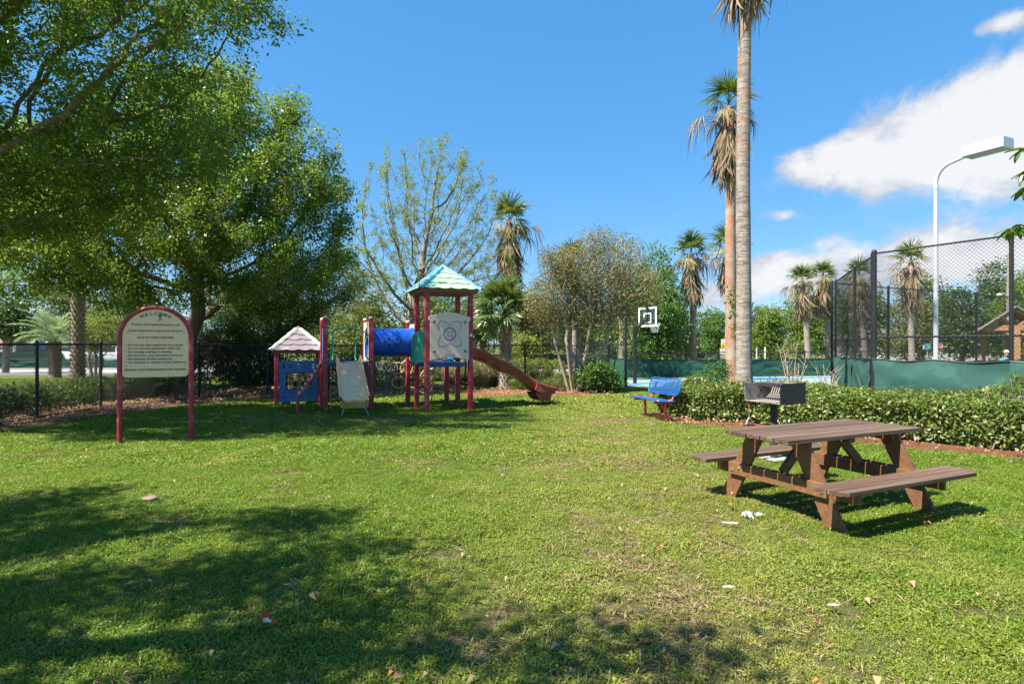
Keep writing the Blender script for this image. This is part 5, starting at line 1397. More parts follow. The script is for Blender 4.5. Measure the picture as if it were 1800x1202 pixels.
# ================================================================== WELCOME SIGN
def text_mesh(s, height, width=None, mat=None, align='CENTER', name='lettering', depth=.002, x0=0.0):
    cu = bpy.data.curves.new(name, 'FONT'); cu.body = s; cu.size = height * 1.38; cu.extrude = depth; cu.resolution_u = 2; cu.offset = height * .035
    to = bpy.data.objects.new('tmp_text', cu); COL.objects.link(to)
    dg = bpy.context.evaluated_depsgraph_get(); me = bpy.data.meshes.new_from_object(to.evaluated_get(dg))
    COL.objects.unlink(to); bpy.data.objects.remove(to)
    n = len(me.vertices); co = np.zeros(n * 3, np.float32); me.vertices.foreach_get('co', co); co = co.reshape(-1, 3)
    lo, hi = co[:, 0].min(), co[:, 0].max()
    if width: co[:, 0] = (co[:, 0] - lo) * width / (hi - lo); hi = width; lo = 0
    co[:, 0] -= (lo + hi) / 2 if align == 'CENTER' else lo
    new = np.stack([co[:, 0] + x0, -co[:, 2], co[:, 1]], 1)       # stand upright, facing -y
    me.vertices.foreach_set('co', new.astype(np.float32).ravel()); me.update(); me.materials.clear()
    if mat: me.materials.append(mat)
    me.name = name
    return me
m_sign = surf('cream_sign_face', (0.92, 0.60, 0.36), .45, .06, 2.5, .02, 30, col2=(0.80, 0.50, 0.28), c2scale=3, c2lo=.55, c2hi=.8)
m_ink = surf('faded_purple_ink', (0.13, 0.085, 0.14), .7, .2, 20, 0)
m_ink2 = surf('grey_ink', (0.16, 0.13, 0.13), .7, .2, 20, 0)
m_post = surf('crimson_powder_coat', (0.36, 0.018, 0.035), .45, .18, 5, .06, 60, col2=(0.44, 0.10, 0.10), c2scale=5)
sg = thing('welcome_sign', 'cream arched WELCOME rules sign in a crimson tube frame on the lawn', 'sign', (at(274.5, 9.12), 9.12, 0), R(26.5))
HW = .487; SPZ = 1.655
P = [(-HW, 0, -.05), (-HW, 0, .8), (-HW, 0, SPZ)] + [(-HW * math.cos(R(a)), 0, SPZ + .49 * math.sin(R(a))) for a in range(10, 180, 10)] + [(HW, 0, SPZ), (HW, 0, .8), (HW, 0, -.05)]
obj('frame', MB().tube(P, .036, 14), m_post, sg, smooth=True)
pw = .453; zb_ = 1.035
poly = [(-pw + .06, zb_)] + [(pw - .06 + .06 * math.sin(R(a)), zb_ + .06 - .06 * math.cos(R(a))) for a in (0, 30, 60, 90)] + [(pw, SPZ)] + [(pw * math.cos(R(a)), SPZ + .462 * math.sin(R(a))) for a in range(6, 180, 6)] + [(-pw, SPZ)] + [(-pw + .06 - .06 * math.cos(R(a)), zb_ + .06 - .06 * math.sin(R(a))) for a in (0, 30, 60)]
obj('panel', MB().prism(poly, 'y', -.012, .012), m_sign, sg, bevel=.003)
word = 'WELCOME'; cxr = .235
for i, ch in enumerate(word):
    a = R(90 - (i - 3) * 9.6 * 1.06)
    r_ = .325
    o = obj('letter', text_mesh(ch, .052, None, m_ink, name='letter'), None, sg, (r_ * math.cos(a) * 1.05, -.0145, 1.700 + r_ * math.sin(a) + .002), (0, -(a - R(90)), 0))
lines = [('Owners and registered guests only', 1.872, .66, .031, 0, 'C'), ('Adult supervision required at all times', 1.775, .74, .031, 0, 'C'), ('PLAY AT YOUR OWN RISK', 1.665, .50, .031, 0, 'C'),
         ('- Do not use play equipment improperly', 1.548, .78, .030, -.405, 'L'), ('- Do not use play equipment when wet', 1.494, .745, .030, -.405, 'L'), ('- No running, pushing or shoving', 1.438, .62, .030, -.405, 'L'),
         ('- No bare feet, wear protective footwear', 1.382, .78, .030, -.405, 'L'), ('- No jumping off play equipment', 1.327, .625, .030, -.405, 'L'), ('- No climbing on outside of play equipment', 1.272, .82, .030, -.405, 'L'),
         ('RESORT, NOT RESPONSIBLE FOR INJURIES', 1.152, .84, .031, 0, 'C')]
for s, z_, wd_, hh, x0, al in lines:
    obj('lettering', text_mesh(s, hh, wd_, m_ink2, 'CENTER' if al == 'C' else 'LEFT', 'lettering', x0=x0), None, sg, (0, -.0145, z_ - .012))
mk = MB()
for a, L in ((68, .085), (100, .075), (130, .05), (40, .05), (85, .10), (-65, .06), (250, .07)):
    d_ = Vector((math.cos(R(a)), 0, math.sin(R(a)))); n_ = Vector((-d_.z, 0, d_.x)); c_ = Vector((.055, -.017, 1.985)); k = c_ + d_ * L * .5
    mk.add([c_, k + n_ * .009, c_ + d_ * L, k - n_ * .009], [(0, 1, 2, 3)])
obj('emblem', mk, surf('emblem_green', (.05, .22, .05), .6), sg)
for x_, z_ in ((-.385, 1.745), (.385, 1.735), (-.40, 1.215), (.40, 1.225)):
    obj('screw', MB().tube([(x_, -.012, z_), (x_, -.017, z_), (x_, -.019, z_)], [.009, .008, .003], 10), m_soot, sg)

# ================================================================== PLAY STRUCTURE
ps = thing('play_structure', 'red posted play structure with roofed tower, blue tunnel and two slides', 'play structure', (-1.96, 13.09, 0), R(22))
m_deckb = surf('navy_coated_deck', (0.02, 0.07, 0.20), .5, .1, 5, .05, 50)
m_bluep = surf('blue_plastic', (0.012, 0.085, 0.50), .32, .1, 2, .02, 30, col2=(0.03, 0.15, 0.58), c2scale=2)
m_bluew = surf('blue_wall_panel', (0.02, 0.15, 0.36), .5, .12, 3, .03, 30, col2=(0.05, 0.22, 0.42), c2scale=3)
m_greenp = surf('green_plastic', (0.02, 0.22, 0.15), .4, .1, 3, .02, 30)
m_greent = surf('green_tube_paint', (0.03, 0.26, 0.17), .4, .12, 3, .02, 30)
m_cream = surf('weathered_cream_plastic', (0.82, 0.50, 0.28), .5, .10, 2, .06, 20, col2=(0.48, 0.28, 0.11), c2scale=4.5, c2lo=.55, c2hi=.75)
m_yel = surf('faded_yellow_plastic', (0.55, 0.34, 0.07), .55, .12, 3, .06, 25, col2=(0.60, 0.46, 0.22), c2scale=4)
m_brick = surf('brick_red_plastic', (0.27, 0.05, 0.038), .34, .08, 2, .02, 25, col2=(0.36, 0.10, 0.075), c2scale=3)
m_white = surf('greyish_white_panel', (0.76, 0.56, 0.42), .5, .05, 2, .02, 25)
m_tan = surf('tan_plastic', (0.55, 0.40, 0.14), .5, .1, 3, .03, 30)
m_purple = surf('engraved_purple', (0.24, 0.16, 0.34), .6, .1, 5, 0)
m_mint = surf('mint_roof_plastic', (0.30, 0.47, 0.30), .55, .08, 3, .04, 30, col2=(0.38, 0.53, 0.36), c2scale=3)
m_sky = surf('light_blue_ridge', (0.08, 0.29, 0.46), .5, .08, 3, .03, 30)
m_lilac = surf('lilac_roof_plastic', (0.19, 0.155, 0.17), .7, .16, 4, .06, 30, col2=(0.27, 0.235, 0.245), c2scale=4)
m_creamr = surf('cream_ridge', (0.62, 0.58, 0.46), .6, .1, 3, .04, 30)
m_eave = surf('brown_roof_underside', (0.22, 0.11, 0.055), .8, .15, 4, .1, 20)
def post(parent, s, w_, h, z0=-.05, cap=True, wd=.11, mat=None, lab=None):
    mb = MB().box((s, w_, (z0 + h) / 2), (wd, wd, h - z0))
    o = obj('post', mb, mat or m_post, parent, bevel=.014)
    for zb in (z0 + .9 * h, 1.20, 1.06, .42):
        if zb < h - .1:
            for dx in (-.028, .028): obj('bolt', MB().tube([(s + dx, w_ - wd / 2 + .002, zb), (s + dx, w_ - wd / 2 - .006, zb), (s + dx, w_ - wd / 2 - .008, zb)], [.010, .009, .003], 8), m_bolt, o)
    if cap: obj('cap', MB().lathe([(wd * .50, h), (wd * .52, h + .012), (wd * .40, h + .04), (.005, h + .055)], 12, (s, w_, 0)), surf('pale_cap', (.55, .5, .44), .6), o, smooth=True)
    return o
S1 = 1.05
for s, w_ in ((0, 0), (S1, 0), (S1, S1), (0, S1)): post(ps, s, w_, 2.83, cap=False)
for s, w_ in ((0, 2 * S1), (S1, 2 * S1)): post(ps, s, w_, 2.14)
PL = -2.15; PR = -1.10; PW0 = 1.10; PW1 = 2.15
for s, w_ in ((PL, PW0), (PR, PW0), (PR, PW1), (PL, PW1)): post(ps, s, w_, 2.18)
def deck(s0, s1, w0, w1, z_):
    mb = MB(); mb.box(((s0 + s1) / 2, (w0 + w1) / 2, z_ - .015), (s1 - s0 - .12, w1 - w0 - .12, .03))
    for a in (s0 + .075, s1 - .075): mb.box((a, (w0 + w1) / 2, z_ - .065), (.03, w1 - w0 - .14, .07))
    for a in (w0 + .075, w1 - .075): mb.box(((s0 + s1) / 2, a, z_ - .065), (s1 - s0 - .18, .03, .07))
    obj('deck', mb, m_deckb, ps, bevel=.004)
deck(0, S1, 0, S1, 1.13); deck(0, S1, S1, 2 * S1, 1.13); deck(PL, PR, PW0, PW1, 1.13)
def pyramid_roof(parent, c, half, z0, z1, rows, tile, ridge, eave, amp=.034, waves=4.6, capm=None, th=.03):
    rf = obj('roof', MB().box((c[0], c[1], z0 - .03), (2 * half - .06, 2 * half - .06, .07)).box((c[0], c[1], z0 + .01), (2 * half - .02, 2 * half - .02, .02)), eave, parent, bevel=.004)
    zt = z1 - .09; ht = .13
    def pt_(face, u, t_):
        """u -1..1 across, t 0 eave .. 1 apex"""
        hw = half * (1 - t_) + ht * .35 * t_
        x_ = u * hw; y_ = -hw; z_ = z0 + .02 + (zt - z0) * t_
        v = Matrix.Rotation(face * math.pi / 2, 3, 'Z') @ Vector((x_, y_, z_))
        return v + Vector((c[0], c[1], 0))
    slope = Vector((0, -(zt - z0), half)).normalized()
    for fc in range(4):
        nrm = Matrix.Rotation(fc * math.pi / 2, 3, 'Z') @ Vector((0, -(zt - z0), half)).normalized()
        for r_ in range(rows):
            t0, t1 = r_ / rows, min(1, (r_ + 1) / rows + .03)
            n = 30; lo = []; hi = []
            for k in range(n + 1):
                u = -1 + 2 * k / n; hwl = half * (1 - t0)
                wv = amp * abs(math.sin((u * hwl / half * waves + r_ * .8) * 1.57)) / (zt - z0) * 1.4
                lo.append(pt_(fc, u, t0 - wv * .6) + nrm * th); hi.append(pt_(fc, u, t1) + nrm * .006)
            obj('shingle_row', MB().grid([lo, hi], -nrm * .022), tile, rf)
        a = pt_(fc, -1, -.035) + nrm * .02; b_ = pt_(fc, -1, 1.0) + nrm * .02
        nn = (Matrix.Rotation(fc * math.pi / 2 - math.pi / 4, 3, 'Z') @ Vector((0, -(zt - z0), half * 1.2)).normalized())
        sd = (b_ - a).cross(nn).normalized()
        q = []
        for i in range(9):
            p = a.lerp(b_, i / 8); sag = nn * (.022 + .012 * (1 - abs(math.sin(i / 8 * rows * math.pi)))); q.append([p - sd * .06 - nn * .012, p - sd * .035 + sag, p + sd * .035 + sag, p + sd * .06 - nn * .012])
        obj('ridge', MB().grid(q, -nn * .015), ridge, rf)
    zc = zt - .02
    cp = MB().add([(c[0] - .17, c[1] - .17, zc - .05), (c[0] + .17, c[1] - .17, zc - .05), (c[0] + .17, c[1] + .17, zc - .05), (c[0] - .17, c[1] + .17, zc - .05), (c[0], c[1], z1 + .03)], [(3, 2, 1, 0), (0, 1, 4), (1, 2, 4), (2, 3, 4), (3, 0, 4)])
    obj('roof_cap', cp, capm or tile, rf, bevel=.006)
    return rf
pyramid_roof(ps, (S1 / 2, S1 / 2), .70, 2.83, 3.47, 4, m_mint, m_sky, m_eave)
# white panel between the two front posts
xl, xr = .06, S1 - .06
cxp = S1 / 2
poly = [(xl, 1.19)] + [(xl + (xr - xl) * k / 10, 1.19 + .075 * math.sin(math.pi * k / 10)) for k in range(1, 10)] + [(xr, 1.19), (xr, 2.10), (xr + .04, 2.12), (xr + .04, 2.19)] + [(xr + .04 - (xr - xl + .08) * k / 10, 2.19 + .115 * math.sin(math.pi * k / 10)) for k in range(1, 10)] + [(xl - .04, 2.19), (xl - .04, 2.12), (xl, 2.10)]
pn = obj('play_panel', MB().prism(poly, 'y', -.075, -.055), m_white, ps, bevel=.004)
pz = 1.80; yf = -.0775
def ribbon(pts, ws_):
    mb = MB(); n = len(pts); L = []; Rr = []
    for i, p in enumerate(pts):
        d_ = (Vector(pts[min(i + 1, n - 1)]) - Vector(pts[max(0, i - 1)])).normalized(); s_ = Vector((-d_.y, d_.x)) * ws_[i]
        L.append((p[0] + s_.x, yf, p[1] + s_.y)); Rr.append((p[0] - s_.x, yf, p[1] - s_.y))
    return mb.grid([L, Rr], (0, .0015, 0))
def arc_pts(a, b, tilt, t0, t1, n=22):
    o = []
    for i in range(n + 1):
        q = t0 + (t1 - t0) * i / n; x_, z_ = a * math.cos(q), b * math.sin(q)
        o.append((cxp + x_ * math.cos(tilt) - z_ * math.sin(tilt), pz + x_ * math.sin(tilt) + z_ * math.cos(tilt)))
    return o
for tilt in (R(48), R(132)):
    for t0 in (-1.25, math.pi - 1.25):
        P = arc_pts(.37, .155, tilt, t0, t0 + 2.5); obj('orbit_mark', ribbon(P, [.002 + .008 * math.sin(math.pi * i / 22) for i in range(23)]), m_purple, pn)
mb = MB()
n = 18
for i in range(n):
    a0 = 2 * math.pi * i / n; q = [(cxp + r_ * math.cos(a), pz + r_ * math.sin(a)) for r_, a in ((.118, a0 - .13), (.150, a0 - .17), (.150, a0 + .17), (.118, a0 + .13))]
    mb.add([(p[0], yf, p[1]) for p in q], [(0, 1, 2, 3)])
mb.add([(cxp + r_ * math.cos(2 * math.pi * k / 36), yf, pz + r_ * math.sin(2 * math.pi * k / 36)) for k in range(36) for r_ in (.143, .157)], [(2 * k, 2 * k + 1, (2 * k + 3) % 72, (2 * k + 2) % 72) for k in range(36)])
for i in range(4):
    a0 = R(45 + 90 * i); c_ = (cxp + .062 * math.cos(a0), pz + .062 * math.sin(a0))
    mb.add([(c_[0] + .030 * math.cos(a0) * math.cos(k * .7854) - .022 * math.sin(a0) * math.sin(k * .7854), yf, c_[1] + .030 * math.sin(a0) * math.cos(k * .7854) + .022 * math.cos(a0) * math.sin(k * .7854)) for k in range(8)], [tuple(range(8))])
obj('gear_mark', mb, m_purple, pn)
mb = MB()
for i in range(16):
    a0 = 2 * math.pi * i / 16; rr = .185 if i % 4 == 0 else .235
    c_ = (cxp + rr * math.cos(a0), pz + rr * math.sin(a0)); mb.add([(c_[0] + .008 * math.cos(k * 1.571), yf, c_[1] + .008 * math.sin(k * 1.571)) for k in range(4)], [(0, 1, 2, 3)])
mb.add([(cxp + .010 * math.cos(k * 1.571), yf, pz + .010 * math.sin(k * 1.571)) for k in range(4)], [(0, 1, 2, 3)])
obj('dot_mark', mb, m_purple, pn)
mb = MB()
for row, (z_, n_) in enumerate(((1.325, 15), (1.30, 13))):
    for k in range(n_):
        if row and k in (4, 8): continue
        x_ = cxp + (k - (n_ - 1) / 2) * .0175; mb.box((x_ - .004, yf, z_), (.0035, .002, .014)); mb.box((x_ + .002, yf, z_ + (.005 if k % 2 else -.005)), (.007, .002, .0035))
obj('small_print', mb, m_ink2, pn)
for x_, z_ in ((xl + .09, 2.09), (xr - .09, 2.08), (xl + .09, 1.40), (xr - .09, 1.40)):
    obj('bolt_cap', MB().tube([(x_, -.074, z_), (x_, -.09, z_), (x_, -.095, z_)], [.036, .034, .014], 14), surf('bronze_bolt_cap', (.22, .19, .08), .5), pn, smooth=True)
obj('sticker', MB().box((S1, -.058, 1.78), (.05, .003, .06)), surf('white_sticker', (.75, .75, .75), .5), ps)
obj('upper_rail', MB().box((xr + .0, -.035, 1.72), (.035, .03, .9)), m_post, ps)
obj('panel_step', MB().box((.58, .30, 1.19), (.26, .2, .05)), m_sky, ps, bevel=.01)
# green corrugated bubble between the left posts of the tower
rows = []
for j in range(14):
    f = j / 13; z_ = 1.16 + .70 * f
    rnd_ = min(1, (1 - f) / .22); dz = math.sqrt(max(0, 1 - (1 - rnd_) ** 2))
    row = []
    for k in range(61):
        u = k / 60; bul = .20 * math.sin(math.pi * u) ** .6 * (.25 + .75 * dz)
        row.append((-.02 - bul - .014 * abs(math.sin(u * 9 * math.pi)) * dz, .07 + .91 * u, z_))
    rows.append(row)
obj('bubble_panel', MB().grid(rows, (.012, 0, 0)), m_greenp, ps, smooth=True)
obj('bubble_sill', MB().box((-.08, S1 / 2, 1.12), (.28, .93, .05)), m_deckb, ps, bevel=.01)
obj('bubble_sill', MB().box((-.09, S1 / 2, 1.155), (.26, .93, .022)), m_greenp, ps, bevel=.005)
# blue tunnel
tn = obj('tunnel', MB(), m_bluep, ps)
me = MB(); n = 40; ri, ro = .335, .362; wc = 1.60; zc = 1.60
prof = [(PR - .02, 1.10), (PR + .02, 1.10), (PR + .03, 1.0), (-.5 * 1.1 - .04, 1.0), (-.59, 1.018), (-.55, 1.018), (-.51, 1.0), (-.03, 1.0), (-.02, 1.09), (.02, 1.09)]
vs = []; fs = []
full = [(s, ro * k) for s, k in prof] + [(s, ri) for s, k in prof[::-1]]
for (s, r_) in full:
    for k in range(n): vs.append((s, wc + r_ * math.cos(2 * math.pi * k / n), zc + r_ * math.sin(2 * math.pi * k / n)))
m_ = len(full)
for i in range(m_):
    for k in range(n): fs.append((i * n + k, i * n + (k + 1) % n, ((i + 1) % m_) * n + (k + 1) % n, ((i + 1) % m_) * n + k))
me.add(vs, fs); old = tn.data; tn.data = me.mesh('tunnel', m_bluep, True); bpy.data.meshes.remove(old)
for dx, dz in ((0, .135), (-.095, .07), (.10, .067), (-.19, -.005), (.0, -.005), (.19, -.005), (-.09, -.078), (.10, -.078)):
    th = math.asin(max(-1, min(1, (dz + .03) / ro)))
    a = R(180) - th; y_, z_ = wc + (ro + .001) * math.cos(a), zc + (ro + .001) * math.sin(a); nn = Vector((0, math.cos(a), math.sin(a)))
    obj('porthole', MB().cyl(Vector((-.56 + dx, y_, z_)) - nn * .004, Vector((-.56 + dx, y_, z_)) + nn * .003, .030, 14), surf('tunnel_hole_dark', (.004, .012, .05), .6), tn)
# entrance plates at both ends of the tunnel, with a round opening
def ring_panel(x_, w0, w1, z0, z1, cy_, cz_, r_, th, mat, nm, arch=0.0):
    n = 40; mb = MB(); inn = []; outp = []
    for k in range(n):
        a = 2 * math.pi * k / n; c_, s_ = math.cos(a), math.sin(a); inn.append((cy_ + r_ * c_, cz_ + r_ * s_))
        tt_ = min(((w1 - cy_) / c_ if c_ > 0 else (w0 - cy_) / c_) if abs(c_) > 1e-6 else 9, ((z1 - cz_) / s_ if s_ > 0 else (z0 - cz_) / s_) if abs(s_) > 1e-6 else 9)
        outp.append((cy_ + tt_ * c_, cz_ + tt_ * s_))
    vs = [(x_ + d_, *p) for d_ in (-th / 2, th / 2) for lst in (inn, outp) for p in lst]
    fs = []
    for k in range(n):
        j = (k + 1) % n
        fs += [(k, j, n + j, n + k), (2 * n + k, 3 * n + k, 3 * n + j, 2 * n + j), (k, 2 * n + k, 2 * n + j, j), (n + k, n + j, 3 * n + j, 3 * n + k)]
    return obj(nm, mb.add(vs, fs), mat, ps)
ring_panel(PR - .035, PW0 + .06, PW1 - .06, 1.15, 2.12, wc, zc, .36, .02, m_creamr, 'entrance_panel')
ring_panel(.035, S1 + .06, 2 * S1 - .06, 1.15, 2.08, wc, zc, .36, .02, m_creamr, 'entrance_panel')
obj('side_panel', MB().box((PL, (PW0 + PW1) / 2, 1.56), (.022, .90, .78)), m_bluew, ps, bevel=.004)
obj('side_panel', MB().box((S1, 1.5 * S1, 1.56), (.022, .90, .78)), m_bluew, ps, bevel=.004)
# green arch and hand rails at the straight slide
mb = MB()
P = [(PL + .05, PW0 - .03, 1.80)] + [(PL + .05 + (PR - PL - .1) * k / 12, PW0 - .05, 1.80 + .155 * math.sin(math.pi * k / 12)) for k in range(1, 12)] + [(PR - .05, PW0 - .05, 1.80), (PR - .12, PW0 - .05, 1.72), (PR - .145, PW0 - .05, 1.5), (PR - .135, PW0 - .05, 1.28), (PR - .06, PW0 - .04, 1.20)]
obj('arch_rail', MB().tube(P, .018, 8), m_greent, ps, smooth=True)
for s_, sg_ in ((PL + .16, -1),):
    obj('hand_rail', MB().tube([(s_ + .0, PW0 - .05, 1.86), (s_ - .005, PW0 - .05, 1.45), (s_ - .03, PW0 - .05, 1.28), (s_ - .1, PW0 - .04, 1.2)], .016, 8).tube([(s_ - .1, PW0 - .04, 1.56), (s_, PW0 - .05, 1.57)], .014, 8).tube([(s_ - .1, PW0 - .04, 1.36), (s_, PW0 - .05, 1.36)], .014, 8), m_greent, ps, smooth=True)
for s_ in (PL + .26, PR - .22):
    obj('hand_rail', MB().tube([(s_, PW1 + .02, 1.15), (s_, PW1 + .25, 1.2), (s_ + .02, PW1 + .33, 1.4), (s_ + .02, PW1 + .28, 1.62), (s_ - .01, PW1 + .1, 1.72), (s_, PW1 - .02, 1.70)], .016, 8), m_greent, ps, smooth=True)
# straight cream slide
def slide(name, parent, path, prof_w, wall, thick, mat, flare=0, axis='w', n_cross=15, under=None):
    """path: (distance, z of bed) list; section: flat bed with raised rounded sides"""
    rows = []
    for (q, zb) in path:
        row = []; W = prof_w if not callable(prof_w) else prof_w(q); hgt = wall if not callable(wall) else wall(q)
        for k in range(n_cross):
            u = -1 + 2 * k / (n_cross - 1); a = abs(u)
            zr = hgt * max(0, (a - .62) / .38) ** 1.6
            row.append((u * W, q, zb + zr))
        # rolled lip
        l, r_ = row[0], row[-1]
        row = [(l[0] - .03, l[1], l[2] - .035), (l[0] - .02, l[1], l[2] + .004)] + row + [(r_[0] + .02, r_[1], r_[2] + .004), (r_[0] + .03, r_[1], r_[2] - .035)]
        rows.append(row)
    return rows
mid_s = (PL + PR) / 2
path = []
for k in range(26):
    q = k / 25; w_ = PW0 + .02 - 1.32 * q
    z_ = 1.13 - (1.13 - .33) * (1 - (1 - min(1, q / .9)) ** 1.0) + .05 * math.sin(q * math.pi * 1.0) * 0 + (.06 * max(0, .12 - q) / .12)
    z_ = 1.13 - .80 * (3 * (q * .93 + .035) ** 2 - 2 * (q * .93 + .035) ** 3) * .55 - .80 * q * .45
    path.append((w_, z_))
rows = slide('slide', ps, path, lambda q: .27 + .02 * (PW0 - q), lambda q: .13 + .06 * max(0, 1 - (PW0 - q) / .35) + .0, .02, m_cream)
rows = [[(mid_s + p[0], p[1], p[2]) for p in row] for row in rows]
sl = obj('slide', MB().grid(rows, (0, .004, -.022)), m_cream, ps, smooth=True); sl['label'] = 'cream straight slide with yellow exit'
we = path[-1][0]; ze = path[-1][1]
ap = []
for j in range(5):
    f = j / 4; ap.append([(mid_s + u * (.30 - .03 * f) , we + .015 + .05 * f + .012 * (1 if int((u + 1) * 6) % 2 else 0), ze + .02 - .05 * 0 - .175 * f) for u in [-1 + 2 * k / 24 for k in range(25)]])
obj('exit_apron', MB().grid(ap, (0, .03, 0)), m_yel, sl, smooth=False)
for sx in (-1, 1):
    obj('side_skirt', MB().box((mid_s + sx * .275, we + .16, ze - .07), (.02, .26, .14)), m_yel, sl)
    obj('foot', MB().tube([(mid_s + sx * .2, we + .12, .20), (mid_s + sx * .24, we + .02, .14), (mid_s + sx * .27, we - .03, .07), (mid_s + sx * .27, we - .03, -.04)], .018, 8), m_greent, sl, smooth=True)
# brick red wave slide on the right of the tower
def interp(x_, xs_, ys_): return float(np.interp(x_, xs_, ys_))
sx_ = [0, .2, .5, .8, 1.1, 1.35, 1.6, 1.8, 2.0, 2.3]
topz = [1.50, 1.46, 1.36, 1.18, 1.05, .91, .74, .61, .52, .47]
botz = [1.20, 1.17, 1.07, .88, .79, .66, .46, .34, .28, .27]
rows = []
for k in range(40):
    q = 2.3 * k / 39; t_ = interp(q, sx_, topz); b_ = interp(q, sx_, botz)
    hw = .25 + (.06 if q > 1.85 else .06 * max(0, (q - 1.6) / .25))
    o_ = [(-hw - .035, t_ - .03), (-hw - .03, t_), (-hw, t_ + .004), (-hw + .02, t_ - .02), (-hw + .05, b_ + .10), (-hw + .13, b_ + .05), (0, b_ + .04), (hw - .13, b_ + .05), (hw - .05, b_ + .10), (hw - .02, t_ - .02), (hw, t_ + .004), (hw + .03, t_), (hw + .035, t_ - .03),
          (hw + .005, b_ + .12), (hw - .06, b_ + .02), (0, b_), (-hw + .06, b_ + .02), (-hw - .005, b_ + .12)]
    rows.append([(S1 + .07 + q, S1 / 2 + p[0], p[1]) for p in o_] + [(S1 + .07 + q, S1 / 2 + o_[0][0], o_[0][1])])
mb = MB().grid(rows)
ws = obj('wave_slide', mb, m_brick, ps, smooth=True); ws['label'] = 'brick red wavy slide'
e0 = S1 + .07 + 1.86; e1 = S1 + .07 + 2.3
hood = MB()
for sy in (-1, 1):
    pl = [(e0 - .16, .40), (e0 - .02, .34), (e1 - .08, .34), (e1 + .03, .40), (e1 + .04, .47), (e1 - .08, .49), (e0 - .1, .58)]
    hood.prism(pl, 'y', S1 / 2 + sy * .31 - .02, S1 / 2 + sy * .31 + .02)
    for xr_ in (e0 + .10, e0 + .2): hood.box((xr_, S1 / 2 + sy * .298, .24), (.014, .016, .20))
hood.box((e1 + .02, S1 / 2, .435), (.035, .58, .08)); hood.prism([(e0 - .14, .335), (e0 - .03, .16), (e0 + .04, .125), (e1 - .15, .125), (e1 - .09, .335)], 'y', S1 / 2 - .29, S1 / 2 + .29)
obj('exit_hood', hood, m_brick, ws, bevel=.01)
for sy in (-1, 1):
    obj('foot', MB().tube([(e0 + .1, S1 / 2 + sy * .2, .14), (e0 + .04, S1 / 2 + sy * .24, .09), (e0 + .03, S1 / 2 + sy * .24, -.04)], .016, 8).tube([(e1 - .16, S1 / 2 + sy * .2, .14), (e1 - .1, S1 / 2 + sy * .24, .08), (e1 - .09, S1 / 2 + sy * .24, -.04)], .016, 8), m_redp, ws, smooth=True)
# side rungs ladder on the left of the small platform
ld = obj('rung_ladder', MB().tube([(PL - .04, PW0 + .30, 1.12), (PL - .60, PW0 + .30 - .16, .30), (PL - .60, PW0 + .14, -.04)], .032, 8).tube([(PL - .04, PW0 + .78, 1.12), (PL - .60, PW0 + .78 - .16, .30), (PL - .60, PW0 + .62, -.04)], .032, 8), m_post, ps, smooth=True)
for k in range(8):
    f = (k + .4) / 8; a = Vector((PL - .04, PW0 + .30, 1.12)).lerp(Vector((PL - .60, PW0 + .14, .30)), f)
    obj('rung', MB().tube([a + Vector((-.005, .0, .055)), a + Vector((-.005, .24, .06)), a + Vector((-.005, .48, .055))], .022, 8), m_creamr, ld, smooth=True)
# black step ladder at the back, tan ring climber
mb = MB()
for s_ in (mid_s - .28, mid_s + .05): mb.tube([(s_, PW1 + .06, 1.1), (s_, PW1 + .42, .0)], .02, 8)
for k in range(6): mb.box((mid_s - .115, PW1 + .12 + .055 * k, .95 - .165 * k), (.34, .14, .03))
obj('step_ladder', mb, m_soot, ps)
rc = obj('ring_climber', MB().tube([(.20, 2 * S1 + .05, 1.1), (.05, 2 * S1 + .2, .6), (-.02, 2 * S1 + .25, 0)], .02, 8).tube([(.75, 2 * S1 + .05, 1.1), (.72, 2 * S1 + .22, .6), (.70, 2 * S1 + .28, 0)], .02, 8), m_tan, ps, smooth=True)
for (s_, z_, r_) in ((.05, .97, .21), (.38, .88, .22), (.58, .72, .20), (.20, .55, .19), (.50, .40, .20), (-.25, .93, .18), (-.22, .55, .18)):
    obj('ring', MB().tube([(s_ + r_ * math.cos(k * .3927), 2 * S1 + .16, z_ + r_ * math.sin(k * .3927) * .8) for k in range(16)], .019, 8, closed=True), m_tan, rc, smooth=True)

# ---- playhouse
def holed_panel(x0, x1, z0, z1, holes, y0, y1):
    xs_ = sorted({x0, x1, *[h[0] for h in holes], *[h[1] for h in holes]}); zs_ = sorted({z0, z1, *[h[2] for h in holes], *[h[3] for h in holes]})
    solid = lambda i, j: 0 <= i < len(xs_) - 1 and 0 <= j < len(zs_) - 1 and not any(h[0] - 1e-6 <= xs_[i] and xs_[i + 1] <= h[1] + 1e-6 and h[2] - 1e-6 <= zs_[j] and zs_[j + 1] <= h[3] + 1e-6 for h in holes)
    mb = MB()
    for i in range(len(xs_) - 1):
        for j in range(len(zs_) - 1):
            if not solid(i, j): continue
            a, b, c_, d_ = xs_[i], xs_[i + 1], zs_[j], zs_[j + 1]
            mb.add([(a, y0, c_), (b, y0, c_), (b, y0, d_), (a, y0, d_)], [(0, 1, 2, 3)]); mb.add([(a, y1, c_), (b, y1, c_), (b, y1, d_), (a, y1, d_)], [(3, 2, 1, 0)])
            for (di, dj, e) in ((-1, 0, [(a, c_), (a, d_)]), (1, 0, [(b, d_), (b, c_)]), (0, -1, [(b, c_), (a, c_)]), (0, 1, [(a, d_), (b, d_)])):
                if not solid(i + di, j + dj): mb.add([(e[0][0], y0, e[0][1]), (e[1][0], y0, e[1][1]), (e[1][0], y1, e[1][1]), (e[0][0], y1, e[0][1])], [(0, 1, 2, 3)])
    return mb
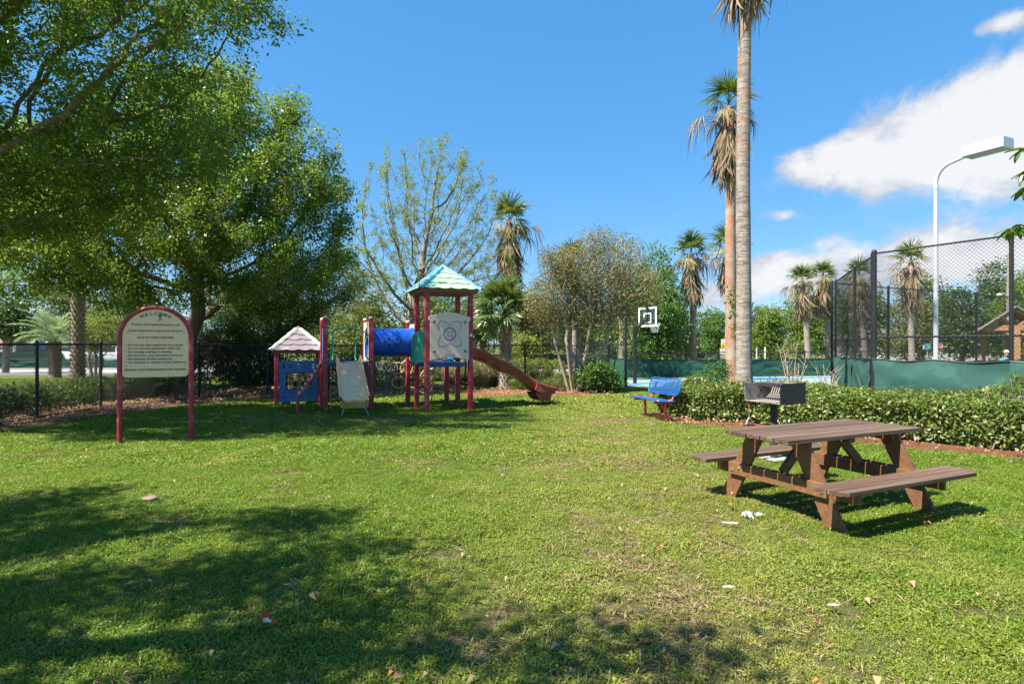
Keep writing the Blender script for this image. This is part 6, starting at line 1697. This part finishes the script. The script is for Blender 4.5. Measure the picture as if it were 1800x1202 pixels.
hs_ = thing('playhouse', 'small blue playhouse with lilac scalloped roof left of the slides', 'playhouse', (-5.97, 14.42, 0), R(22))
for s, w_ in ((0, 0), (S1, 0), (S1, S1), (0, S1)): post(hs_, s, w_, 1.37, cap=False)
pyramid_roof(hs_, (S1 / 2, S1 / 2), .66, 1.40, 2.03, 4, m_lilac, m_creamr, m_eave, .034)
a0, a1 = .062, S1 - .062; Wd = a1 - a0
holes = [(a0 + .17 * Wd, a0 + .83 * Wd, .40, .84)]
for i in range(5):
    cxs = a0 + Wd * (.12 + .19 * i)
    holes.append((cxs - .022, cxs + .022, .955, 1.055) if i % 2 == 0 else (cxs - .055, cxs + .055, .98, 1.03))
    holes.append((cxs - .055, cxs + .055, .20, .245) if i % 2 == 0 else (cxs - .022, cxs + .022, .175, .27))
wp = obj('wall_panel', holed_panel(a0, a1, .09, 1.14, holes, -.02, .02), m_bluew, hs_)
wx0, wx1 = holes[0][0], holes[0][1]
m_block = wood('tan_block', (0.42, 0.25, 0.12), (0.27, 0.15, 0.07), None, 0, .6, (8, 30, 30))
m_rod = surf('steel_rod', (.35, .35, .36), .4, .1, 5, 0, metal=.7)
for j in range(3):
    z_ = .47 + .148 * j
    obj('rod', MB().cyl((wx0 - .01, 0, z_), (wx1 + .01, 0, z_), .008, 8), m_rod, wp)
    for i in range(3):
        x_ = wx0 + .115 + i * (wx1 - wx0 - .19) / 2
        rt = Euler((random.choice([0, .1, -.15]), 0, 0)).to_matrix()
        obj('block', MB().box((x_, 0, z_), (.13 if i == 0 else .105, .12, .118), rt), m_block, wp, bevel=.008)
obj('wall_panel', MB().box((S1, S1 / 2, .62), (.022, .92, 1.04)), m_bluew, hs_, bevel=.003)
obj('rail', MB().box((S1 / 2, S1, .8), (.92, .03, .08)).box((S1 / 2, S1, .35), (.92, .03, .08)), m_post, hs_, bevel=.004)
obj('bench_board', MB().box((-.02, S1 / 2, .42), (.2, .92, .035)), m_eave, hs_, bevel=.004)

# ================================================================== BASKETBALL HOOP
hp = thing('basketball_hoop', 'basketball hoop on a black pole with a clear backboard seen from behind', 'basketball hoop', (at(1116, 22.46), 22.46, 0), R(25))
obj('pole', MB().cyl((0, 0, -.05), (0, 0, 2.26), .075, 16).lathe([(.085, 2.02), (.085, 2.05)], 16).lathe([(.085, 1.92), (.085, 1.95)], 16), m_black, hp, smooth=True)
for dy in (-.07, .07):
    obj('arm', MB().tube([(0, dy, 2.12), (.55, dy * .8, 2.52)], .026, 6).tube([(.02, dy, 2.22), (.56, dy * .8, 2.66)], .022, 6), m_black, hp)
m_acr, t = new_mat('clear_acrylic')
gl = t.n('ShaderNodeBsdfGlossy'); gl.inputs['Roughness'].default_value = .08; tp_ = t.n('ShaderNodeBsdfTransparent'); tp_.inputs[0].default_value = (.80, .86, .82, 1)
mx = t.n('ShaderNodeMixShader'); mx.inputs[0].default_value = .10; t.link(tp_.outputs[0], mx.inputs[1]); t.link(gl.outputs[0], mx.inputs[2]); t.link(mx.outputs[0], t.n('ShaderNodeOutputMaterial').inputs[0])
bd = obj('backboard', MB().box((.62, 0, 2.66), (.012, 1.08, .74)), m_acr, hp)
m_wp = surf('white_board_paint', (.80, .80, .80), .5, .03, 3, 0)
def rectframe(x_, cy_, cz_, w_, h_, t_, th=.02):
    return MB().box((x_, cy_, cz_ + h_ / 2 - t_ / 2), (th, w_, t_)).box((x_, cy_, cz_ - h_ / 2 + t_ / 2), (th, w_, t_)).box((x_, cy_ - w_ / 2 + t_ / 2, cz_), (th, t_, h_ - 2 * t_)).box((x_, cy_ + w_ / 2 - t_ / 2, cz_), (th, t_, h_ - 2 * t_))
obj('border', rectframe(.62, 0, 2.66, 1.12, .78, .075, .03), m_wp, bd); obj('target_square', rectframe(.62, 0, 2.62, .46, .40, .05, .02), m_wp, bd)
obj('brace', MB().box((.60, 0, 2.72), (.03, .03, .62)), m_black, hp); obj('brace', MB().box((.585, 0, 3.03), (.05, .18, .03)), m_black, hp)
rz_ = 2.42; rc_ = .62 + .12 + .23
rim = obj('rim', MB().tube([(rc_ + .23 * math.cos(k * .262), .23 * math.sin(k * .262), rz_) for k in range(24)], .011, 6, closed=True).box((.68, 0, rz_ - .01), (.12, .14, .05)), surf('orange_rim', (.62, .06, .03), .45), hp)
nt = MB()
for k in range(12):
    a = k * .5236; b_ = a + .5236; 
    P1 = [Vector((rc_ + r_ * math.cos(q), r_ * math.sin(q), z_)) for r_, q, z_ in ((.225, a, rz_), (.19, a + .26, rz_ - .12), (.15, a + .52, rz_ - .24), (.12, a + .78, rz_ - .38))]
    P2 = [Vector((rc_ + r_ * math.cos(q), r_ * math.sin(q), z_)) for r_, q, z_ in ((.225, a, rz_), (.19, a - .26, rz_ - .12), (.15, a - .52, rz_ - .24), (.12, a - .78, rz_ - .38))]
    nt.tube(P1, .006, 4); nt.tube(P2, .006, 4)
obj('net', nt, surf('white_net', (.75, .74, .70), .8), hp)

# ================================================================== COURT LAMP
m_wm = surf('white_metal', (0.48, 0.50, 0.53), .4, .05, 3, .02, 30, col2=(.55, .5, .45), c2scale=5, c2lo=.62, c2hi=.8)
D_ = 16.0; lp = thing('court_lamp', 'tall white curved lamp post with a box head over the tennis court', 'lamp post', (at(1645, D_), D_, 0), R(-65))
P = [(0, 0, 0), (0, 0, 3), (0, 0, 6.0)] + [(.42 - .42 * math.cos(R(a)), 0, 6.05 + .50 * math.sin(R(a))) for a in (15, 30, 45, 60, 75)] + [(.50, 0, 6.575), (.80, 0, 6.64)]
obj('pole', MB().tube(P, [.062, .058, .052, .05, .048, .046, .044, .042, .042, .042], 14), m_wm, lp, smooth=True)
obj('joint', MB().lathe([(.06, 5.92), (.06, 6.05)], 14), m_wm, lp, smooth=True)
hd = obj('lamp_head', MB().box((1.22, 0, 6.70), (.94, .50, .27)), m_wm, lp, bevel=.008)
obj('lens', MB().box((1.22, 0, 6.56), (.86, .42, .012)), surf('lamp_lens', (.20, .26, .30), .25, .05, 2, 0), hd)

# ================================================================== UTILITY POLE, SIGNS, CONE
m_pole = surf('grey_timber_pole', (.25, .22, .19), .9, .2, 3, .3, 20)
up = thing('utility_pole', 'grey timber utility pole behind the pavilion', 'utility pole', (at(1773, 45), 45, 0))
obj('pole', MB().tube([(0, 0, 0), (0, 0, 8.75)], [.19, .13], 12), m_pole, up, smooth=True)
for z_ in (8.6, 7.8, 7.0): obj('insulator', MB().cyl((-.35, 0, z_), (-.1, 0, z_), .035, 8).lathe([(.05, z_ - .02), (.09, z_ + .03), (.09, z_ + .06), (.04, z_ + .12)], 10, (-.32, 0, 0)), surf('porcelain', (.5, .5, .48), .4), up)
obj('lamp_arm', MB().tube([(0, 0, 5.4), (-.35, 0, 5.6), (-.7, 0, 5.55)], .03, 8).lathe([(.02, 5.62), (.16, 5.56), (.2, 5.48), (.04, 5.46)], 12, (-.75, 0, 0)), m_wm, up)
m_galv = surf('galvanised_post', (.42, .42, .42), .5, .1, 4, .05, 30, metal=.4)
m_sw = surf('sign_white', (.75, .76, .76), .5, .04, 3, 0); m_sy = surf('sign_yellow', (.80, .52, .02), .5, .04, 3, 0); m_sk = surf('sign_black', (.02, .02, .02), .5, .1, 3, 0)
cs = thing('road_sign', 'sign stack with white plates above and below a yellow chevron', 'road sign', (at(1271, 40), 40, 0))
obj('post', MB().cyl((0, .03, 0), (0, .03, 1.93), .03, 8), m_galv, cs)
pl_ = obj('plate', MB().box((0, 0, 1.78), (.26, .012, .34)), m_sw, cs); obj('print', MB().box((0, -.009, 1.88), (.10, .004, .03)).box((-.03, -.009, 1.77), (.05, .004, .05)).box((.02, -.009, 1.67), (.14, .004, .035)), m_sk, pl_)
pl_ = obj('plate', MB().box((-.01, 0, 1.44), (.27, .012, .33)), m_sy, cs)
ch = [(-.07, .13), (.0, .13), (.07, 0), (.0, -.13), (-.07, -.13), (.0, 0)]
obj('chevron', MB().prism([(p[0] - .0, 1.44 + p[1]) for p in ch], 'y', -.011, -.007), m_sk, pl_)
pl_ = obj('plate', MB().box((0, 0, 1.14), (.44, .012, .24)), m_sw, cs); obj('print', MB().box((-.08, -.009, 1.18), (.12, .004, .035)).box((.1, -.009, 1.18), (.1, .004, .035)), m_sk, pl_)
obj('plate', MB().box((0, 0, .97), (.44, .012, .08)), m_sw, cs)
m_stop = surf('sign_red', (.48, .05, .05), .5, .06, 3, 0, col2=(.55, .22, .2), c2scale=3)
def stop_sign(label, px, d, row, rad, group=None):
    r_ = thing('stop_sign', label, 'stop sign', (at(px, d), d, 0), 0, group); z_ = zz(row, d)
    obj('post', MB().cyl((0, .03, 0), (0, .03, z_ + rad * .9), .03, 8), m_galv, r_)
    oc = lambda k: [(k * math.cos(R(22.5 + 45 * i)), z_ + k * math.sin(R(22.5 + 45 * i))) for i in range(8)]
    obj('border', MB().prism(oc(rad), 'y', -.004, .008), m_sw, r_); obj('face', MB().prism(oc(rad * .93), 'y', -.008, -.005), m_stop, r_)
    obj('lettering', text_mesh('STOP', rad * .62, rad * 1.5, m_sw), None, r_, (0, -.012, z_ - rad * .3))
stop_sign('faded stop sign cut by the left edge of the picture', -6, 27, 604, .30)
stop_sign('red stop sign half hidden behind the tall palm trunk', 1286, 48, 606, .30)
cn_ = thing('traffic_cone', 'small orange traffic cone in the far field beside the chevron sign', 'traffic cone', (at(1274.5, 46), 46, 0))
m_cone = surf('cone_orange', (.75, .12, .02), .5, .05, 3, 0)
obj('body', MB().lathe([(.17, .03), (.15, .05), (.035, .70), (.03, .71)], 14), m_cone, cn_, smooth=True); obj('foot', MB().box((0, 0, .015), (.4, .4, .03)), m_cone, cn_)
ts = thing('information_sign', 'teal rules board on a post inside the court left of the lamp post', 'sign', (at(1631, 27), 27, 0), R(10))
obj('post', MB().cyl((0, .03, 0), (0, .03, 1.6), .025, 8), m_galv, ts)
bp_ = obj('board', MB().box((0, 0, 1.47), (.34, .015, .29)), surf('teal_board', (.02, .36, .30), .5, .05, 3, 0), ts)
mb = MB()
for j, (a, w_) in enumerate(((0, .24), (.05, .14), (.03, .2), (.06, .12), (0, .24))): mb.box((a, -.01, 1.57 - j * .05), (w_, .004, .017))
obj('print', mb, m_sw, bp_); obj('plate', MB().box((-.23, 0, 1.44), (.08, .012, .18)), m_sw, ts)
rs = thing('round_sign', 'small red ring sign just right of the lamp post', 'sign', (at(1654, 29), 29, 0))
obj('post', MB().cyl((0, .03, 0), (0, .03, 1.6), .02, 8), m_galv, rs)
obj('ring', MB().tube([(.13 * math.cos(k * .3927), 0, 1.5 + .13 * math.sin(k * .3927)) for k in range(16)], .022, 6, closed=True).tube([(-.09, 0, 1.59), (.09, 0, 1.41)], .018, 6), m_stop, rs); obj('face', MB().lathe([(.12, -.004), (.12, .004)], 20), m_sw, rs, (0, .01, 1.5), (R(90), 0, 0))

# ================================================================== PAVILION
m_timber = wood('orange_timber', (0.46, 0.25, 0.13), (0.33, 0.16, 0.08), None, 0, .7, (1.5, 12, 12))
m_shing = surf('grey_shingle_roof', (0.26, 0.26, 0.27), .85, .2, 5, .5, 18, col2=(.38, .38, .38), c2scale=3)
pv = thing('timber_pavilion', 'orange timber pavilion with a gabled grey roof at the right edge', 'pavilion', (at(1786, 27), 27, 0), R(-37))
pk = zz(541, 27); ev = zz(577, 27); hw_ = 1.32
for i, x_ in enumerate((-.0,)):
    for y_ in (0, 3.4): obj('post', MB().box((x_, y_, ev / 2), (.30, .30, ev)), m_timber, pv, bevel=.01)
for x_ in (-1.05, 1.1):
    for y_ in (3.4,): obj('post', MB().box((x_, y_, ev / 2), (.2, .2, ev)), m_timber, pv, bevel=.01)
for y_ in (-.0, 1.7, 3.4):
    obj('tie_beam', MB().box((0, y_ - .02, ev + .02), (2.3, .2, .26)), m_timber, pv, bevel=.01)
    for s in (-1, 1):
        a = Vector((s * hw_, y_, ev - .06)); b_ = Vector((0, y_, pk - .08)); mb = MB(); n_ = (b_ - a).normalized().cross(Vector((0, 1, 0))) * .09
        mb.add([a - n_ + Vector((0, -.11, 0)), a + n_ + Vector((0, -.11, 0)), b_ + n_ + Vector((0, -.11, 0)), b_ - n_ + Vector((0, -.11, 0)), a - n_ + Vector((0, .11, 0)), a + n_ + Vector((0, .11, 0)), b_ + n_ + Vector((0, .11, 0)), b_ - n_ + Vector((0, .11, 0))], [(0, 1, 2, 3), (7, 6, 5, 4), (0, 4, 5, 1), (2, 6, 7, 3), (1, 5, 6, 2), (3, 7, 4, 0)])
        obj('rafter', mb, m_timber, pv)
        obj('strut', MB().tube([(s * .1, y_, ev + .15), (s * .55, y_, ev + .52)], .07, 4), m_timber, pv)
        obj('knee_brace', MB().tube([(0, y_, ev - .55), (s * .42, y_, ev - .10)], .08, 4), m_timber, pv)
for s in (-1, 1):
    a0_, b0_ = Vector((s * (hw_ + .12), -.35, ev - .10)), Vector((0, -.35, pk + .06))
    rows_ = 7; rf = MB()
    for k in range(rows_):
        p = a0_.lerp(b0_, k / rows_); q = a0_.lerp(b0_, (k + 1) / rows_ + .02); up_ = Vector((0, 0, .035)); lo_ = Vector((0, 0, .012))
        L_ = Vector((0, 4.1, 0)); rf.grid([[p + up_, p + L_ + up_], [q + lo_, q + L_ + lo_]], (0, 0, -.05))
    obj('roof', rf, m_shing, pv)
# ================================================================== SEATED PERSON
pp = thing('person', 'person in a bright blue shirt and white cap sitting beyond the tennis screen', 'person', (at(1768, 24), 24, 0), R(12))
def skinned(name, verts, edges, radii, mat, parent, levels=2, root=0):
    me = bpy.data.meshes.new(name); me.from_pydata(verts, edges, []); me.update()
    o = obj(name, me, mat, parent); sk = o.modifiers.new('skin', 'SKIN'); sk.use_smooth_shade = True
    for i, r_ in enumerate(radii): d_ = me.skin_vertices[0].data[i]; d_.radius = r_ if isinstance(r_, tuple) else (r_, r_); d_.use_root = (i == root)
    sb = o.modifiers.new('sub', 'SUBSURF'); sb.levels = levels; sb.render_levels = levels
    return o
m_skin = surf('skin', (.46, .27, .19), .55, .05, 6, 0); m_shirt = surf('bright_blue_shirt', (.06, .42, .66), .8, .1, 8, .1, 60); m_shorts = surf('dark_shorts', (.05, .06, .08), .8)
V_ = [(0, 0, .50), (0, .02, .68), (0, .02, .88), (0, .01, .98), (0, -.01, 1.05), (0, -.03, 1.12), (0, -.035, 1.22),
      (.18, .01, .93), (.24, -.02, .70), (.16, -.22, .60), (-.18, .01, .93), (-.24, -.02, .70), (-.16, -.22, .60),
      (.10, -.02, .50), (.14, -.42, .50), (.14, -.46, .08), (.14, -.60, .04), (-.10, -.02, .50), (-.14, -.42, .50), (-.14, -.46, .08), (-.14, -.60, .04), (.13, -.30, .56), (-.13, -.30, .56)]
E_ = [(0, 1), (1, 2), (2, 3), (3, 4), (4, 5), (5, 6), (2, 7), (7, 8), (8, 9), (9, 21), (2, 10), (10, 11), (11, 12), (12, 22), (0, 13), (13, 14), (14, 15), (15, 16), (0, 17), (17, 18), (18, 19), (19, 20)]
Rr_ = [(.15, .12), (.15, .11), (.17, .11), (.07, .07), .055, .085, .08, .07, .045, .035, .07, .045, .035, .09, .065, .04, .035, .09, .065, .04, .035, .03, .03]
skinned('body', V_, E_, Rr_, m_skin, pp)
skinned('shirt', [V_[i] for i in (0, 1, 2, 3, 7, 10)] + [(.225, -.01, .76), (-.225, -.01, .76)], [(0, 1), (1, 2), (2, 3), (2, 4), (2, 5), (4, 6), (5, 7)], [(.165, .135), (.165, .125), (.185, .125), (.08, .08), .085, .085, .065, .065], m_shirt, pp)
skinned('shorts', [(0, 0, .49), (.10, -.03, .50), (.14, -.36, .505), (-.10, -.03, .50), (-.14, -.36, .505)], [(0, 1), (1, 2), (0, 3), (3, 4)], [(.165, .13), .105, .085, .105, .085], m_shorts, pp)
obj('cap', MB().lathe([(.094, 1.235), (.095, 1.26), (.082, 1.30), (.05, 1.325), (.005, 1.335)], 16, (0, -.03, 0)).prism([(-.07, -.10), (.07, -.10), (.05, -.20), (-.05, -.20)], 'z', 1.232, 1.242), surf('white_cap', (.8, .8, .8), .7), pp, smooth=True)
hd_ = MB()
for s in (-1, 1): hd_.box((s * .03, -.118, 1.20), (.022, .008, .012)); hd_.box((s * .088, -.03, 1.18), (.014, .03, .05))
obj('eyes_and_ears', hd_, m_skin, pp)
obj('nose', MB().box((0, -.122, 1.17), (.02, .03, .035)), m_skin, pp, bevel=.006); obj('mouth', MB().box((0, -.114, 1.135), (.045, .006, .008)), surf('lips', (.35, .12, .10), .5), pp)
sb_ = thing('spectator_bench', 'low bench under the seated person', 'bench', (at(1768, 24), 24.05, 0), R(12))
obj('seat', MB().box((0, 0, .39), (1.4, .32, .05)), m_timber, sb_, bevel=.01)
for s in (-1, 1): obj('leg', MB().box((s * .55, 0, .18), (.08, .28, .37)), m_timber, sb_)

# ================================================================== FAR BUILDINGS, CARS
m_stucco = surf('pale_stucco', (.62, .60, .55), .85, .05, 1, .1, 20); m_glassd = surf('dark_window_glass', (.04, .05, .06), .15, .1, 1, 0); m_trim = surf('white_trim', (.75, .75, .73), .6, .03, 2, 0)
m_rooft = surf('grey_brown_roof', (.27, .22, .19), .9, .15, 3, .4, 12)
m_bluebin = surf('blue_container', (.03, .16, .42), .5, .06, 3, 0)
def building(label, px0, px1, d, top_row, nwin, depth=6, rot=0, roofh=.7, wall=None, rows=1):
    x0, x1 = at(px0, d), at(px1, d); W = x1 - x0; h = zz(top_row, d)
    r_ = thing('building', label, 'building', ((x0 + x1) / 2, d, 0), rot)
    wl = obj('wall', MB().box((0, depth / 2, h / 2), (W, depth, h)), wall or m_stucco, r_)
    e = .45
    rf = MB().add([(-W / 2 - e, -e, h), (W / 2 + e, -e, h), (W / 2 + e, depth + e, h), (-W / 2 - e, depth + e, h), (-W / 2 + .8, depth / 2, h + roofh), (W / 2 - .8, depth / 2, h + roofh),
                   (-W / 2 - e, -e, h - .12), (W / 2 + e, -e, h - .12), (W / 2 + e, depth + e, h - .12), (-W / 2 - e, depth + e, h - .12)],
                  [(0, 1, 5, 4), (1, 2, 5), (2, 3, 4, 5), (3, 0, 4), (0, 6, 7, 1), (1, 7, 8, 2), (2, 8, 9, 3), (3, 9, 6, 0), (6, 9, 8, 7)])
    obj('roof', rf, m_rooft, r_)
    for k in range(nwin):
        x_ = -W / 2 + W * (k + .5) / nwin; ww = min(1.1, W / nwin * .5)
        for j in range(rows):
            zc_ = h * (.55 if rows == 1 else .28 + .45 * j); hh = min(1.1, h / rows * .42)
            wn = obj('window', MB().box((x_, -.01, zc_), (ww, .05, hh)), m_glassd, r_); obj('frame', rectframe(0, 0, 0, ww + .12, hh + .12, .07, .06), m_trim, wn, (x_, -.02, zc_), (0, 0, R(90)))
    obj('door', MB().box((W * .02, -.03, min(2.0, h * .8) / 2), (.9, .06, min(2.0, h * .8))), m_trim, r_)
    return r_
building('long pale building beyond the road on the far left', -60, 214, 53, 586, 9, 8, 0, 1.2, None)
building('low pale building glimpsed behind the tennis court trees', 1548, 1742, 50, 592, 7, 7, 0, .6, m_stucco)
building('low cream clubhouse far across the field', 1122, 1238, 92, 611, 8, 8, 0, .8, surf('cream_wall', (.62, .55, .42), .85))
building('small pink-beige house in the distance left of the hoop', 1072, 1104, 75, 611, 3, 6, 0, .6, surf('pinkish_wall', (.60, .45, .36), .85))
bc = thing('waste_container', 'blue waste container across the far field left of the palms', 'container', (at(1245, 70), 70, 0))
obj('body', MB().prism([(-.65, 0), (.65, 0), (.7, .9), (-.7, .9)], 'y', 0, .9), m_bluebin, bc, bevel=.02); obj('lid', MB().box((0, .45, .95), (1.46, 1.0, .08)), m_bluebin, bc, bevel=.02)
for s in (-1, 1): obj('wheel', MB().cyl((s * .5, -.02, .08), (s * .5, .06, .08), .08, 10), m_black, bc)
for i in range(9):
    px_ = (1086, 1098, 1121, 1129, 1141, 1152, 1196, 1330, 1345)[i]; 
    wpst = thing('white_post', 'slim white post in the far field', 'post', (at(px_, 47), 47, 0), 0, 'slim white posts across the far field')
    pass
    wpst['label'] = ('white post farthest left of the hoop pole', 'white post just left of the hoop pole', 'white post just right of the hoop pole', 'second white post right of the hoop pole', 'third white post right of the hoop pole', 'fourth white post right of the hoop pole', 'white post left of the slim shaggy palm', 'white post right of the two tall palm trunks, nearer them', 'second white post right of the two tall palm trunks')[i]
    obj('shaft', MB().cyl((0, 0, 0), (0, 0, 1.0 + (i % 3) * .15), .05, 8).lathe([(.06, 1.0 + (i % 3) * .15), (.02, 1.06 + (i % 3) * .15)], 8), m_wp, wpst)
def car(label, px, d, head, col, kind='suv'):
    r_ = thing('parked_car', label, 'car', (at(px, d), d, 0), head, 'cars parked beyond the road')
    body = surf('car_paint_' + kind + str(int(px)), col, .25, .03, 1, 0, coat=.6)
    L = 4.6 if kind != 'pickup' else 5.4
    if kind == 'pickup':
        low = [(-L / 2, .45), (-L / 2, .98), (-L / 2 + .1, 1.05), (.25, 1.05), (1.5, 1.10), (L / 2 - .15, 1.0), (L / 2, .85), (L / 2, .42)]
        cab = [(-.45, 1.05), (-.35, 1.75), (.75, 1.78), (1.5, 1.10)]
    elif kind == 'suv':
        low = [(-L / 2, .40), (-L / 2, .95), (-L / 2 + .1, 1.08), (1.2, 1.08), (L / 2 - .2, .98), (L / 2, .8), (L / 2, .38)]
        cab = [(-2.1, 1.08), (-1.9, 1.72), (.35, 1.76), (1.25, 1.08)]
    else:
        low = [(-L / 2, .38), (-L / 2, .85), (-L / 2 + .15, .98), (1.1, .98), (L / 2 - .25, .82), (L / 2, .65), (L / 2, .34)]
        cab = [(-1.7, .98), (-1.05, 1.42), (.3, 1.44), (1.15, .98)]
    bo = obj('body', MB().prism(low, 'y', -.9, .9), body, r_, bevel=.06)
    cb = obj('cabin', MB().prism([(p[0], p[1]) for p in cab], 'y', -.78, .78), m_glassd, r_, bevel=.04)
    obj('roof', MB().prism([(cab[1][0] - .03, cab[1][1] - .03), (cab[1][0], cab[1][1] + .03), (cab[2][0], cab[2][1] + .03), (cab[2][0] + .03, cab[2][1] - .03)], 'y', -.80, .80), body, r_, bevel=.02)
    for s in (-1, 1):
        mid_ = (cab[1][0] + cab[2][0]) / 2 - .1
        obj('pillar', MB().prism([(mid_, cab[0][1] - .02), (mid_ + .1, cab[0][1] - .02), (mid_ + .1, cab[1][1]), (mid_, cab[1][1])], 'y', s * .785 - .01, s * .785 + .01), body, r_)
        for x_ in (-L / 2 + .85, L / 2 - .9):
            wh = obj('wheel', MB().tube([(x_, s * .72, .34), (x_, s * .93, .34)], .34, 18), m_black, r_, bevel=.03); obj('rim', MB().tube([(x_, s * .90, .34), (x_, s * .94, .34)], .2, 14), m_bolt, wh)
        obj('headlight', MB().box((L / 2 - .02, s * .65, .72), (.08, .3, .14)), m_sw, r_, bevel=.02); obj('tail_light', MB().box((-L / 2 + .02, s * .75, .8), (.08, .2, .2)), m_stop, r_, bevel=.02)
    obj('bumper', MB().box((L / 2 + .02, 0, .45), (.1, 1.7, .2)), m_black, r_, bevel=.03)
    return r_
car('dark green pickup truck parked beyond the road at far left', 52, 41.5, R(8), (.02, .045, .035), 'pickup')
car('white sport utility car parked between the two feather palms', 112, 42.5, R(-20), (.72, .73, .74), 'suv')
car('white hatchback parked just left of the welcome sign', 205, 43.5, R(184), (.74, .74, .75), 'sedan')
# green screen fence along the car park
fence('screen_fence', 'low green screen along the car park beyond the road', seg((at(-40, 37), 37.2), (at(330, 37.6), 37.6), 6), .62, .2, .03, (.62,), .003, screen=(.04, .58), screen_mat=m_screen2)
# tree trunk at far left
# ================================================================== SMALL THINGS ON THE GRASS
def slab(name, label, cat, px, py, L, W, th, mat, seed, rz=0, tilt=0, z=.03):
    g = np.random.default_rng(seed); n = 9; top = []
    X_, Y_ = G(px, py)
    for k in range(n):
        a = 6.283 * k / n; rr = 1 + g.normal() * .13; top.append((L / 2 * math.cos(a) * rr, W / 2 * math.sin(a) * rr))
    o = obj(name, MB().prism(top, 'z', -th / 2, th / 2), mat, None, (X_, Y_, z), (tilt, 0, rz), min(th * .3, .006))
    return tagset(o, label, cat)
m_chip = surf('weathered_bark_chip', (.30, .20, .13), .9, .2, 12, .4, 40); m_rock = surf('brown_rock', (.24, .18, .14), .9, .3, 6, .6, 14, col2=(.34, .27, .21), c2scale=4)
slab('bark_chip', 'flat tan chip of bark on the sunlit grass above the long shadow', 'bark chip', 262, 884, .13, .09, .03, m_chip, 1, .4, .25, .045)
slab('bark_chip', 'curled pale bark sliver lying left of the picnic table', 'bark chip', 1285, 929, .13, .035, .012, surf('pale_bark', (.42, .33, .23), .85, .1, 12, .3, 40), 2, -.25, .1, .05)
slab('fallen_leaf', 'single large pinkish dry leaf right of centre in the foreground', 'leaf', 1465, 1079, .085, .03, .003, surf('pinkish_leaf', (.44, .27, .20), .8, .1, 20, .2, 60), 3, .1, .15, .055)
slab('fallen_leaf', 'pale dry leaf in the thin grass below the middle', 'leaf', 1280, 1046, .09, .022, .003, surf('pale_leaf', (.58, .47, .34), .8, .1, 20, .2, 60), 4, .0, .1, .055)
slab('fallen_leaf', 'orange brown leaf lying in the lit grass left of the white lime spot', 'leaf', 1284, 896, .07, .035, .003, surf('orange_leaf', (.50, .24, .10), .8, .1, 20, .2, 60), 5, 1.2, .5, .06)
slab('fallen_leaf', 'yellow dry leaf on the pine straw at the right edge', 'leaf', 1791, 792, .13, .09, .004, surf('yellow_leaf', (.58, .33, .07), .8, .1, 20, .2, 60), 6, 1.2, .9, .11)
slab('stone', 'brown stone lying in the leaf bed by the fence behind the sign', 'stone', 281, 697, .42, .22, .22, m_rock, 7, .2, 0, .09).modifiers['bevel'].width = .05
slab('stick', 'short pale stick lying in the grass before the picnic table', 'stick', 1636, 956, .07, .008, .008, m_chip, 8, -.5, .1, .055)
# white lime spot: a few dozen pale flecks
mb = MB(); g = np.random.default_rng(6); X_, Y_ = G(1313, 912)
for k in range(46):
    a = g.random() * 6.28; r_ = g.random() ** .6; c_ = Vector((r_ * math.cos(a) * .055, r_ * math.sin(a) * .04, .03 + g.random() * .03)); e1_, e2_ = Vector(g.normal(size=3)) * .006, Vector(g.normal(size=3)) * .006
    mb.add([c_ - e1_ - e2_, c_ + e1_ - e2_, c_ + e1_ + e2_, c_ - e1_ + e2_], [(0, 1, 2, 3)])
for k in range(16):
    c_ = Vector((.11 + g.normal() * .02, .02 + g.normal() * .015, .04)); e1_, e2_ = Vector(g.normal(size=3)) * .005, Vector(g.normal(size=3)) * .005
    mb.add([c_ - e1_ - e2_, c_ + e1_ - e2_, c_ + e1_ + e2_, c_ - e1_ + e2_], [(0, 1, 2, 3)])
tagset(obj('white_flecks', mb, surf('white_fleck', (.85, .85, .84), .6), None, (X_, Y_, 0)), 'small patch of white flecks on the grass left of the table', 'paper scraps')
# torn red wrapper
X_, Y_ = G(470, 1104)
wr = thing('torn_wrapper', 'torn red and white wrapper in the shaded grass in front', 'litter', (X_, Y_, .04), R(-10)); wr.scale = (.62, .62, .62)
def crumple(pts, seed, amp=.008):
    g = np.random.default_rng(seed); (a, b_, c_, d_) = [Vector(p) for p in pts]; rows = []
    for i in range(6):
        rows.append([a.lerp(b_, j / 5).lerp(d_.lerp(c_, j / 5), i / 5) + Vector(g.normal(size=3)) * amp * (.4 + .6 * (i % 2)) for j in range(6)])
    return MB().grid(rows, (0, .0006, .0006))
m_rw = surf('red_wrapper', (.68, .05, .035), .35, .15, 20, .1, 60)
obj('flap', crumple([(-.055, 0, .02), (-.02, .0, .0), (-.015, .0, .06), (-.06, 0, .055)], 1), m_rw, wr); obj('flap', crumple([(-.01, .01, .0), (.015, .01, .0), (.012, .01, .075), (-.008, .01, .07)], 2), m_rw, wr)
obj('flap', crumple([(-.04, -.01, .0), (.04, -.01, -.005), (.05, -.01, .02), (-.03, -.005, .035)], 3), surf('pale_wrapper', (.70, .62, .55), .4), wr); obj('flap', crumple([(.035, -.01, -.015), (.10, -.01, -.015), (.09, 0, .02), (.05, 0, .005)], 4), m_rw, wr)
